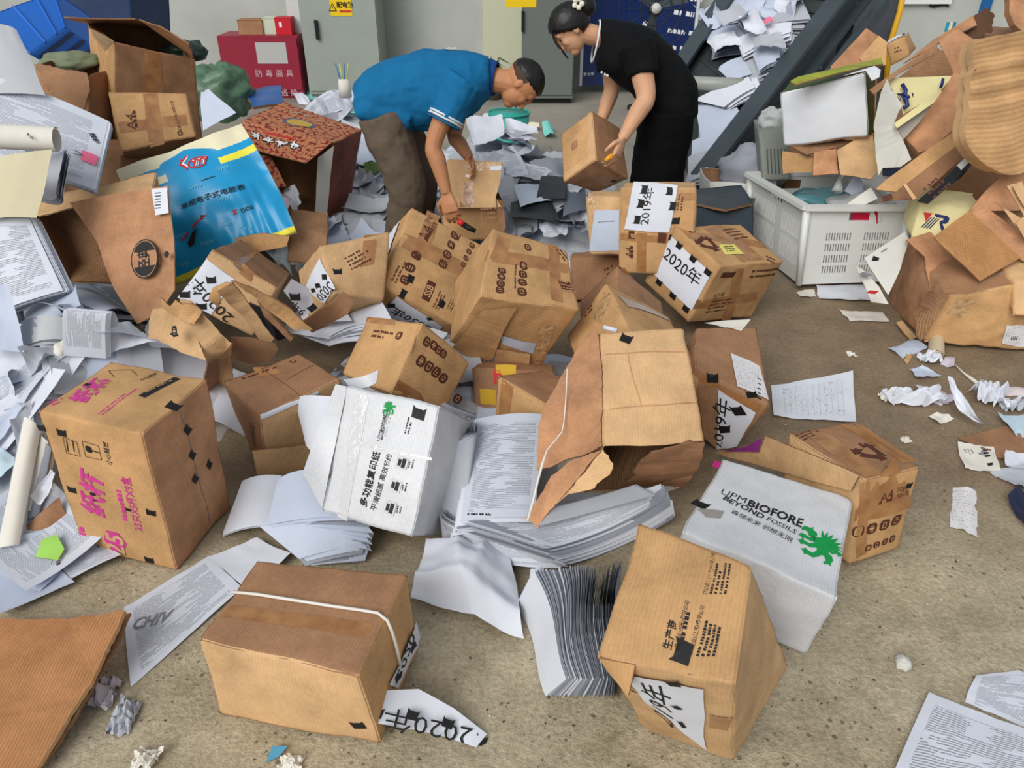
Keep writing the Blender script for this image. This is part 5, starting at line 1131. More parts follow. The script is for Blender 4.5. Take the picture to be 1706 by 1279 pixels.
m = MB(); rim = [c.c['O'], c.c['B'], c.c['AB'], c.c['A']]; mid = ctr(rim)
for i in range(4):
    a, b = rim[i], rim[(i + 1) % 4]; o_ = ((a + b) / 2 - mid); o_.z = 0; o_.normalize()
    beam(m, a + (a - b).normalized() * .02 + o_ * .012, b + (b - a).normalized() * .02 + o_ * .012, .05, .022, CRW)
m.build('rim', t, False)
for k, key in enumerate(('O', 'B', 'A', 'AB')):
    m = MB(); top = c.c[key]; bot = c.c[{'O': 'C', 'B': 'BC', 'A': 'AC', 'AB': 'ABC'}[key]]; o_ = (top - c.mid); o_.z = 0; o_.normalize()
    m.tube([top + o_ * .004, bot + o_ * .004], [.022, .018], CRW, 8); m.build('corner_post', t)
def film():
    m, nt, b = _mat('clear_crumpled_film', .12, .6); b.inputs['Base Color'].default_value = (.82, .86, .86, 1); b.inputs['Transmission Weight'].default_value = .55; b.inputs['IOR'].default_value = 1.15
    tc = N(nt, 'TexCoord'); n = N(nt, 'TexNoise', i_Scale=26., i_Detail=3.); nt.links.new(tc.outputs['Object'], n.inputs['Vector']); bp = N(nt, 'Bump', i_Strength=.8, i_Distance=.01)
    nt.links.new(n.outputs['Fac'], bp.inputs['Height']); nt.links.new(bp.outputs[0], b.inputs['Normal']); return m
FILM = film()
def lump(name, label, cat, cen, r, mat, seed, amp=.35, group=None, sub=(28, 18), freq=2.2, crease=.12):
    """crumpled bag or wad"""
    cen = Vector(cen); m = MB()
    def S(u, v):
        a, b = u * 2 * math.pi, (v - .5) * math.pi; d = V(math.cos(a) * math.cos(b), math.sin(a) * math.cos(b), math.sin(b))
        k = 1 + amp * nz(d, freq, seed) + crease * abs(nz(d, freq * 3.3, seed + 2)) + crease * .5 * abs(nz(d, freq * 8, seed + 4))
        return cen + V(d.x * r[0], d.y * r[1], d.z * r[2]) * k
    m.grid(S, sub[0], sub[1], mat, uvscale=(1, 1)); o = m.build(name); weld(o, .0004); return tag(o, label, cat, group)
zc = c.c['O'].z
lump('plastic_bag', 'clear crumpled plastic bag on top of the crate contents', 'bag', (1.97, 4.16, zc - .09), (.24, .16, .09), FILM, 3)
lump('plastic_bag', 'teal plastic bag lying inside the white crate', 'bag', (1.84, 4.42, zc - .11), (.22, .13, .06), plain('teal_film', (84, 138, 148), .25, .5), 5)
lump('plastic_bag', 'white plastic bag at the back of the crate', 'bag', (2.12, 4.46, zc - .05), (.13, .1, .07), plain('white_film', (216, 220, 218), .3, .5), 6)
lump('packaging_wad', 'grey wad of packaging filling the bottom of the crate', 'packaging', (1.95, 4.28, .17), (.27, .22, .16), plain('grey_packaging', (150, 156, 158), .6, bump=.4), 7)
board('red_packet', 'red packet showing through the crate handle hole', 'packet', qs(3.98, (1418, 352), (1462, 352), (1462, 372), (1418, 372)), plain('red_packet_film', (186, 30, 60), .3), .01)
board('paper_sheet', 'white paper corner standing in the crate', 'paper', qd((1406, 318, 4.2), (1428, 285, 4.25), (1440, 308, 4.2), (1434, 330, 4.15)), PAPER_B, .002)
board('paper_sheet', 'white card leaning out of the crate beside the red tip', 'paper', qd((1408, 342, 4.02), (1450, 312, 4.05), (1462, 332, 4.0), (1440, 342, 3.98)), WCARD, .003)
m = MB(); m.tube(qd((1395, 318, 4.15), (1398, 300, 4.2), (1412, 278, 4.25), (1404, 262, 4.28)), [.03, .012, .008, .012], FILM, 8); tag(m.build('plastic_twist'), 'twisted clear film tail rising from the crate', 'plastic')
# bins and baskets around the crate
c_, t = pbox('storage_bin', 'dark blue-grey plastic bin behind the 2020 carton', 'bin', qd((1156, 346, 4.3), (1256, 338, 4.35), (1256, 410, 4.2), (1150, 410, 4.2)), V(.02, .35, .0), plain('dark_slate_plastic', (44, 56, 66), .4, .4), seed=40, amp=.004, bulge=-.006)
m = MB(); slab(m, qd((1152, 340, 4.32), (1180, 328, 4.5), (1258, 332, 4.5), (1256, 340, 4.34), (1210, 350, 4.25)), plain('dark_slate_plastic', (44, 56, 66)), .012, amp=.006); m.build('lid', t)
c_, t = pbox('cardboard_box', 'torn low carton, white outside and brown inside, behind the dark bin', 'box', qd((1182, 302, 4.85), (1262, 304, 4.8), (1262, 350, 4.7), (1182, 350, 4.75)), V(.0, .3, .0), WCARD, seed=41, skip=('AB',), inner=True)
m = MB(); slab(m, qd((1182, 304, 4.84), (1196, 312, 4.83), (1206, 322, 4.8), (1262, 334, 4.78), (1262, 344, 4.76), (1210, 336, 4.78), (1182, 330, 4.8)), WCARD, .004, jag=.003, amp=.004); m.build('torn_rim', t)
c_, t = pbox('plastic_basket', 'grey ribbed basket between the conveyor rail and the carton pile', 'basket', qd((1264, 218, 4.75), (1312, 212, 4.75), (1316, 300, 4.6), (1270, 300, 4.6)), V(.05, .3, .0), plain('dull_grey_plastic', (118, 122, 116), .5), seed=42, deco=lambda c, mb, t: [pbar(c.face('AC'), mb, (1280 + 6 * k, 290), (1278 + 6 * k, 248), .008, plain('basket_gap', (70, 74, 70), .6)) for k in range(6)])  # darker bars paint the shade of the gaps between the ribs
lump('bubble_wrap', 'clear bubble wrap bundle on the grey basket', 'plastic', Q(1290, 200, 4.85), (.09, .08, .07), FILM, 9)
lump('paper_sack', 'pale grey paper sack slumped at the foot of the conveyor', 'sack', Q(1255, 285, 4.95), (.2, .16, .16), plain('pale_grey_paper_sack', (152, 156, 166), .7, bump=.3, scale=14), 11, .3)

# ------------------------------------------------------------------ left side: cartons, bag and crates
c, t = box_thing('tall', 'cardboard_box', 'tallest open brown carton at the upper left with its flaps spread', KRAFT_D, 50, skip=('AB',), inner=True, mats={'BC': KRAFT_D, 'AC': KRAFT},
    prints=lambda c, mb, t: tape_part(c.face('BC'), t, [(240, 84), (268, 90), (276, 268), (246, 274)]))
m = MB(); slab(m, [c.c['A'], c.c['AB'], Q(226, 32, 4.6), Q(106, 29, 4.5)], KRAFT_P, .006, amp=.006); m.build('back_flap', t)
m = MB(); slab(m, [c.c['B'] + V(0, 0, .01), c.c['AB'] + V(0, 0, .0), Q(232, 32, 4.55), Q(268, 44, 4.4), Q(314, 72, 4.15)], KRAFT_P, .006, amp=.006); m.build('side_flap', t)
m = MB(); slab(m, [c.c['O'], c.c['A'], Q(158, 62, 4.05), Q(176, 84, 3.86)], KRAFT_L, .006, amp=.004); m.build('inner_flap', t)
c, t = box_thing('tallA4', 'paper_carton', 'brown A4 carton resting against the tallest open carton', KRAFT, 51, mats={'AC': KRAFT_D},
    prints=lambda c, mb, t: (ptext(c.face('AB'), mb, 'A4', (220, 216), (218, 190), INK_BR), plines(c.face('AB'), mb, (230, 212), (226, 188), 1, .02, INK_BR, 2), ptext(c.face('AB'), mb, '浆纸业(控股)有限公司', (301, 218), (286, 168), INK_BR),
    tape_part(c.face('AB'), t, [(238, 156), (262, 156), (274, 240), (250, 246)]), tape_part(c.face('AB'), t, [(196, 204), (318, 190), (322, 208), (200, 222)]), picon(c.face('AB'), mb, 300, 222, .03, glyph=1)))
TLb, TRb = Q(58, 358, 3.42), Q(256, 315, 3.32)
fr = [TLb, TRb, V(TRb.x, TRb.y - .03, .28), V(TLb.x + .06, TLb.y - .03, .28)]
c, t = pbox('cardboard_box', 'open brown carton with an oval black emblem on its hanging flap, left', 'box', fr, V(-.05, .17, .03), KRAFT, seed=52, skip=('AC',), inner=True, mats={'AB': KRAFT_L})
m = MB(); P = [Q(118, 338, 3.34), Q(200, 322, 3.30), Q(280, 309, 3.26), Q(290, 400, 3.12), Q(292, 482, 3.02), Q(268, 520, 2.98), Q(229, 541, 2.95), Q(190, 480, 3.04), Q(160, 400, 3.18)]
f = slab(m, P, KRAFT_P, .006, None, .0008, 7, KRAFT_L, .004, nrm=V(0, -1, .4))
for kx, ky, sx, sy, mt in ((241, 431, .070, .086, INK), (241, 431, .064, .080, KRAFT_P)):
    u, v = uvpx(f, kx, ky); f.poly(m, u, v, [(sx * math.cos(a * math.pi / 16), sy * math.sin(a * math.pi / 16)) for a in range(32)], right_of(f, (kx, ky), (kx + 20, ky - 3))[2], mt, .0014 if mt is INK else .002)
u, v = uvpx(f, 241, 431); rr = right_of(f, (241, 431), (261, 428))[2]
for sg in (-1, 1): f.poly(m, u, v, [(.061 * math.cos(a), .076 * math.sin(a)) for a in [sg * (.45 + (math.pi - .9) * k / 12) for k in range(13)]], rr, INK, .0026)
ptext(f, m, '经典', (243, 452), (240, 410), INK, .003, .02, 1.15)
for p, q in (((187, 430), (207, 426)), ((207, 426), (210, 446)), ((210, 446), (190, 449)), ((190, 449), (187, 430))): pbar(f, m, p, q, .006, INK)
plines(f, m, (194, 446), (203, 430), 2, .012, INK, 3); plines(f, m, (168, 424), (163, 398), 2, .008, INK_BR, 4); plines(f, m, (268, 440), (266, 410), 1, .008, INK_BR, 5)
u, v = uvpx(f, 278, 424); f.poly(m, u, v, [(.014 * math.cos(k), .016 * math.sin(k)) for k in range(6)], rr, INK, .002)
o = m.build('front_flap', t)
sheet_part(f, t, [(253, 315), (279, 313), (282, 355), (260, 359)], 'barcode_label', PAPER, .004, deco=lambda g, m: [pbar(g, m, (258, 322 + 5 * k), (268, 321 + 5 * k), .004, INK) for k in range(6)])

# printed blue woven bag
BLUE = plain('bright_blue_print', (14, 146, 200), .35, .5, var=.08, scale=5); YEL = plain('yellow_print_band', (232, 222, 70), .4); CRM = plain('cream_print', (226, 220, 188), .5)
def bagS():
    q = qd((194, 284, 3.78), (402, 206, 3.98), (492, 384, 3.62), (293, 472, 3.52)); n = (q[1] - q[0]).cross(q[3] - q[0]).normalized(); n = n if n.y < 0 else -n
    def S(u, v, off=0.0):
        p = bil(q, u + .05 * math.sin(v * 3.1) * (u - .5), v)
        w = .012 * math.sin(u * 60 + 5 * nz((u * 3, v, 0), 1.5, 3)) * max(0, v - .45) * 1.4 * max(0., u - .25)
        w += nz((u * 3, v * 3, 0), 1.6, 4) * .03 + .045 * math.sin(math.pi * min(1, max(0, u))) * math.sin(math.pi * min(1, max(0, v)))
        return p + n * (w + off)
    f = Face(S, .62, .72, -1); f.n = n; return f
f = bagS(); t = thing('printed_bag', 'bright blue and cream printed bag with yellow edges leaning behind the year cartons', 'bag', (-1.4, 3.75, .3))
m = MB()
def zone(u, v):
    if v > .955: return YEL
    zz = v + .02 * math.sin(u * 6)
    peak = .10 * max(0., 1 - abs(u - .52) / .22) ** .5 if abs(u - .52) < .22 else 0
    if zz < .13 - peak * .9: return CRM
    if zz < .20 - peak * .2: return BLUE
    if zz < .26 and abs(u - .52) > .20: return CRM if u < .45 else YEL
    return BLUE
nu, nv = 150, 200
P = [f.S(i / nu, j / nv) for j in range(nv + 1) for i in range(nu + 1)]
byz = {}
for j in range(nv):
    for i in range(nu): byz.setdefault(zone((i + .5) / nu, (j + .5) / nv).name, []).append([j * (nu + 1) + i, j * (nu + 1) + i + 1, (j + 1) * (nu + 1) + i + 1, (j + 1) * (nu + 1) + i])
b0 = 0
for nm, fs in byz.items():
    if b0 == 0: m.add(P, fs, MATS[nm], [(0, 0)] * len(P)); b0 = 1
    else:
        k = m.slot(MATS[nm])
        for f_ in fs: m.f.append(f_); m.m.append(k); m.flat.append(False); m.uv.append([(0, 0)] * 4)
m.grid(lambda u, v: f.S(u, v, -.05 - .05 * math.sin(math.pi * u) * math.sin(math.pi * v)), 24, 24, CRM, flip=True)
for f0 in ((lambda t_: (t_, 0)), (lambda t_: (t_, 1)), (lambda t_: (0, t_)), (lambda t_: (1, t_))): m.grid(lambda u, v: f.S(*f0(u), -.05 * v), 60, 1, CRM)
ptext(f, m, '单相电子式电能表', (302, 346), (409, 312), INK, .004, .01)
ptext(f, m, '广', (304, 280), (318, 262), INK_WH, .003, .09); ptext(f, m, '广', (304, 280), (318, 262), INK_RD, .005, .03); ptext(f, m, 'yyy', (318, 271), (347, 262), INK_WH, .003, .09); ptext(f, m, 'yyy', (318, 271), (347, 262), INK_RD, .005, .03)
u, v = uvpx(f, 330, 270)
f.poly(m, u, v, [(.05 * math.cos(a * .3), .035 * math.sin(a * .3)) for a in range(2, 19)] + [(.042 * math.cos(a * .3), .028 * math.sin(a * .3)) for a in range(18, 1, -1)], (1, 0), INK_RD, .004)
plines(f, m, (336, 302), (366, 292), 1, .008, INK, 4)
PALE = plain('pale_blue_print', (96, 186, 220), .4)
for x, y in ((326, 310), (370, 280), (334, 362), (300, 392), (345, 404), (372, 330), (305, 440), (380, 372), (410, 380)):
    ptext(f, m, 'Gyyy', (x - 11, y + 3), (x + 11, y - 4), PALE, .003, .012)
ptext(f, m, 'Z', (387, 355), (396, 352), INK_RD, .004, .03); ptext(f, m, 'DDS', (402, 352), (422, 345), INK, .004, .01)
for p, q in (((304, 402), (318, 385)), ((322, 380), (345, 358))): plines(f, m, p, q, 1, .012, INK_RD, 5, .004)
u, v = uvpx(f, 327, 386); f.poly(m, u, v, [(-.085, -.016), (-.06, -.026), (.0, .0), (.09, .016), (.085, .03), (.0, .016), (-.07, .004)], right_of(f, (310, 409), (345, 360))[2], INK, .005)
m.build('printed_face', t)
def ed(name, uv, r, mat):
    m = MB(); m.tube([f.S(*x, .004) for x in uv], r, mat, 6); m.build(name, t)
ed('yellow_hem', [(i / 14, 1.) for i in range(15)], .008, YEL)

# patterned carton, open to the left
def pglyphs(f, mb, spots, d, mat, seed, edge=None):
    """decorative brush characters too blurred to read"""
    rn = random.Random(seed)
    for x, y in spots:
        u, v = uvpx(f, x, y); _, _, r = right_of(f, (x, y), (x + 10, y + 2.5))
        for mt, gr, l in (((edge, .012, .003),) if edge else ()) + ((mat, .0, .0042),):
            rn2 = random.Random(int(x) + seed); g = f.mapper(u, v, r, l)
            for k in range(6):
                a = rn2.choice((0., .1, 1.5, 1.6, .8, 2.4)); L = d * rn2.uniform(.3, .5); cx, cy = rn2.uniform(-.25, .25) * d, rn2.uniform(-.3, .3) * d; w = d * .06 + gr * .5
                c_, s_ = math.cos(a), math.sin(a); P = [(-L - gr * .5, -w), (L + gr * .5, -w), (L + gr * .5, w), (-L - gr * .5, w)]
                mb.add([g(cx + px_ * c_ - py_ * s_, cy + px_ * s_ + py_ * c_) for px_, py_ in P], [(0, 1, 2, 3)], mt)
PAT = _mat('red_patterned_board', .6, .3); pm, nt, b = PAT
tc = N(nt, 'TexCoord'); vo = N(nt, 'TexVoronoi', i_Scale=34.0); nt.links.new(tc.outputs['UV'], vo.inputs['Vector']); no = N(nt, 'TexNoise', i_Scale=38.0, i_Detail=2.); nt.links.new(tc.outputs['UV'], no.inputs['Vector'])
kk = mth(nt, 'GREATER_THAN', no.outputs['Fac'], .54); nt.links.new(mix(nt, kk, s2l((186, 122, 84)), mix(nt, mth(nt, 'GREATER_THAN', vo.outputs['Distance'], .35), s2l((164, 44, 34)), s2l((120, 40, 34)))), b.inputs['Base Color'])
PATM = pm
PATD = cardboard('dull_red_board', (128, 66, 50), stain=.35)
def pr_pat(c, mb, t):
    f = c.face('AB'); u, v = uvpx(f, 499, 205)
    for s_, mt, l in ((.095, plain('blue_ring', (78, 96, 120), .5), .0014), (.075, plain('ochre_disc', (196, 160, 62), .5), .0022)): f.poly(mb, u, v, [(s_ * math.cos(a * math.pi / 14), s_ * .8 * math.sin(a * math.pi / 14)) for a in range(28)], (1, 0), mt, l)
    pglyphs(f, mb, ((492, 188), (512, 194), (530, 202), (549, 209)), .05, plain('pale_print', (190, 158, 140), .5), 3)
c, t = box_thing('pattern', 'patterned_carton', 'large carton with dark red pattern and a yellow disc, open side facing left', PATM, 53, skip=('AC',), mats={'BC': PATD}, inner=True, prints=pr_pat)
m = MB(); o_, a_ = c.c['O'], c.c['A']; fp = [a_, o_, Q(509, 272, 4.22), Q(416, 248, 4.5)]
fp = [fp[1], fp[0], fp[3], fp[2]]; ff = panel(m, fp, PATM, .006, (10, 6), .004, 3, back=PATM); pglyphs(ff, m, ((427, 227), (447, 233), (467, 238), (489, 243)), .075, INK_WH, 5, INK); pbar(ff, m, (438, 220), (492, 232), .018, INK_RD, .002); m.build('top_flap', t)
m = MB(); cc_ = c.c['C']; panel(m, [Q(556, 243, 4.44), Q(542, 382, 4.42), Q(523, 388, 4.36), Q(530, 262, 4.38)], WCARD, .005, (8, 4), .004, 5); m.build('side_flap', t)
part('lower_flap', qd((424, 256, 4.62), (452, 262, 4.6), (478, 310, 4.45), (446, 314, 4.4), (432, 296, 4.5)), PATM, t, amp=.006)
# blue crates
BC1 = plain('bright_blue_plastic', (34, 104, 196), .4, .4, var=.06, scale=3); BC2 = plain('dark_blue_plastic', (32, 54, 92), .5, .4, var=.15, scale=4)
def bluecrate(lab, front, depth, m1, m2, seed):
    c, t = pbox('plastic_crate', lab, 'crate', front, depth, m1, seed=seed, amp=.002, bulge=0, mats={'AB': m2, 'ac': m2, 'bc': m2, 'AC': m1, 'BC': m2, 'ab': m1})
    for k, u in enumerate((.0, .36, .7, 1.)):
        f = c.face('AC'); m = MB(); m.grid(lambda a, b_: f.S(u - .02 + .04 * a, b_, .012 * math.sin(math.pi * a)), 4, 6, m1); m.build('rib', t)
    for k in range(7):
        f = c.face('ac'); m = MB(); m.grid(lambda a, b_: c.face('ab').S(.06 + .9 * a, .08 + k * .13 + .04 * b_, .01), 4, 2, m2); m.build('rib', t)
    return c, t
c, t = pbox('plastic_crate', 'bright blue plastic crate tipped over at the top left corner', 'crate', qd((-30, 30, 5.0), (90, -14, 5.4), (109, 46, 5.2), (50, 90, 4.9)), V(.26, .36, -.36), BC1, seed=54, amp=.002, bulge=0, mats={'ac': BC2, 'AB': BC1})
for u in (.02, .42, .74, .98):
    f = c.face('AC'); m = MB(); m.grid(lambda a, b_: f.S(u - .02 + .04 * a, b_, .014 * math.sin(math.pi * a)), 4, 6, BC1); m.build('rib', t)
f = c.face('bc'); f2 = c.face('ab')
for k in range(7):
    m = MB(); m.grid(lambda a, b_: f2.S(.04 + .92 * a, .06 + k * .135 + .05 * b_, .012), 6, 2, BC2); m.build('rib', t)
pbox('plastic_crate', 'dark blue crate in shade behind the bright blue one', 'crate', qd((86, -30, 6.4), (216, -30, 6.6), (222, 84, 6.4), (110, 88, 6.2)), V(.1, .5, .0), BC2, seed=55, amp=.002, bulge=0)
GRN = plain('green_tarpaulin', (84, 116, 90), .4, .5, var=.3, scale=14, bump=.6)
lump('tarpaulin_bundle', 'crumpled dark green tarpaulin bundle left of the red cabinet', 'tarpaulin', Q(366, 156, 6.6), (.24, .24, .20), GRN, 21, .3, sub=(40, 26), crease=.25)
lump('tarpaulin_bundle', 'dark green plastic wrap peeping from behind the tallest carton', 'tarpaulin', Q(308, 86, 5.0), (.12, .1, .06), plain('dark_green_film', (40, 60, 52), .4, .4), 22)
lump('cloth_bundle', 'pale green cloth bundle on the brown carton below the blue crates', 'cloth', Q(118, 102, 4.75), (.16, .1, .05), plain('pale_green_cloth', (120, 130, 104), .8, bump=.4), 23)
board('plastic_sheet', 'deep blue plastic sheet beside the green tarpaulin', 'plastic sheet', qd((408, 152, 6.7), (468, 144, 6.9), (470, 175, 6.3), (424, 180, 6.2)), plain('deep_blue_film', (44, 92, 160), .4), .02, amp=.03)
pbox('cardboard_box', 'dark brown open carton between the paper heap and the tallest carton', 'box', qd((58, 110, 4.5), (146, 130, 4.4), (150, 270, 4.2), (70, 262, 4.3)), V(.02, .35, .02), KRAFT_D, seed=56, skip=('AB',), inner=True, amp=.014)
board('cardboard_flap', 'dark torn cardboard flap beside the stack of printed forms', 'cardboard', qd((58, 108, 4.45), (142, 122, 4.3), (150, 150, 4.2), (140, 190, 4.1), (80, 150, 4.2)), KRAFT_D, .006, jag=.003, amp=.012)
pbox('cardboard_box', 'brown carton holding up the paper heap behind the emblem flap', 'box', qd((90, 262, 4.0), (200, 256, 4.0), (205, 340, 3.9), (95, 345, 3.9)), V(.05, .35, .0), KRAFT_D, seed=57, amp=.01)
# lower left board
t = thing('cardboard_sheet', 'big brown double-walled cardboard sheet with torn edge, bottom left corner', 'cardboard', tuple(G(60, 1180)))
m = MB(); zb = lambda x: .10
slab(m, [G(-40, 1030, .06), G(60, 1032, .09), G(120, 1034, .11), G(212, 1018, .14), G(190, 1068, .12), G(165, 1115, .10), G(140, 1160, .08), G(112, 1205, .06), G(70, 1270, .04), G(40, 1310, .03), G(-60, 1310, .02)], cardboard('ribbed_brown_board', (176, 122, 74), flute=.35), .012, None, .003, 61, KRAFT_L, .008, nrm=V(0, 0, 1)); m.build('top_board', t)
m = MB(); slab(m, [G(-30, 1040, .05), G(120, 1044, .085), G(218, 1022, .115), G(196, 1076, .095), G(168, 1126, .075), G(140, 1172, .06), G(116, 1212, .045), G(74, 1278, .02), G(-50, 1300, .01)], KRAFT_D, .008, None, .003, 62, KRAFT_IN, .006, nrm=V(0, 0, 1)); m.build('lower_board', t)


# ------------------------------------------------------------------ the two people
def loft(m, pts, ra, rb, side, mat, n=20, power=2.0):
    """closed tube with elliptic sections: rb along side, ra across"""
    pts = [Vector(p) for p in pts]; Vs = []
    for i, p in enumerate(pts):
        t = (pts[min(i + 1, len(pts) - 1)] - pts[max(i - 1, 0)]).normalized(); s = Vector(side); s = (s - t * s.dot(t)).normalized(); a = s.cross(t)
        for k in range(n):
            an = 2 * math.pi * k / n; c_, s_ = math.cos(an), math.sin(an)
            Vs.append(p + a * (ra[i] * math.copysign(abs(c_) ** (2 / power), c_)) + s * (rb[i] * math.copysign(abs(s_) ** (2 / power), s_)))
    F = []
    for i in range(len(pts) - 1):
        for k in range(n): F.append([i * n + k, i * n + (k + 1) % n, (i + 1) * n + (k + 1) % n, (i + 1) * n + k])
    F.append(list(range(n))[::-1]); F.append([(len(pts) - 1) * n + k for k in range(n)])
    m.add(Vs, F, mat, [(0, 0)] * len(Vs))
def ell(m, c, u, f, s, r, mat, n=16):
    """ellipsoid with axes u, f, s and radii r"""
    Vs, F = [], []
    for j in range(n + 1):
        b = (j / n - .5) * math.pi
        for k in range(n * 2):
            a = k * math.pi / n; Vs.append(c + f * (r[1] * math.cos(a) * math.cos(b)) + s * (r[2] * math.sin(a) * math.cos(b)) + u * (r[0] * math.sin(b)))
    for j in range(n):
        for k in range(n * 2): F.append([j * n * 2 + k, j * n * 2 + (k + 1) % (n * 2), (j + 1) * n * 2 + (k + 1) % (n * 2), (j + 1) * n * 2 + k])
    m.add(Vs, F, mat, [(0, 0)] * len(Vs))
def smooth_path(pts, k=4):
    pts = [Vector(p) for p in pts]; out = []
    for i in range(len(pts) - 1):
        p0 = pts[max(i - 1, 0)]; p1 = pts[i]; p2 = pts[i + 1]; p3 = pts[min(i + 2, len(pts) - 1)]
        for j in range(k):
            t = j / k; out.append(.5 * ((2 * p1) + (p2 - p0) * t + (2 * p0 - 5 * p1 + 4 * p2 - p3) * t * t + (3 * p1 - p0 - 3 * p2 + p3) * t ** 3))
    return out + [pts[-1]]
def smooth_r(r, k=4): 
    out = []
    for i in range(len(r) - 1): out += [lerp(r[i], r[i + 1], j / k) for j in range(k)]
    return out + [r[-1]]
def limb(m, pts, r, mat, k=4, n=14): m.tube(smooth_path(pts, k), smooth_r(r, k), mat, n)
def sloft(m, pts, ra, rb, side, mat, k=4, n=24, power=2.2): loft(m, smooth_path(pts, k), smooth_r(ra, k), smooth_r(rb, k), side, mat, n, power)
def fuse(o, voxel, smooth=4, fold=None):
    r = o.modifiers.new('fuse', 'REMESH'); r.mode = 'VOXEL'; r.voxel_size = voxel; r.use_smooth_shade = True
    s = o.modifiers.new('soften', 'SMOOTH'); s.iterations = smooth; s.factor = .5
    if fold:
        tx = bpy.data.textures.new('cloth_folds', 'CLOUDS'); tx.noise_scale = fold[1]; tx.noise_depth = 2
        d = o.modifiers.new('folds', 'DISPLACE'); d.texture = tx; d.strength = fold[0]; d.mid_level = .5; d.texture_coords = 'LOCAL'
def hand(m, w, d, n, mat, curl=.5, spread=.012, thumb=1, size=1.0, side=None):
    """palm, four unequal bent fingers and a thumb from the side of the palm; d towards the fingers, n out of the palm"""
    d = Vector(d).normalized(); n = Vector(n); n = (n - d * n.dot(d)).normalized(); s = d.cross(n) * thumb; k = size
    P = [w - d * .012, w + d * .018 * k, w + d * .05 * k, w + d * .088 * k]
    loft(m, P, [.018 * k, .016 * k, .017 * k, .012 * k], [.023 * k, .031 * k, .040 * k, .040 * k], s, mat, 16, 2.6)
    for i, (off, L, cu) in enumerate(((.030, .070, .9), (.010, .078, 1.), (-.010, .073, 1.05), (-.029, .058, 1.15))):
        p = w + d * (.082 - abs(i - 1.2) * .004) * k + s * off * k; a = 0.; q = [p - d * .015 * k]; dd = (d + s * off * spread * 60 * .25).normalized()
        q.append(p)
        for j, f_ in enumerate((.46, .30, .24)):
            a += curl * cu * (.55, .75, .5)[j]; p = p + (dd * math.cos(a) + n * math.sin(a)) * (L * f_ * k); q.append(p)
        m.tube(q, [.0090 * k, .0092 * k, .0086 * k, .0078 * k, .0060 * k], mat, 10); ell(m, q[-1], d, n, s, (.006 * k,) * 3, mat, 5)
    b = w + d * .022 * k + s * .026 * k
    q = [b, b + (s * .75 + d * .55 + n * .2).normalized() * .036 * k]; q.append(q[1] + (s * .25 + d * .85 + n * .45).normalized() * .030 * k); q.append(q[2] + (d * .8 + n * .6 - s * .1).normalized() * .024 * k)
    m.tube(q, [.0135 * k, .0115 * k, .0098 * k, .0070 * k], mat, 10); ell(m, q[-1], d, n, s, (.007 * k,) * 3, mat, 5)
def skin(name, rgb):
    m = plain(name, rgb, .55, .35, var=.07, scale=9); b = m.node_tree.nodes['Principled BSDF']; b.inputs['Subsurface Weight'].default_value = .06; b.inputs['Subsurface Radius'].default_value = (.02, .008, .004); return m
def head_core(m, C, u, f, s, k, mat):
    """skull, face, jaw, nose, ears; k is the head height in metres"""
    ell(m, C + u * .10 * k - f * .05 * k, u, f, s, (.40 * k, .42 * k, .33 * k), mat)
    ell(m, C - u * .10 * k + f * .13 * k, u, f, s, (.38 * k, .26 * k, .27 * k), mat)
    ell(m, C - u * .36 * k + f * .24 * k, u, f, s, (.13 * k, .13 * k, .15 * k), mat, 10)
    ell(m, C + u * .12 * k + f * .29 * k, u, f, s, (.10 * k, .09 * k, .22 * k), mat, 10)          # brow
    ell(m, C - u * .03 * k + f * .38 * k, u, f, s, (.15 * k, .055 * k, .05 * k), mat, 8)           # nose bridge
    ell(m, C - u * .13 * k + f * .43 * k, u, f, s, (.055 * k, .065 * k, .075 * k), mat, 8)         # nose tip
    ell(m, C - u * .25 * k + f * .35 * k, u, f, s, (.045 * k, .05 * k, .10 * k), mat, 8)           # lips
    for e in (-1, 1):
        ell(m, C - u * .09 * k + f * .25 * k + s * e * .16 * k, u, f, s, (.11 * k, .10 * k, .09 * k), mat, 8)   # cheek
        ell(m, C - u * .02 * k - f * .05 * k + s * e * .325 * k, (u - f * .2).normalized(), (f + u * .2).normalized(), s, (.125 * k, .07 * k, .03 * k), mat, 8)  # ear
def face_parts(t, C, u, f, s, k, brow=(24, 20, 18)):
    bm_ = plain('dark_brow_hair', brow, .7); ey = plain('dark_eye', (22, 16, 14), .2, .5); lp = plain('lip_skin', (150, 88, 78), .5); ew = plain('eye_white', (206, 200, 194), .3)
    m = MB()
    for e in (-1, 1): m.tube([C + u * .155 * k + f * .385 * k + s * e * x * k for x in (.06, .13, .21)], [.012 * k, .018 * k, .01 * k], bm_, 6)
    m.build('eyebrows', t)
    for e in (-1, 1):
        m = MB(); ell(m, C + u * .03 * k + f * .335 * k + s * e * .145 * k, u, f, s, (.021 * k, .018 * k, .034 * k), ey, 8); m.build('eye', t)
    m = MB(); m.tube([C - u * .25 * k + f * .40 * k + s * x * k for x in (-.09, -.04, 0, .04, .09)], [.008 * k, .017 * k, .014 * k, .017 * k, .008 * k], lp, 6); m.build('lips', t)
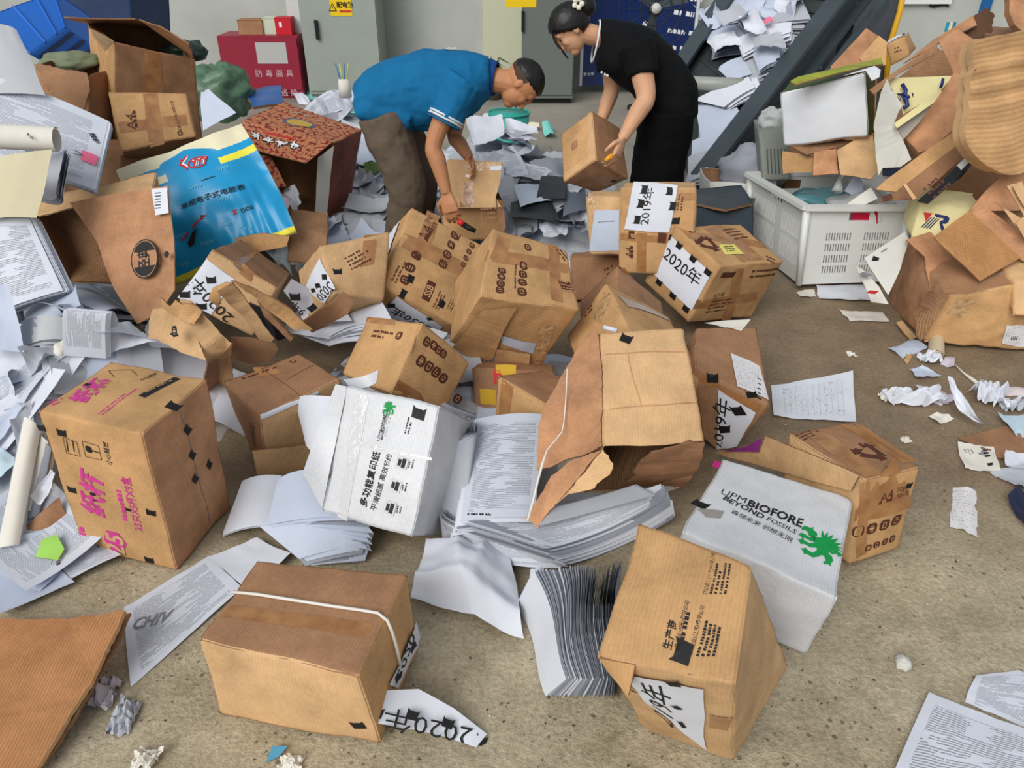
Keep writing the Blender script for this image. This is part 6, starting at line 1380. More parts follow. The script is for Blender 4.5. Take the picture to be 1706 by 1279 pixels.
def hair_cap(t, C, u, f, s, k, mat, line, grow=1.07, seed=1, extra=None, low=-.15):
    """hair as a thick cap over the skull, kept where line(direction) is positive"""
    m = MB(); n = 40; c0 = C + u * .10 * k - f * .05 * k; R = (.40 * k * grow, .42 * k * grow, .33 * k * grow); Vs, keep, F = [], [], []
    for j in range(n + 1):
        b = (j / n - .5) * math.pi
        for i in range(2 * n):
            a = i * math.pi / n; df, ds, du = math.cos(a) * math.cos(b), math.sin(a) * math.cos(b), math.sin(b)
            g = 1 + .03 * nz((df * 3, ds * 3, du * 3), 2.5, seed) + .012 * nz((df * 3, ds * 3, du * 3), 9, seed)
            w = line(df, abs(ds), du); keep.append(w > 0); g -= .09 * max(0., 1 - w / .18) if w > 0 else .12
            Vs.append(c0 + f * (R[1] * df * g) + s * (R[2] * ds * g) + u * (R[0] * du * g))
    for j in range(n):
        for i in range(2 * n):
            q = [j * 2 * n + i, j * 2 * n + (i + 1) % (2 * n), (j + 1) * 2 * n + (i + 1) % (2 * n), (j + 1) * 2 * n + i]
            if all(keep[x] for x in q): F.append(q)
    m.add(Vs, F, mat, [(0, 0)] * len(Vs))
    if extra: extra(m)
    return m.build('hair', t)
HAIR = plain('black_hair', (20, 18, 18), .45, .4, var=.5, scale=60)
HAIRS = plain('cropped_side_hair', (74, 58, 48), .7, .2, var=.25, scale=90)

# --- man in the blue polo shirt, bending over an open carton
SK = skin('tanned_skin', (186, 130, 92)); PB = plain('turquoise_polo_cloth', (22, 104, 152), .8, .15, var=.07, scale=7); TR = plain('taupe_trouser_cloth', (100, 88, 76), .85, .1, var=.08, scale=8); WHT = plain('white_trim', (214, 222, 226), .7)
man = thing('person', 'person in a turquoise polo shirt and taupe trousers bending over an open carton', 'person', (-.72, 4.25, 0))
SY = V(0, 1, 0); YM = 4.32
nsh, nel, nwr = Q(764, 150, 4.12), Q(722, 243, 4.04), Q(744, 322, 3.98)
fsh, fel, fwr = Q(770, 150, 4.50), Q(757, 226, 4.48), Q(781, 262, 4.34)
pel, wai, che, nek = Q(622, 165, YM), Q(678, 150, YM), Q(752, 140, YM), Q(815, 132, YM)
hu, hf = V(.94, .0, .34).normalized(), V(.33, -.12, -.93); hf = (hf - hu * hf.dot(hu)).normalized(); hs = hu.cross(hf)
HC = Q(868, 141, YM - .03); HK = .245
m = MB()
sloft(m, [Q(650, 165, YM), wai, che, Q(800, 134, YM)], [.07, .10, .12, .08], [.09, .13, .16, .10], SY, SK)
limb(m, [Q(790, 134, YM), nek, lerp(nek, HC, .75)], [.075, .064, .064], SK); head_core(m, HC, hu, hf, hs, HK, SK)
limb(m, [nsh, lerp(nsh, nel, .5) + V(-.01, 0, .01), nel, lerp(nel, nwr, .3) + V(.0, -.0, 0), lerp(nel, nwr, .75), nwr], [.062, .052, .043, .046, .034, .028], SK)
limb(m, [fsh, lerp(fsh, fel, .5), fel, lerp(fel, fwr, .4), fwr], [.060, .050, .042, .042, .028], SK)
hand(m, nwr, Q(751, 352, 3.95) - nwr, V(.25, .9, -.1), SK, .7, thumb=-1, size=1.15)
hand(m, fwr, Q(789, 284, 4.24) - fwr, V(-.3, -.75, -.3), SK, .35, thumb=-1, size=1.1)
for sg, hy in ((-1, 4.21), (1, 4.43)):
    limb(m, [Q(650, 180, hy * .5 + YM * .5), Q(655, 230, hy), Q(676, 300, hy - .02), Q(660, 425, hy + .05)], [.07, .07, .055, .045], SK)
o = m.build('body', man); fuse(o, .0042, 3)
face_parts(man, HC, hu, hf, hs, HK)
hair_cap(man, HC, hu, hf, hs, HK, HAIR, lambda a, b_, c_: c_ - .28 + (a < .55) * (.55 - a) * .30 - max(0, a) * .05, 1.09, 3)
hair_cap(man, HC, hu, hf, hs, HK, HAIRS, lambda a, b_, c_: (c_ + .42 if a < .12 else -.1) if c_ < .45 else .1 * (a < .7), 1.035, 4).name = 'cropped_sides'
m = MB()
sloft(m, [Q(608, 176, YM), Q(632, 166, YM), Q(674, 156, YM), Q(718, 150, YM), Q(757, 142, YM), Q(790, 132, YM), Q(816, 130, YM)], [.120, .165, .185, .205, .185, .14, .10], [.175, .195, .19, .20, .205, .175, .10], SY, PB)
for sh, el, k in ((nsh, nel, .46), (fsh, fel, .50)):
    d = el - sh; limb(m, [sh - d * .1 + V(.02, 0, .02), sh + d * .12, sh + d * .52], [.10, .098, .088], PB)
    if sh is nsh: cuff = (sh + d * .52, d.normalized())
sloft(m, [Q(602, 180, YM), Q(622, 172, YM), Q(650, 178, YM), Q(690, 186, YM)], [.055, .115, .115, .10], [.185, .20, .20, .19], SY, PB)
o = m.build('polo_shirt', man); fuse(o, .009, 3, (.028, .11))
m = MB(); c0, d0 = cuff; a0 = d0.orthogonal().normalized(); b0 = d0.cross(a0)
for dd, mt in ((.000, WHT), (.016, PB), (-.014, WHT)): m.tube([c0 + d0 * dd + (a0 * math.cos(k * .349) + b0 * math.sin(k * .349)) * .089 for k in range(19)], .0062, mt, 6, False)
m.build('sleeve_trim', man)
m = MB(); cn = (HC - nek).normalized(); cb = Q(822, 131, YM); ca = SY - cn * SY.dot(cn); ca.normalize(); cb2 = cn.cross(ca)
def collar(u, v): 
    a = u * 2 * math.pi; return cb + cn * (-.035 + .05 * v) + (ca * (.088 - .012 * v) * math.cos(a) + cb2 * (.098 - .012 * v) * math.sin(a))
m.grid(collar, 28, 4, plain('deep_blue_collar', (18, 66, 128), .8)); o = m.build('collar', man); so = o.modifiers.new('thickness', 'SOLIDIFY'); so.thickness = .006
m = MB(); m.tube([collar(k / 28, .02) for k in range(29)], .006, WHT, 6, False); m.build('collar_trim', man)
m = MB(); bt = Q(752, 84, YM - .02); f_ = Face(lambda u, v, l=0.: bt + V(u, .0, 0) + V(-.1 * u, v * .9, v * .1) + V(0, -.2, 1).normalized() * l, 1., 1., 1); f_.poly(m, 0, 0, [(-.04, -.015), (-.015, .02), (.0, .0), (.02, .02), (.035, -.015), (.0, -.01)], (1, 0), WHT, .012); m.build('back_emblem', man)
m = MB()
sloft(m, [Q(638, 176, YM), Q(645, 205, YM)], [.11, .125], [.165, .17], SY, TR)
for sg, hy in ((-1, 4.21), (1, 4.44)):
    dx = 0 if sg < 0 else 22
    limb(m, [Q(636 + dx * .5, 190, hy), Q(652 + dx, 236, hy - .01), Q(676 + dx, 302, hy - .03), Q(674 + dx, 350, hy), Q(662 + dx, 430, hy + .05)], [.125, .128, .108, .098, .088], TR)
o = m.build('trousers', man); fuse(o, .010, 3, (.03, .10))
for hy, dx in ((4.26, 0), (4.49, 22)):
    m = MB(); b = Q(652 + dx, 432, hy); b.z = 0
    loft(m, [b + V(-.08, 0, .045), b + V(.0, 0, .05), b + V(.1, 0, .04), b + V(.19, 0, .028)], [.045, .05, .038, .022], [.04, .042, .048, .036], SY, plain('black_shoe', (30, 30, 32), .5)); m.build('shoe', man)

# carton he is emptying: an upright flap he grips, its low body below
c, t = box_thing('mansbox', 'cardboard_box', 'open tan carton with a tall flap gripped by the bending man', KRAFT_D, 60, skip=('AB',), inner=True, mats={'AC': KRAFT})
m = MB(); fl = [Q(742, 347, 4.17), Q(836, 345, 4.15), Q(826, 330, 4.17), Q(833, 306, 4.20), Q(838, 270, 4.26), Q(792, 267, 4.27), Q(745, 266, 4.27)]
f = slab(m, fl, KRAFT_L, .006, KRAFT_IN, .0006, 3, amp=.003, nrm=V(0, -1, 0)); plines(f, m, (800, 342), (828, 340), 4, .012, KRAFT_D, 2); o = m.build('upright_flap', t)
tape_part(f, t, [(766, 304), (789, 304), (790, 345), (766, 345)]); tape_part(f, t, [(748, 268), (836, 271), (834, 284), (748, 286)], TAPE_G)
sheet_part(f, t, [(816, 277), (836, 276), (835, 283), (816, 284)], 'white_print', PAPER, .004); tape_part(f, t, [(766, 288), (785, 292), (784, 296), (767, 293)], plain('tape_glint', (226, 222, 214), .2))  # the last strip is a glint on the tape, painted as a pale patch
m = MB(); slab(m, qd((826, 332, 4.16), (838, 334, 4.2), (842, 380, 4.12), (834, 390, 4.1), (828, 350, 4.14)), KRAFT_D, .006); m.build('side_flap', t)
t = thing('utility_knife', 'red and black utility knife beside the hand of the bending man', 'knife', tuple(Q(776, 376, 3.92)))
m = MB(); m.tube(qd((764, 368, 3.93), (772, 374, 3.92)), .016, plain('red_knife_plastic', (206, 40, 40), .4), 8); m.build('tip', t)
m = MB(); m.tube(qd((772, 374, 3.92), (782, 380, 3.9), (792, 385, 3.89)), [.016, .015, .012], BLACKTAPE, 8); m.build('handle', t)

# --- woman in black, tipping a carton up
SK2 = skin('light_skin', (206, 158, 124)); BK = plain('black_cloth', (14, 15, 17), .85, .15, var=.3, scale=6); BK2 = plain('black_trouser_cloth', (12, 13, 15), .9, .1)
wom = thing('person', 'person in black top and wide black trousers, hair tied up, tipping a carton', 'person', (.9, 4.55, 0))
YW = 4.52
nsh, nel, nwr = Q(1066, 92, 4.34), Q(1076, 164, 4.24), Q(1037, 231, 4.12)
fsh, fel, fwr = Q(1020, 92, 4.70), Q(1019, 150, 4.68), Q(1000, 205, 4.60)
pel, wai, che, nek = Q(1122, 165, YW), Q(1098, 122, YW), Q(1055, 88, YW), Q(1000, 62, YW)
hu, hf = V(-.74, 0, .67).normalized(), V(-.66, -.14, -.74); hf = (hf - hu * hf.dot(hu)).normalized(); hs = hu.cross(hf)
HC = Q(951, 49, YW - .02); HK = .235
m = MB()
sloft(m, [Q(1105, 140, YW), wai, che, Q(1012, 70, YW)], [.06, .08, .10, .06], [.08, .11, .14, .08], SY, SK2)
limb(m, [Q(1015, 70, YW), nek, lerp(nek, HC, .7)], [.06, .052, .056], SK2); head_core(m, HC, hu, hf, hs, HK, SK2)
limb(m, [nsh, lerp(nsh, nel, .5), nel, lerp(nel, nwr, .35), lerp(nel, nwr, .8), nwr], [.062, .060, .050, .048, .034, .029], SK2)
limb(m, [fsh, lerp(fsh, fel, .5), fel, lerp(fel, fwr, .4), fwr], [.060, .055, .046, .044, .028], SK2)
hand(m, nwr, Q(1022, 276, 4.06) - nwr, V(-.75, .45, -.1), SK2, .5, thumb=-1, size=1.08)
hand(m, fwr, Q(990, 240, 4.58) - fwr, V(.1, -.9, -.1), SK2, .3, thumb=1, size=.95)
for hy in (4.40, 4.64): limb(m, [Q(1105, 150, hy * .5 + YW * .5), Q(1106, 195, hy), Q(1098, 275, hy - .02), Q(1092, 400, hy)], [.06, .07, .055, .042], SK2)
o = m.build('body', wom); fuse(o, .0042, 3)
face_parts(wom, HC, hu, hf, hs, HK)
def bun(m):
    ell(m, HC + hu * .10 * HK - hf * .56 * HK, hu, hf, hs, (.26 * HK, .24 * HK, .26 * HK), HAIR, 12)
    for k in range(7):
        a = HC + hu * (.36 - .03 * k) * HK + hf * .30 * HK + hs * (.30 - .10 * k) * HK; m.tube(smooth_path([a, a + hf * .12 * HK - hu * .14 * HK, a + hf * .16 * HK - hu * (.42 + .03 * k) * HK]), .004, HAIR, 5)
hair_cap(wom, HC, hu, hf, hs, HK, HAIR, lambda a, b_, c_: c_ + .42 - max(0, a) * .80 if a > -.1 else c_ + .80, 1.17, 7, bun)
m = MB(); fc = HC + hu * .28 * HK - hf * .50 * HK - V(0, .075, 0)
for k in range(5): ell(m, fc + hu * .02 * math.cos(k * 1.257) + hf * .02 * math.sin(k * 1.257), hu, hf, hs, (.014, .014, .008), plain('cream_flower', (226, 222, 204), .5), 6)
m.build('flower_clip', wom)
m = MB()
sloft(m, [Q(1116, 195, YW), Q(1112, 160, YW), Q(1090, 124, YW), Q(1062, 98, YW), Q(1028, 80, YW), Q(1004, 70, YW), Q(997, 69, YW)], [.155, .165, .155, .165, .145, .118, .104], [.19, .19, .185, .20, .17, .105, .085], SY, BK)
for sh, el in ((nsh, nel), (fsh, fel)):
    d = el - sh; limb(m, [sh - d * .15 + V(-.02, 0, .02), sh + d * .1, sh + d * .50], [.095, .095, .088], BK)
o = m.build('black_top', wom); fuse(o, .009, 3, (.022, .12))
m = MB(); cn = (HC - nek).normalized(); ca = SY; cb2 = cn.cross(ca).normalized(); cb = Q(1000, 66, YW)
m.tube([Q(995, 69, YW) + V(-.008, 0, 0) + SY * .086 * math.cos(k * .2244) + V(.16, 0, .98) * .106 * math.sin(k * .2244) for k in range(29)], .0058, WHT, 6, False); m.build('collar_trim', wom)
m = MB(); bt = Q(1010, 126, 4.30); f_ = Face(lambda u, v, l=0.: bt + V(u, 0, v) + V(0, -l, 0), 1., 1., 1); plines(f_, m, (1000, 121), (1014, 129), 1, .012, WHT, 3); m.build('chest_print', wom)
m = MB()
sloft(m, [Q(1112, 165, YW), Q(1108, 200, YW)], [.15, .162], [.18, .185], SY, BK2)
for hy in (4.40, 4.63): limb(m, [Q(1110, 182, hy), Q(1104, 235, hy), Q(1093, 300, hy), Q(1090, 400, hy + .03)], [.155, .158, .152, .15], BK2)
o = m.build('trousers', wom); fuse(o, .010, 3, (.025, .14))
for hy in (4.42, 4.66):
    m = MB(); b = Q(1098, 404, hy); b.z = 0
    loft(m, [b + V(.07, 0, .04), b + V(0, 0, .045), b + V(-.1, 0, .035), b + V(-.17, 0, .025)], [.04, .045, .035, .02], [.036, .038, .044, .034], SY, plain('black_shoe', (30, 30, 32), .5)); m.build('shoe', wom)
t = thing('utility_knife', 'small yellow knife in the hand of the person in black', 'knife', tuple(Q(1012, 265, 4.06)))
m = MB(); m.tube(qd((1008, 268, 4.04), (1014, 263, 4.05), (1020, 258, 4.06)), [.008, .013, .013], plain('orange_yellow_plastic', (232, 160, 30), .4), 8); m.build('handle', t)
m = MB(); m.tube(qd((1008, 268, 4.04), (1003, 271, 4.03)), [.004, .002], plain('blade_steel', (170, 172, 174), .3, .5, .8), 6); m.build('blade', t)


# ------------------------------------------------------------------ heaps of paper
def sst(a, b, x): t = max(0., min(1., (x - a) / (b - a))); return t * t * (3 - 2 * t)
def bump(x, y, cx, cy, sx, sy): return math.exp(-((x - cx) / sx) ** 2 - ((y - cy) / sy) ** 2)
def hh(x, y):
    left = min(.80, max(0., (y - 1.72) * .50)) * sst(-.98, -1.75, x) * sst(4.6, 4.0, y) * (1 - sst(2.62, 3.0, y) * sst(-2.45, -2.15, x))
    back = .33 * bump(x, y, -.1, 5.35, .7, .75) + .62 * bump(x, y, -1.25, 6.1, .55, .6) + .20 * bump(x, y, -.18, 5.85, .42, .3) + .14 * bump(x, y, -.9, 4.6, .5, .5) + .12 * bump(x, y, .35, 4.6, .4, .5)
    mid = .13 * bump(x, y, -.40, 2.75, .45, .5) + .12 * bump(x, y, .25, 2.6, .55, .6)
    return max(left, back, mid) + .25 * min(left, max(back, mid))
def on_heap(px, py, lift=0.0):
    d = _ray(px, py); t = .8; p = _CP + d * t
    while p.z > hh(p.x, p.y) and t < 14: t += .01; p = _CP + d * t
    return p + V(0, 0, lift)
def hq(lift, *pts): return [on_heap(x, y, lift) for x, y in pts]
def hc(lift, *pts):                      # a sheet resting against the heap where its middle meets it
    cx, cy = sum(p[0] for p in pts) / len(pts), sum(p[1] for p in pts) / len(pts); c = on_heap(cx, cy, 0); k = .010 * c.y / 5
    return [Q(x, y, c.y + (cy - y) * k) + V(0, -lift * .5, lift) for x, y in pts]
def heap(name, label, x0, x1, y0, y1, seed, mats, cell=.16):
    nx, ny = int((x1 - x0) / .03), int((y1 - y0) / .03); m = MB(); P = []; ok = []
    for j in range(ny + 1):
        for i in range(nx + 1):
            x, y = x0 + (x1 - x0) * i / nx, y0 + (y1 - y0) * j / ny; h = hh(x, y); q = V(x / cell, y / cell * 1.3, seed)
            k = mnoise.cell(q) * .5 + mnoise.cell(q * .6 + V(9, 3, 1)) * .5
            z = h - .05 + .035 * k * min(1, h / .1) + .02 * nz((x, y, 0), 9, seed)
            P.append(V(x, y, max(z, -.02))); ok.append(h > .03)
    for j in range(ny):
        for i in range(nx):
            q = [j * (nx + 1) + i, j * (nx + 1) + i + 1, (j + 1) * (nx + 1) + i + 1, (j + 1) * (nx + 1) + i]
            if all(ok[a] for a in q):
                c = mnoise.cell(V((x0 + (x1 - x0) * i / nx) / cell, (y0 + (y1 - y0) * j / ny) / cell * 1.3, seed + 5))
                m.add([P[a] for a in q], [(0, 1, 2, 3)], mats[int(abs(c) * 97) % len(mats)], [(0, 0), (1, 0), (1, 1), (0, 1)], True)
    return tag(m.build(name), label, 'paper', kind='stuff')
heap('paper_heap', 'packed mass of waste paper under the sheets at the left', -2.9, -.6, 1.7, 5.0, 1, (PAPER_G, PAPER_B, PAPER_G, PAPER_W))
heap('paper_heap', 'packed mass of waste paper on the floor behind and around the two people', -2.1, 1.3, 3.7, 7.4, 2, (PAPER_G, PAPER_B, PAPER_G, PRINTED_D))
heap('paper_heap', 'flattened waste paper under the cartons in the middle', -1.1, .95, 1.9, 3.6, 3, (PAPER_G, PAPER_G, PAPER_B, PAPER_W))

def quad_sheet(m, q, mat, seed=0, curl=.02, crump=.004, n=(10, 8), fold=0.0, lift=0.0):
    q = [Vector(p) for p in q]; nn = (q[1] - q[0]).cross(q[3] - q[0]).normalized(); nn = nn if nn.z > 0 or (abs(nn.z) < .15 and nn.y < 0) else -nn
    r = random.Random(seed); ca, cb, cc = r.uniform(-1, 1), r.uniform(-1, 1), r.uniform(-1, 1)
    def S(u, v, l=0.):
        k = curl * (ca * (u - .5) ** 2 * 3 + cb * (v - .5) ** 2 * 3 + cc * (u - .5) * (v - .5) * 3) + curl * .35
        k += fold * abs(u - .5 - .2 * (v - .5))
        return bil(q, u, v) + nn * (k + lift + l) + nzv((u * .6, v * .6, seed * .1), 3.2, seed) * crump * 2 + nn * crump * 1.5 * nz((u, v, 0), 6, seed)
    m.grid(S, n[0], n[1], mat, uvfn=lambda u, v: (u, 1 - v))
    f = Face(S, (q[1] - q[0]).length, (q[3] - q[0]).length, 1 if (q[1] - q[0]).cross(q[3] - q[0]).dot(nn) > 0 else -1); f.n = nn; return f
_sc = [0]
def sheet(label, q, mat=None, curl=.02, crump=.004, seed=None, group=None, name='paper_sheet', cat='paper', deco=None, fold=0., n=(10, 8)):
    _sc[0] += 1; s = seed if seed is not None else _sc[0]
    m = MB(); f = quad_sheet(m, q, mat or PAPER, s, curl, crump, n, fold)
    if deco: deco(f, m)
    o = m.build(name); return tag(o, label, cat, group)
PAPER_E = papermat('paper_edge_grey', (150, 156, 168))  # greyer sheets put the dark between stacked layers into the colour
def stack(label, q, th, layers, mat=None, top=None, jit=.006, curl=.02, seed=None, group=None, name='paper_stack', up=None, shear=(0, 0), deco=None, n=(8, 6), fan=0.0, sag=0.0):
    """sheets lying on one another: the top sheet q, th deep, edges uneven"""
    _sc[0] += 1; s = seed if seed is not None else _sc[0]; r = random.Random(s)
    q = [Vector(p) for p in q]; nn = (q[1] - q[0]).cross(q[3] - q[0]).normalized(); nn = nn if nn.z > 0 else -nn; up = Vector(up) if up is not None else nn
    eu, ev = (q[1] - q[0]).normalized(), (q[3] - q[0]).normalized(); m = MB()
    for k in range(layers):
        t = k / max(1, layers - 1); off = -up * th * (1 - t) + eu * (r.uniform(-jit, jit) + shear[0] * (1 - t)) + ev * (r.uniform(-jit, jit) + shear[1] * (1 - t))
        a = fan * (t - .5) + r.uniform(-.01, .01); c = ctr(q)
        R = Matrix.Rotation(a, 3, nn)
        qq = [R @ (p - c) + c + off for p in q]
        def S(u, v, l=0., qq=qq): return bil(qq, u, v) + nn * (curl * (1 - 4 * (u - .5) ** 2) - sag * v * v + l) + nn * .002 * nz((u * 2, v * 2, 0), 3, s)
        m.grid(S, n[0], n[1], (top if (top and k == layers - 1) else ((mat or PAPER) if k % 3 or k == layers - 1 else PAPER_E)), uvfn=lambda u, v: (u, 1 - v))
    f = Face(S, (q[1] - q[0]).length, (q[3] - q[0]).length, 1 if (q[1] - q[0]).cross(q[3] - q[0]).dot(nn) > 0 else -1); f.n = nn
    if deco: deco(f, m)
    return tag(m.build(name), label, 'paper', group)
def crumple(label, cen, r, mat=None, seed=0, group=None, name='crumpled_paper'):
    cen = Vector(cen); m = MB(); rn = random.Random(seed)
    def S(u, v):
        x, y = (u - .5) * 2, (v - .5) * 2; p = V(x * r[0], y * r[1], 0)
        q = nzv((x, y, 0), 1.6, seed); k = abs(nz((x, y, 1), 2.2, seed)) * 1.2 + .22 * abs(nz((x, y, 2), 5, seed))
        return cen + p * (1 - .35 * abs(q.x)) + V(q.x * r[0] * .35, q.y * r[1] * .35, r[2] * (k * 1.1 + .45 * (1 - x * x) * (1 - y * y)))
    m.grid(S, 16, 14, mat or PAPER, uvfn=lambda u, v: (u, v), flat=True); return tag(m.build(name), label, 'paper', group)

# -- left heap, named sheets from the top down
def g3(Y, *p): return [Q(x, y, Y[i] if isinstance(Y, (list, tuple)) else Y) for i, (x, y) in enumerate(p)]
sheet('tall greyish card standing at the left edge above the printed forms', g3((3.95, 3.95, 3.6, 3.6), (-40, 40), (27, 48), (80, 165), (-40, 160)), plain('grey_card_sheet', (186, 188, 194), .7), .03)
def clip(f, m):
    pk = plain('pink_clip', (226, 104, 140), .4); u, v = uvpx(f, 150, 265); f.rect(m, u, v, .07, .06, right_of(f, (140, 262), (160, 270))[2], pk, .012)
    for p, q in (((124, 258), (142, 262)), ((126, 252), (142, 262))): pbar(f, m, p, q, .004, INK, .012)
    ptext(f, m, '规程', (152, 222), (162, 240), INK, .004, .03)
stack('thick stack of printed forms with a pink clip, high on the left heap', g3((3.7, 3.62, 3.38, 3.40), (-60, 108), (182, 202), (156, 314), (-70, 250)), .035, 16, PAPER, PRINTED_D, .008, .03, deco=clip)
m = MB(); a, b = Q(-40, 226, 3.2), Q(95, 233, 3.24); ax = (b - a).normalized(); c1 = ax.orthogonal().normalized(); c2 = ax.cross(c1)
m.grid(lambda u, v: a + (b - a) * u + (c1 * math.cos(v * 9) + c2 * math.sin(v * 9)) * (.052 - .012 * v), 10, 40, PAPER_W, uvfn=lambda u, v: (u, v)); 
f_ = Face(lambda u, v, l=0.: a + (b - a) * u + V(0, -.055 - l, .03) + V(0, .004, .03) * v * 0 + V(0, 0, .04) * (v - .5), (b - a).length, .04, 1); f_.n = V(0, -1, .3)
ptext(f_, m, '检疫', (46, 222), (56, 232), INK, .004, .02); tag(m.build('paper_roll'), 'rolled sheet with large characters lying on the printed forms', 'paper')
sheet('beige folder cover at the left edge below the rolled sheet', g3((3.12, 3.16, 3.0, 2.98), (-50, 272), (89, 250), (60, 362), (-50, 368)), plain('beige_folder', (206, 196, 164), .6, var=.03), .03, .003, name='folder')
stack('curled bundle of white pages sticking out right of the beige folder', g3((3.3, 3.3, 3.15, 3.15), (40, 250), (106, 248), (92, 318), (62, 330)), .04, 10, PAPER, None, .012, -.05)
stack('white stack with stapled corner, below the beige folder at the left', g3((3.02, 3.05, 2.82, 2.76), (-40, 368), (50, 362), (106, 482), (-30, 530)), .05, 18, PAPER, PRINTED, .006, .02, shear=(.02, 0))
sheet('large white sheet folded once, hanging at the left edge', g3((2.6, 2.62, 2.42, 2.4), (-40, 478), (20, 482), (46, 592), (-40, 586)), PAPER_B, .03)
sheet('plain white sheet lying in shade under the stapled stack', g3((2.95, 2.9, 2.75, 2.72), (38, 516), (122, 470), (132, 505), (48, 570)), PAPER_B, .02)
stack('fan of bluish sheets below the emblem flap', hq(.06, (104, 502), (186, 488), (234, 548), (128, 548)), .035, 12, PAPER_B, None, .01, .03, fan=.25)
stack('thin booklet seen edge-on, white, above the bent pad', hq(.05, (108, 526), (212, 534), (262, 552), (130, 552)), .018, 9, PAPER_B, None, .008, .01)
stack('clear folder of pale pages at the foot of the shaded sheet', hq(.05, (44, 556), (122, 556), (128, 592), (40, 602)), .015, 5, plain('pale_sleeve', (196, 198, 200), .25, .5), None, .01, .03)
m = MB()
for k in range(5):
    a0, b0 = on_heap(114, 616, .06), on_heap(186, 628, .08); 
    m.grid(lambda u, v: lerp(a0, b0, u) + V(.003 * k, .004 * k, .0) + V(.04 * math.sin(v * 2.0), .05 * v, .17 * math.sin(v * 2.5)), 10, 12, PAPER if k else PRINTED, uvfn=lambda u, v: (v, u))
tag(m.build('paper_pad'), 'bent white writing pad curling up behind the pink printed carton', 'paper')
for i, (lab, q, mt, cu) in enumerate((
    ('rounded white sheet curling behind the pink carton, nearest its top', ((186, 588), (240, 578), (262, 622), (192, 624)), PAPER, .07),
    ('white sheet with a raised corner behind the right rear corner of the pink carton', ((236, 584), (346, 592), (338, 636), (252, 622)), PAPER, .08),
    ('white page leaning against the crumpled kraft carton', ((256, 566), (300, 570), (318, 600), (262, 600)), PAPER_B, .05))):
    sheet(lab, [on_heap(x, y, .10) for x, y in q], mt, cu, .008)
for i, (lab, q, mt, cu) in enumerate((
    ('wide white sheet sloping down at the left edge, above the handwritten one', ((-30, 580), (72, 598), (34, 648), (-30, 664)), PAPER, .02),
    ('crumpled sheet with rows of handwriting at the left edge', ((-20, 645), (28, 630), (42, 672), (-10, 706)), PRINTED_D, .05),
    ('long white sheet sloping right towards the top of the pink carton', ((-30, 708), (58, 656), (118, 634), (-20, 738)), PAPER, .02),
    ('dark bent page in the gap left of the pink carton', ((52, 620), (98, 600), (100, 628), (58, 646)), PAPER_G, .05),
    ('pale folded page standing in the gap by the bent pad', ((96, 600), (122, 586), (110, 640), (92, 640)), PAPER_W, .03),
    ('grey page hanging below the long white sheet', ((30, 730), (60, 694), (72, 745), (42, 790)), PAPER_G, .03),
    ('blue-grey sheet at the left edge, halfway down the heap', ((-20, 740), (40, 702), (56, 706), (-20, 792)), PAPER_B, .02),
    ('pale blue square sheet at the left edge beside the pink carton', ((-20, 776), (14, 772), (42, 794), (-6, 842)), plain('pale_blue_paper', (192, 214, 226), .7), .02),
    ('grey sheet tucked behind the long folded pack', ((40, 790), (74, 742), (84, 790), (48, 850)), PAPER_G, .03),
    ('white sheet lying flat under the green tag', ((34, 905), (112, 884), (94, 950), (-10, 966)), PAPER_B, .02),
    ('broad pale blue sheet on the floor at the left edge', ((-20, 968), (102, 958), (128, 980), (0, 1040)), PAPER_B, .012),
    ('printed sheet under the lower corner of the pink carton', ((96, 918), (168, 908), (206, 934), (116, 976)), PRINTED_D, .01),
    ('white curved page beside the torn base of the pink carton', ((86, 918), (104, 890), (134, 880), (130, 904)), PAPER, .06),
    ('white torn strip page with frayed end left of the pink carton', ((68, 870), (98, 818), (106, 830), (88, 876)), PAPER, .02),
    ('dark cardboard coloured divider between pages left of the pink carton', ((40, 893), (108, 862), (120, 878), (52, 906)), KRAFT_D, .02))):
    sheet(lab, [on_heap(x, y, .035 + .004 * i if y < 878 else .004 + .0015 * i) for x, y in q], mt, cu if q[0][1] < 878 else min(cu, .015), .005 if q[0][1] < 878 else .002)
stack('long folded white pack standing on end, nearest on the left heap', [on_heap(66, 758, .16), on_heap(90, 768, .14), on_heap(40, 926, .05), on_heap(4, 932, .05)], .05, 12, PAPER, PAPER_W, .006, .015)
stack('folded white pack leaning behind the long one', [on_heap(84, 770, .12), on_heap(100, 790, .12), on_heap(66, 872, .04), on_heap(46, 878, .04)], .04, 8, PAPER_W, None, .008, .01)
def tag80(f, m): ptext(f, m, '80', (98, 942), (98, 934), INK, .003, .03)
m = MB(); f = slab(m, [on_heap(x, y, .06) for x, y in ((69, 951), (80, 922), (104, 914), (117, 938), (106, 957))], plain('lime_tag', (160, 214, 100), .5), .002, jag=.0008, nrm=V(0, -.3, 1)); tag80(f, m); tag(m.build('card_tag'), 'light green torn tag reading 80 left of the pink carton', 'tag')
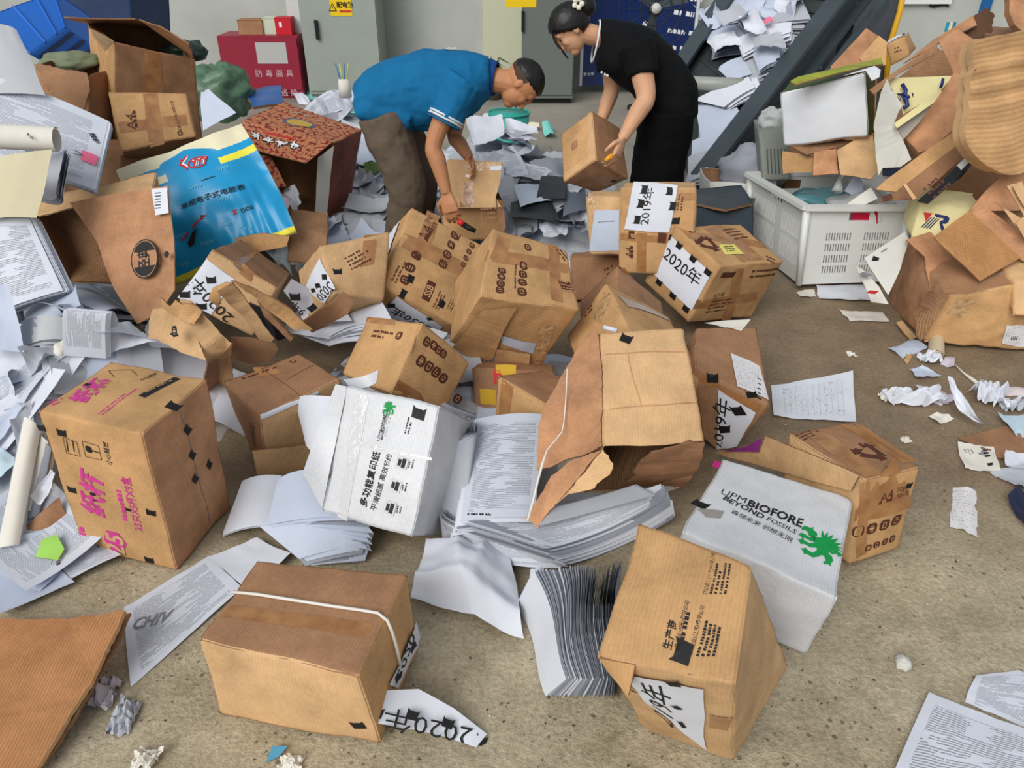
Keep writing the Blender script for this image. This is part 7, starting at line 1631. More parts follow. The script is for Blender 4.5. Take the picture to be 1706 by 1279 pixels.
# scattered sheets filling the left heap
rn = random.Random(11)
ORD = ('leftmost', 'second from left', 'third from left', 'fourth from left', 'fifth from left', 'sixth from left', 'seventh from left', 'eighth from left', 'ninth from left', 'tenth from left', 'eleventh from left', 'twelfth from left')
TONE = {'white_paper': 'bright white', 'cool_white_paper': 'bluish', 'grey_white_paper': 'grey', 'printed_paper': 'lightly printed', 'densely_printed_paper': 'densely printed'}
def scatter(n, regions, group, box, mats, size=(.297, .21), lift=.03, tilt=.25, curl=.04, ok=None, seed0=0, crump=.007):
    done = 0; tries = 0; made = {}
    while done < n and tries < n * 20:
        tries += 1; px, py = rn.uniform(box[0], box[2]), rn.uniform(box[1], box[3])
        if ok and not ok(px, py): continue
        c = on_heap(px, py, 0)
        if hh(c.x, c.y) < .02: continue
        e = .04; gx = (hh(c.x + e, c.y) - hh(c.x - e, c.y)) / (2 * e); gy = (hh(c.x, c.y + e) - hh(c.x, c.y - e)) / (2 * e)
        nn = V(-gx + rn.uniform(-tilt, tilt), -gy + rn.uniform(-tilt, tilt), 1).normalized(); a = rn.uniform(0, 6.28)
        u = V(math.cos(a), math.sin(a), 0); u = (u - nn * u.dot(nn)).normalized(); v = nn.cross(u); c = c + V(0, 0, lift + rn.uniform(0, .03)); k = rn.uniform(.8, 1.05)
        hu_, hv = u * size[0] / 2 * k, v * size[1] / 2 * k
        q = [c - hu_ - hv, c + hu_ - hv, c + hu_ + hv, c - hu_ + hv]
        q = [p if p.z > hh(p.x, p.y) - .02 else V(p.x, p.y, hh(p.x, p.y) - .01) for p in q]; q = [V(p.x, p.y, max(p.z, .006)) for p in q]
        mt = rn.choice(mats); X, Y_ = _proj(c); reg = min(regions, key=lambda g_: (X - g_[0]) ** 2 + 2 * (Y_ - g_[1]) ** 2)[2]
        if len(made.get((mt.name, reg), ())) >= 12: continue
        o = sheet(None, q, mt, curl, crump, seed0 + done, group, n=(7, 6)); made.setdefault((mt.name, reg), []).append((X, o)); done += 1
    for (mn, reg), L in made.items():
        L.sort(key=lambda e_: e_[0])
        for k, (X, o) in enumerate(L): o['label'] = '%s sheet %s%s' % (TONE[mn], reg, '' if len(L) == 1 else ', ' + ORD[k])
PM = (PAPER, PAPER, PAPER_B, PRINTED, PAPER_G, PRINTED_D)
scatter(18, ((20, 520, 'high at the left edge, under the stapled stack'), (60, 600, 'beside the bent writing pad at left'), (40, 700, 'at the left edge, level with the pink carton top'), (40, 830, 'low on the left heap beside the pink carton'), (160, 560, 'between the emblem flap and the pink carton'), (260, 620, 'behind the pink carton')), 'loose sheets in the left heap', (0, 480, 300, 940), PM, ok=lambda x, y: not (60 < x and y > 640) or x < 66, seed0=100, lift=.0, tilt=.07, crump=.002, size=(.40, .29))
scatter(84, ((500, 170, 'on the far heap behind the patterned carton'), (620, 260, 'behind the legs of the bending man'), (640, 340, 'at the feet of the bending man'), (740, 250, 'under the arms of the bending man'), (800, 230, 'just below the face of the bending man'), (880, 230, 'in front of the teal bin'), (930, 200, 'at the far edge towards the steel cabinet'), (860, 280, 'right of the tall gripped flap'), (920, 290, 'left of the tipped carton'), (870, 350, 'in the hollow behind the centre carton'), (940, 390, 'left of the plain notice carton')), 'loose sheets behind the cartons', (430, 150, 965, 420), (PAPER_B, PAPER, PRINTED_D, PAPER_G, PRINTED, PAPER_G), seed0=300, curl=.05, crump=.010)
scatter(22, ((480, 400, 'below the open patterned carton'), (560, 380, 'between the patterned carton and the year cartons'), (620, 370, 'beside the near shoe of the bending man'), (690, 400, 'behind the tilted icon carton')), 'loose sheets left of the bending man', (440, 330, 720, 440), (PAPER_B, PAPER_G, PRINTED_D, PAPER_G), seed0=500, curl=.05, crump=.010)
scatter(16, ((370, 600, 'by the crushed kraft cartons'), (500, 600, 'above the folded lid carton'), (620, 690, 'behind the white carton with lettering upward')), 'loose sheets between the middle cartons', (330, 560, 800, 720), PM, seed0=700, lift=.02)

# -- the pale and teal papers beyond the patterned carton
TEALP = plain('aqua_card', (128, 206, 196), .6); BLUF = plain('folder_blue', (58, 128, 182), .5)
for lab, q, Y, mt in (
    ('blue plastic folder at the top of the far heap, beside the red cabinet', ((470, 146), (520, 142), (512, 160), (474, 162)), 6.3, BLUF),
    ('aqua sheet on the far heap, left of the dark blue folder', ((508, 156), (562, 140), (548, 166), (516, 176)), 6.1, TEALP),
    ('blue folder behind the back of the bending man', ((532, 166), (572, 142), (580, 158), (556, 178)), 6.0, BLUF),
    ('aqua sheet overhanging the rear corner of the patterned carton', ((556, 180), (572, 176), (602, 198), (610, 216)), 5.2, TEALP),
    ('white pages fanned beside the aqua sheet', ((484, 156), (500, 152), (520, 178), (502, 182)), 6.0, PAPER),
    ('pale sheet hanging down right of the patterned carton', ((604, 220), (614, 216), (636, 280), (596, 282)), 4.9, PAPER_B),
    ('green and white printed card right of the patterned carton', ((606, 272), (630, 268), (640, 296), (612, 300)), 4.85, plain('green_white_print', (150, 184, 96), .5)),
    ('grey board leaning in the heap right of the patterned carton', ((600, 300), (640, 292), (644, 344), (604, 352)), 4.8, PAPER_G),
    ('lilac printed card in front of the open patterned carton', ((448, 306), (482, 326), (476, 358), (440, 330)), 4.25, plain('lilac_card', (206, 196, 208), .6)),
    ('white curled page inside the open side of the patterned carton', ((474, 330), (490, 308), (506, 340), (494, 362)), 4.4, PAPER)):
    sheet(lab, g3((Y + .1, Y + .1, Y - .05, Y - .05), *q) if 'patterned carton' in lab and Y < 4.5 else hc(.04, *q), mt, .03, .01)
sheet('plain white sheet standing behind the A4 carton at the upper left', g3((4.2, 4.2, 4.05, 4.05), (333, 152), (346, 149), (392, 186), (338, 218)), PAPER_B, .02)
m = MB(); c = Q(576, 162, 5.7)
m.tube([c, c + V(0, 0, .12)], [.045, .04], PAPER_W, 12); 
tag(m.build('paper_cup'), 'white cup of pens on the far heap behind the bending man', 'cup')
for k in range(4):
    m = MB(); m.tube([c + V(-.02 + .012 * k, 0, .1), c + V(-.05 + .03 * k, .01, .22)], .005, plain('pen_%d' % k, ((60, 120, 190), (200, 210, 80), (60, 120, 190), (180, 200, 90))[k], .4), 6); tag(m.build('pen'), ('blue pen in the white cup, leftmost', 'lime pen in the white cup, second from left', 'blue pen in the white cup, third from left', 'lime pen in the white cup, rightmost')[k], 'pen')
# dark binders in the hollow between the two people
NV = plain('navy_binder', (28, 34, 46), .4, .4)
for lab, q, Y, mt in (
    ('open navy binder cover below the tipped carton', ((900, 318), (944, 312), (940, 356), (892, 350)), (4.75, 4.75, 4.5, 4.5), NV),
    ('dark grey file lying flat in the hollow behind the centre carton', ((852, 356), (916, 358), (934, 392), (850, 388)), (4.55, 4.55, 4.3, 4.3), plain('charcoal_file', (44, 50, 54), .5)),
    ('blue-grey cover standing left of the plain notice carton', ((938, 332), (972, 320), (974, 372), (936, 378)), (4.4, 4.35, 4.15, 4.2), plain('blue_grey_cover', (98, 108, 124), .5)),
    ('dark edge of a tray behind the centre carton', ((862, 384), (950, 400), (972, 394), (970, 408)), (4.2, 4.2, 4.15, 4.1), plain('charcoal_file', (44, 50, 54))),
    ('grey sheet bridging the binders below the tipped carton', ((856, 330), (910, 328), (918, 356), (866, 366)), (4.85, 4.85, 4.6, 4.6), PAPER_B)):
    sheet(lab, hc(.10, *q), mt, .02, .004, name='binder_cover' if mt is not PAPER_B else 'paper_sheet', cat='binder' if mt is not PAPER_B else 'paper')
for lab, q, Y in (('crumpled receipts left of the plain notice carton', ((902, 384), (946, 378), (950, 404), (908, 404)), 4.25), ('printed pages tucked beside the plain notice carton', ((946, 380), (976, 366), (978, 404), (952, 404)), 4.15)):
    sheet(lab, hc(.05, *q), PRINTED_D, .06, .02)
sheet('cream slip at the far end of the strewn papers', hc(.05, (856, 212), (898, 214), (898, 220), (858, 218)), plain('cream_slip', (226, 218, 188), .6), .01)
sheet('aqua torn sheet near the teal bin', hc(.05, (902, 216), (920, 212), (926, 238), (908, 232)), TEALP, .04)
for lab, q, Y in (('large white sheet draped over the strewn papers below the chin of the man', ((776, 222), (836, 208), (842, 256), (790, 262)), 5.2), ('white page with a folded edge left of the teal bin', ((806, 196), (842, 198), (840, 214), (800, 214)), 5.7), ('white sheet right of the draped one', ((840, 222), (892, 230), (900, 250), (846, 246)), 5.3), ('grey printed sheet in front of the draped one', ((790, 262), (852, 262), (880, 300), (800, 292)), 4.9)):
    sheet(lab, hc(.06, *q), PAPER if 'grey' not in lab else PRINTED_D, .05, .008)

# -- paper carried by the conveyor
def onbelt(px, py, lift=.05):
    n = (R1 - R0).cross(L0 - R0).normalized(); n = n if n.z > 0 else -n; d = _ray(px, py); t = (R0 + n * lift - _CP).dot(n) / d.dot(n); return _CP + d * t
for i, (lab, q, th, mt) in enumerate((
    ('topmost bundle of sheets on the conveyor', ((1220, -30), (1330, -40), (1308, 16), (1222, 22)), .08, PAPER_B),
    ('upright pair of sheets at the left edge of the conveyor load', ((1172, 22), (1200, 0), (1222, 36), (1190, 44)), .05, PAPER_B),
    ('wide bundle of sheets on the conveyor with a pink slip', ((1262, 26), (1326, 2), (1334, 38), (1270, 42)), .10, PAPER_G),
    ('spread bundle of sheets, left, halfway up the conveyor', ((1184, 46), (1222, 34), (1240, 66), (1190, 80)), .08, PAPER_B),
    ('thick ribbed bundle of sheets in the middle of the conveyor', ((1236, 62), (1312, 40), (1306, 62), (1240, 88)), .14, PAPER),
    ('stepped bundle of sheets beside the conveyor rail', ((1262, 84), (1298, 62), (1290, 100), (1266, 112)), .10, PAPER_B),
    ('rolled sheets sliding down the middle of the conveyor', ((1236, 96), (1264, 86), (1272, 128), (1252, 136)), .06, PAPER_G),
    ('small fan of sheets above the conveyor roller', ((1208, 108), (1238, 94), (1246, 122), (1222, 132)), .05, PAPER_B),
    ('curved sheet spilling over the lower end of the conveyor', ((1172, 160), (1250, 132), (1256, 150), (1210, 176)), .04, PAPER),
    ('white sheets hanging below the conveyor roller', ((1170, 176), (1222, 184), (1226, 206), (1170, 240)), .04, PAPER_B),
    ('lower hanging sheets beside the person in black', ((1160, 236), (1206, 226), (1190, 262), (1154, 268)), .04, PAPER_B),
    ('sheets at the very foot of the conveyor', ((1154, 262), (1192, 254), (1172, 296), (1148, 302)), .03, PAPER_G))):
    lf = .06 + .02 * (i % 3)
    stack(lab, [lerp(onbelt(x, y, lf + th * .5), onbelt(sum(e_[0] for e_ in q) / 4, sum(e_[1] for e_ in q) / 4, lf + th * .5), -.16) for x, y in q], th, 7 + int(th * 60), mt, None, .03, .012, fan=.25, group=None)
rn3 = random.Random(21)
for k, (x, y) in enumerate(((1186, 30), (1206, 70), (1228, 40), (1250, 10), (1262, 56), (1282, 76), (1300, 26), (1318, 12))):
    a = rn3.uniform(0, 3); q = [onbelt(x + 30 * math.cos(a + d_) , y + 20 * math.sin(a + d_), .13 + .03 * (k % 3)) for d_ in (0, 1.2, 3.14, 4.34)]
    sheet('loose bent sheet among the bundles on the conveyor, ' + ORD[k], q, (PAPER_B, PAPER, PAPER_G)[k % 3], .09, .01, 900 + k, 'loose sheets on the conveyor')
m = MB(); quad_sheet(m, [onbelt(x, y, .22) for x, y in ((1270, 34), (1284, 28), (1288, 36), (1274, 40))], plain('pink_slip', (226, 120, 150), .6), 3, .01); tag(m.build('paper_slip'), 'pink slip on the conveyor load', 'paper')

# -- stacks and sheets round the middle cartons
sheet('blank white sheet with a folded corner lying on sheets above the white carton', [on_heap(482, 577, .12), on_heap(606, 514, .30), on_heap(660, 632, .28), on_heap(560, 618, .16)], PAPER, .02, .003)
stack('pile of white sheets under the folded corner, above the white carton', [on_heap(480, 580, .11), on_heap(600, 520, .28), on_heap(648, 648, .26), on_heap(552, 616, .15)], .04, 9, PAPER, None, .01, .02, fan=.15)
sheet('folded white triangle of paper on the pile above the white carton', [on_heap(506, 604, .19), on_heap(542, 553, .30), on_heap(548, 560, .30), on_heap(600, 622, .24)], PAPER, .012, .002)
stack('white pages wedged between the icon cartons and the crushed kraft carton', [on_heap(350, 522, .16), on_heap(398, 524, .2), on_heap(414, 552, .17), on_heap(364, 560, .12)], .05, 12, PAPER, None, .01, .03)
stack('large blank sheets standing left below the folded flap carton', [G(404, 802, .10), G(470, 792, .12), G(452, 872, .05), G(372, 890, .015)], .015, 6, PAPER, None, .006, .02)
stack('thick fanned stack of bluish sheets below the brown carton, left of the white one', [G(473, 790, .17), G(540, 782, .19), G(606, 874, .13), G(442, 866, .12)], .07, 13, PAPER_B, None, .014, .02, fan=.3, shear=(.03, .035))
stack('lower layer of the fanned bluish stack with splayed edges', [G(442, 866, .12), G(604, 874, .11), G(590, 920, .05), G(500, 930, .04)], .05, 12, PAPER_B, None, .016, .02, fan=.25, shear=(.0, .03))
stack('sheets standing on edge against the left side of the white carton', [G(494, 660, .28), G(556, 664, .36), G(552, 780, .24), G(510, 742, .20)], .05, 10, PAPER, None, .010, .02, fan=.1)
stack('blue-grey sheets between the white carton and the folded flap', [G(540, 690, .33), G(566, 650, .40), G(560, 790, .24), G(544, 770, .22)], .03, 7, PAPER_B, None, .008, .01)
stack('tall stack of printed statements with a bold last line, in the middle', [G(790, 700, .30), G(904, 692, .30), G(888, 866, .17), G(764, 872, .17)], .10, 22, PAPER, PRINTED_D, .008, .015, n=(10, 10), shear=(-.025, .01), deco=lambda f, m: plines(f, m, (778, 858), (830, 860), 1, .007, INK, 3), seed=41)
stack('pale sheets bent up along the right side of the white carton', [G(752, 742, .30), G(792, 706, .32), G(768, 850, .15), G(738, 858, .12)], .05, 14, PAPER_G, None, .008, .05)
stack('thick wavy stack of forms bending below the torn carton, middle', [G(770, 868, .20), G(1098, 806, .22), G(1104, 826, .17), G(908, 908, .16)], .10, 20, PAPER, PRINTED, .012, -.05, n=(20, 6), seed=43, sag=.015, shear=(.012, .055))
stack('lower half of the wavy stack, its edge curling at left', [G(736, 856, .14), G(800, 880, .14), G(940, 944, .06), G(742, 914, .02)], .03, 10, PAPER_G, PRINTED, .008, .03)
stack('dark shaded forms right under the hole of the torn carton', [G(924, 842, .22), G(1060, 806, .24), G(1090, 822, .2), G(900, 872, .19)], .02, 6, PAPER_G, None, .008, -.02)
# crumpled blank sheet on the floor
m = MB(); q = [G(718, 902, .10), G(852, 922, .07), G(876, 1062, .012), G(690, 1000, .03)]
def cs(u, v):
    p = bil(q, u, v); k = .05 * math.sin(math.pi * u) * math.sin(math.pi * v) + .035 * (1 - abs(u - .30 - .2 * v) * 4 if abs(u - .3 - .2 * v) < .25 else 0) + .045 * (1 - abs(u - .72 + .25 * v) * 5 if abs(u - .72 + .25 * v) < .2 else 0) * (1 - v) + .03 * (1 - abs(v - .62 - .15 * u) * 6 if abs(v - .62 - .15 * u) < 1 / 6 else 0)
    return V(p.x, p.y, max(.004, p.z + k + .012 * nz((u, v, 0), 5, 3))) + V(.03 * nz((u, v, 2), 2, 4), .02 * nz((u, v, 5), 2, 4), 0)
m.grid(cs, 26, 24, PAPER); tag(m.build('crumpled_paper'), 'big crumpled blank white sheet on the floor, front centre', 'paper')
# stack of forms standing on its long edge
m = MB(); n_ = 64; rr_ = random.Random(8); tl, bl_, tr, br_ = G(890, 950, .17), G(950, 1128, .10), G(1036, 934, .20), G(1022, 1132, .10)
for k in range(n_):
    t_ = k / (n_ - 1); a_ = lerp(tl, tr, t_) + V(rr_.uniform(-.003, .003), rr_.uniform(-.006, .006), rr_.uniform(-.004, .004)); b_ = lerp(bl_, br_, t_) + V(rr_.uniform(-.002, .002), rr_.uniform(-.005, .004), rr_.uniform(-.004, .004))
    lean = V(-.05 + .06 * t_, .02, 0)
    m.grid(lambda u, v: lerp(a_, b_, u) * (1 - v) + (V(lerp(a_, b_, u).x, lerp(a_, b_, u).y, .004) + lean) * v + V(.012 * math.sin(u * 5 + k * .05), 0, 0), 8, 3, (PAPER, PAPER_E, PAPER_G, PAPER_E)[k % 4], uvfn=lambda u, v: (u, v))
tag(m.build('paper_stack'), 'stack of forms standing on edge beside the maker-detail carton, front', 'paper')
sheet('printed form leaning left of the stack standing on edge', [G(884, 948, .12), G(908, 938, .14), G(906, 1004, .03), G(876, 1010, .01)], PRINTED_D, .01)
def chiv(f, m):
    ptext(f, m, 'CHIV', (222, 1040), (284, 1026), INK_GY, .002, .02)
sheet('printed statement on the floor with large grey letters CHIV, left of the strapped carton', [G(206, 1014, .006), G(348, 926, .006), G(404, 982, .008), G(218, 1143, .005)], PRINTED, .008, .002, deco=chiv)
sheet('white sheet partly over the CHIV statement, above the strapped carton', [G(350, 934, .012), G(428, 898, .02), G(486, 928, .02), G(416, 986, .014)], PAPER, .01, .002)
# torn year sheet hanging from the strapped carton onto the floor
def y20(f, m):
    ptext(f, m, '2020年', (786, 1226), (640, 1192), INK, .002, .0, .72)
    for x, y in ((687, 1190), (746, 1204), (801, 1233), (628, 1186)): ptab(f, m, x, y, .034, (10, 4))
m = MB(); zz = {0: .09, 1: .12, 2: .10, 3: .02, 4: .012, 5: .012, 6: .03}
f = slab(m, [G(610, 1196, .10), G(640, 1148, .13), G(698, 1147, .10), G(756, 1180, .05), G(811, 1221, .012), G(793, 1243, .010), G(746, 1228, .02), G(700, 1218, .035), G(628, 1203, .09)], PAPER, .0012, nrm=V(0, 0, 1), amp=.004); y20(f, m)
tag(m.build('year_sheet'), 'torn white 2020 sheet, upside down, lying below the strapped carton', 'paper')

# -- crushed kraft cartons left of the middle
t = thing('crushed_carton', 'crushed open kraft carton with a black emblem and ragged top, behind the pink carton', 'box', tuple(on_heap(340, 590)))
def kp(name, pts, mt, **kw):
    kw.setdefault('jag', .003); kw.setdefault('amp', .012); m = MB(); f = slab(m, [G(*p) for p in pts], mt, .006, KRAFT_IN, seed=len(t.children), nrm=V(0, -1, .5), **kw); o = m.build(name, t); return f
m = MB(); f = slab(m, [G(*p) for p in ((256, 514, .5), (272, 512, .52), (290, 522, .5), (318, 540, .47), (338, 586, .4), (345, 600, .38), (300, 586, .38), (262, 566, .40), (246, 562, .4))], KRAFT_L, .006, KRAFT_IN, .003, 3, amp=.010, nrm=V(0, -1, .5))
picon(f, m, 291, 552, .05, (10, -2), INK, 1, KRAFT_L); pbar(f, m, (284, 556), (298, 559), .008, INK); m.build('front_panel', t)
kp('side_panel', ((318, 540, .48), (300, 500, .56), (320, 504, .56), (345, 530, .5), (388, 570, .40), (366, 598, .33), (346, 602, .36), (334, 582, .40)), KRAFT_L)
kp('ragged_flap', ((272, 512, .53), (268, 494, .58), (284, 508, .56), (292, 498, .58), (304, 506, .56), (320, 504, .57), (338, 518, .53), (326, 540, .5), (300, 528, .51)), KRAFT)
kp('end_panel', ((366, 598, .33), (388, 570, .40), (386, 640, .16), (382, 668, .06), (358, 640, .12)), KRAFT)
kp('lower_panel', ((346, 602, .36), (366, 598, .33), (358, 640, .12), (350, 670, .05), (338, 640, .2)), KRAFT_D)
t = thing('crushed_carton', 'crumpled kraft carton gaping over a painted black gap, in front of the upside down year sheet', 'box', tuple(on_heap(420, 560)))
kp('rolled_edge', ((346, 500, .50), (352, 478, .55), (372, 466, .58), (392, 466, .58), (380, 476, .56), (366, 484, .54), (362, 512, .46)), KRAFT)
kp('front_panel', ((362, 484, .55), (384, 470, .58), (402, 488, .52), (420, 510, .46), (460, 562, .32), (446, 572, .29), (430, 562, .32), (410, 530, .40), (386, 510, .46)), KRAFT_L)
kp('rear_panel', ((384, 470, .60), (420, 480, .58), (450, 492, .56), (480, 512, .5), (522, 548, .40), (490, 548, .40), (450, 520, .46), (428, 496, .52)), KRAFT)
kp('rear_edge', ((428, 500, .50), (450, 522, .45), (490, 560, .34), (484, 566, .32), (440, 526, .42)), KRAFT_D)
m = MB(); slab(m, [G(*p) for p in ((416, 502, .43), (440, 512, .42), (486, 560, .30), (462, 568, .28), (436, 540, .32))], plain('black_film', (22, 22, 24), .3, .5), .005, amp=.008, nrm=V(0, -1, .5)); m.build('black_lining', t)  # black sheet put in for the shade inside the gap
m = MB(); slab(m, [G(*p) for p in ((472, 484, .60), (486, 464, .64), (514, 480, .58), (525, 512, .5), (506, 528, .46))], PAPER, .003, nrm=V(0, -1, .5)); o = m.build('year_sheet', t)
f = Face(lambda u, v, l=0.: G(498, 500, .55) + V(u, -.0, v) * 1.0 + V(0, -.012 - l, 0), 1., 1., 1); m = MB(); ptext(f, m, '9年', (508, 520), (486, 502), INK, .01, .014); ptab(f, m, 492, 494, .045); ptab(f, m, 520, 512, .04, (8, -6)); m.build('lettering', o) if False else m.build('year_lettering', t)
board('cardboard_flap', 'pointed brown flap between the gaping kraft carton and the tilted icon carton', 'cardboard', [G(*p) for p in ((506, 532, .46), (556, 500, .50), (572, 486, .52), (588, 500, .48), (580, 520, .44), (540, 544, .38), (520, 552, .36))], KRAFT_D, .006, amp=.008, jag=.001)
board('cardboard_flap', 'curved brown flap hanging above the brown carton with the folded lid', 'cardboard', [G(*p) for p in ((386, 562, .38), (420, 562, .38), (456, 572, .34), (460, 582, .31), (446, 604, .24), (420, 608, .23), (392, 600, .27))], KRAFT_D, .006, amp=.014)
board('cardboard_piece', 'small brown carton piece below the blue bag hem', 'cardboard', g3(3.5, (392, 398), (440, 388), (480, 392), (476, 410), (430, 420), (400, 412)), KRAFT, .008, amp=.012)
pbox('cardboard_box', 'dark brown taped carton between the blue bag and the bending man', 'box', g3((3.75, 3.75, 3.6, 3.6), (482, 386), (548, 392), (540, 440), (480, 436)), V(-.05, .25, .03), KRAFT_D, seed=71, amp=.01)
sheet('grey clear pouch behind the taped carton below the patterned one', g3((3.75, 3.72, 3.55, 3.58), (452, 410), (484, 408), (482, 448), (458, 430)), plain('grey_pouch', (150, 158, 160), .2, .6), .04)

# -- litter on the open floor at the right
for lab, q, mt, cu, dc in (
    ('long ruled table form with a crumpled end on the open floor', ((1283, 645), (1420, 620), (1426, 706), (1288, 694)), TABLE, .012, None),
    ('white sheet lying against the front of the crate', ((1358, 478), (1440, 473), (1452, 504), (1366, 498)), PAPER, .01, None),
    ('small sheet corner left of the sheet by the crate', ((1325, 486), (1356, 482), (1361, 493), (1335, 495)), PAPER_W, .006, None),
    ('flat white card lying alone between the crate and the crushed carton', ((1396, 517), (1470, 520), (1483, 536), (1416, 534)), PAPER_W, .004, None),
    ('tiny white scrap alone in the middle of the brown floor', ((1409, 586), (1424, 587), (1428, 594), (1414, 594)), PAPER_W, .002, None),
    ('bluish folded sheet at the lower corner of the crushed carton', ((1476, 582), (1514, 565), (1545, 580), (1504, 596)), PAPER_B, .02, None),
    ('tan strip beside the bluish folded sheet', ((1516, 578), (1524, 582), (1512, 604), (1504, 600)), KRAFT_L, .004, None),
    ('lilac card beside the cardboard tube', ((1566, 596), (1592, 592), (1588, 614), (1566, 606)), plain('lilac_paper', (206, 200, 214), .7), .02, None),
    ('pale blue folded slip below the crumpled scraps', ((1514, 617), (1536, 614), (1570, 629), (1528, 634)), PAPER_B, .015, None),
    ('lilac sheet behind the crushed white paper', ((1524, 646), (1570, 648), (1590, 668), (1560, 676)), plain('lilac_paper', (206, 200, 214), .7), .02, None),
    ('small white leaf in front of the curled sheet', ((1544, 694), (1562, 689), (1590, 698), (1564, 709)), PAPER_W, .006, None),
    ('beige card with two small dark stamps on the right floor', ((1593, 739), (1653, 746), (1667, 788), (1607, 782)), PAPER_W, .006, lambda f, m: (ptext(f, m, 'Boye', (1634, 758), (1640, 748), INK_GY, .002, .04), plines(f, m, (1636, 748), (1640, 760), 1, .02, INK, 2), plines(f, m, (1644, 772), (1650, 782), 1, .02, INK, 3), plines(f, m, (1616, 748), (1622, 758), 3, .006, INK_GY, 4))),
    ('white receipt folded in two, standing out on the right floor', ((1589, 811), (1631, 818), (1628, 892), (1582, 876)), TICKET, .02, None),
    ('pale blue papers stacked at the right edge above the beige card', ((1660, 696), (1720, 692), (1720, 734), (1690, 728)), plain('pale_blue_paper', (192, 214, 226)), .02, None),
    ('crinkled pink-white wrapper at the right edge', ((1676, 645), (1720, 640), (1720, 660), (1674, 660)), plain('pink_white_wrapper', (214, 202, 202), .5), .02, None),
    ('white torn paper at the right edge below the beige card', ((1670, 768), (1720, 756), (1720, 792), (1672, 784)), PAPER, .03, None),
    ('grey sheet at the right edge above the navy printed one', ((1650, 788), (1720, 780), (1720, 822), (1690, 812)), PAPER_G, .02, None),
    ('navy printed sheet curling at the right edge', ((1674, 836), (1694, 815), (1730, 850), (1716, 892)), plain('navy_print', (32, 38, 66), .4), .03, None),
    ('page of typed text at the bottom right corner', ((1549, 1153), (1740, 1228), (1700, 1380), (1452, 1370)), PRINTED, .012, None),
    ('printed page under the typed text page, bottom right', ((1624, 1128), (1760, 1104), (1780, 1240), (1607, 1170)), PRINTED, .006, None)):
    rz = .012 if 'typed' in lab and 'under' not in lab else .005
    sheet(lab, [G(x, y, rz) for x, y in q], mt, cu, .004, deco=dc)
board('cardboard_sheet', 'flat brown cardboard lying on the floor under the pale blue papers, right edge', 'cardboard', [G(*p) for p in ((1597, 730, .006), (1660, 714, .006), (1730, 700, .006), (1730, 766, .006), (1664, 764, .006))], KRAFT_D, .005)
board('cardboard_sheet', 'small tan cardboard strip beside the crushed carton', 'cardboard', [G(*p) for p in ((1493, 538, .02), (1503, 535, .02), (1528, 562, .012), (1517, 567, .012))], KRAFT_L, .006)
m = MB(); a, b = G(1560, 566, .035), G(1560, 594, .03)
for r_ in (.034, .027): m.tube([a, b], r_, plain('cream_tube', (206, 190, 160), .7), 18, False)
m.grid(lambda u, v: lerp(b, b, 0) + (V(math.cos(u * 6.283), 0, 0) + (b - a).normalized().cross(V(1, 0, 0)) * math.sin(u * 6.283)) * (.027 + .007 * v), 18, 1, plain('cream_tube', (206, 190, 160))); tag(m.build('cardboard_tube'), 'short cream cardboard tube beside the crushed carton', 'tube')
for lab, px, py, r_, mt in (('white crumpled tissue in front of the cardboard tube', 1547, 602, (.05, .04, .05), PAPER), ('long crushed white paper left of the curled sheet', 1520, 668, (.13, .045, .06), PAPER), ('crumpled white knot at the tip of the long crushed paper', 1479, 664, (.04, .03, .04), PAPER_W), ('crumpled white paper right of the curled sheet', 1648, 668, (.08, .07, .08), PAPER), ('grey crushed scrap at the right edge of the litter', 1690, 680, (.06, .04, .04), PAPER_G), ('crumpled grey wrapper below the corner of the big cardboard sheet', 172, 1158, (.04, .05, .05), plain('grey_wrapper', (170, 160, 166), .5)), ('torn white wrapper scraps left of the strapped carton', 208, 1196, (.03, .05, .03), PAPER_G), ('white tissue at the bottom edge left of the strapped carton', 246, 1270, (.035, .03, .03), PAPER_W), ('small white shred on the brown floor above the right cartons', 1508, 734, (.02, .02, .015), PAPER_W), ('small white tissue at the bottom edge below the strapped carton', 486, 1272, (.03, .02, .02), PAPER_W)):
    crumple(lab, G(px, py, .002), r_, mt, int(px + py))
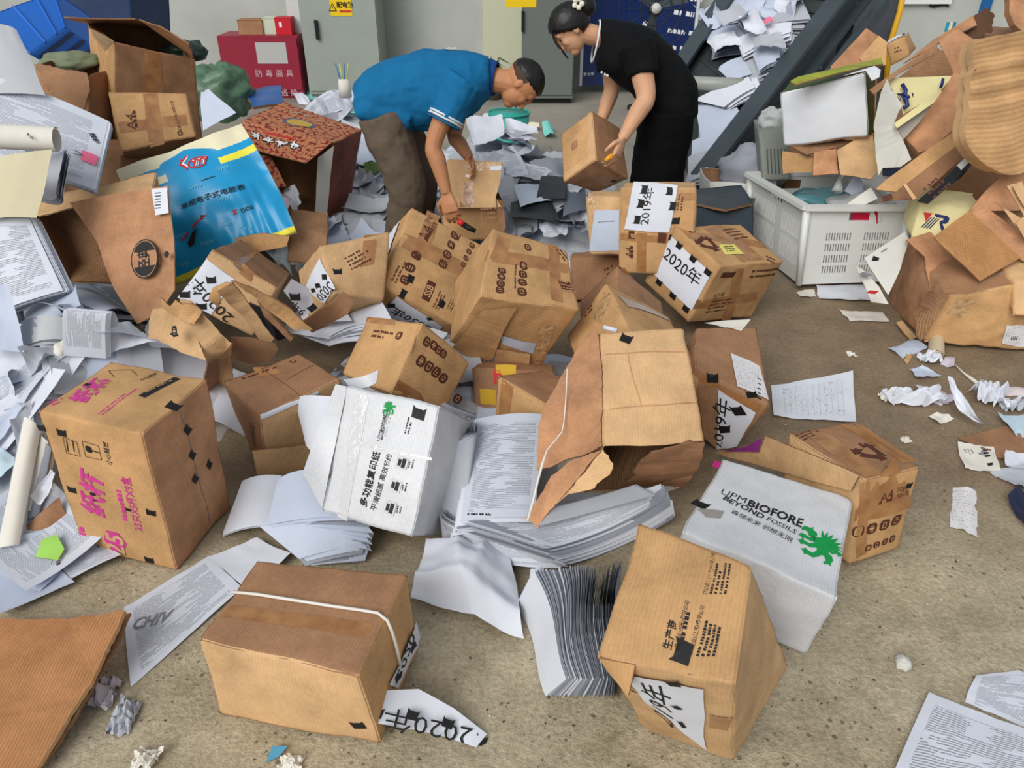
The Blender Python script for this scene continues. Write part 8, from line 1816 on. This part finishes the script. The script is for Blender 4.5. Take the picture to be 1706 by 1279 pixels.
m = MB(); q = [G(1570, 637, .10), G(1592, 640, .10), G(1634, 722, .015), G(1606, 700, .02)]; quad_sheet(m, q, PAPER, 5, .04, .01, (12, 16)); tag(m.build('paper_sheet'), 'long curled white sheet standing up among the litter at right', 'paper')
m = MB(); m.tube([G(1588, 604, .012), G(1604, 620, .01), G(1620, 632, .01), G(1631, 640, .008)], [.003, .004, .009, .007], PAPER_W, 6); tag(m.build('paper_strip'), 'thin white paper strip right of the lilac card', 'paper')
m = MB(); m.tube([G(1540, 568, .03), G(1570, 567, .03), G(1596, 567, .02)], .004, KRAFT_L, 6); tag(m.build('stick'), 'thin pale stick across the cardboard tube', 'stick')
m = MB(); rr_ = random.Random(3); lump('stone', 'white stone chip alone on the front right floor', 'stone', G(1505, 1104, .012), (.020, .026, .016), plain('white_stone', (206, 204, 198), .8, bump=.5, scale=60), 12, .4, sub=(14, 10))
board('plastic_scrap', 'light blue plastic scrap at the bottom edge', 'scrap', [G(*p) for p in ((440, 1272, .004), (452, 1244, .01), (478, 1244, .012), (462, 1262, .006))], plain('light_blue_plastic', (84, 156, 190), .4), .002)
# flakes of grit, dry leaves and paper crumbs
m = MB(); rr_ = random.Random(77); GR = [plain('dark_grit', (58, 50, 42), .9), plain('brown_leaf', (84, 66, 46), .8), plain('grey_grit', (96, 88, 76), .9), plain('white_crumb', (206, 204, 200), .8)]
for k in range(420):
    px, py = rr_.uniform(20, 1706), rr_.uniform(930, 1285) if k < 330 else rr_.uniform(560, 930); c = G(px, py, .003); a = rr_.uniform(0, 6.28); L = rr_.uniform(.002, .006) * (1 if k % 9 else 1.9); w = L * rr_.uniform(.3, .7)
    if k % 9 == 0: L *= .6
    d = V(math.cos(a), math.sin(a), rr_.uniform(-.1, .3)); e = V(-d.y, d.x, 0)
    m.add([c - d * L, c + e * w, c + d * L, c - e * w, c + V(0, 0, w * .7)], [(0, 1, 4), (1, 2, 4), (2, 3, 4), (3, 0, 4)], GR[3] if k % 9 == 0 else GR[k % 3])
tag(m.build('floor_litter'), 'grit, leaf flakes and paper crumbs strewn over the floor', 'litter', kind='stuff')
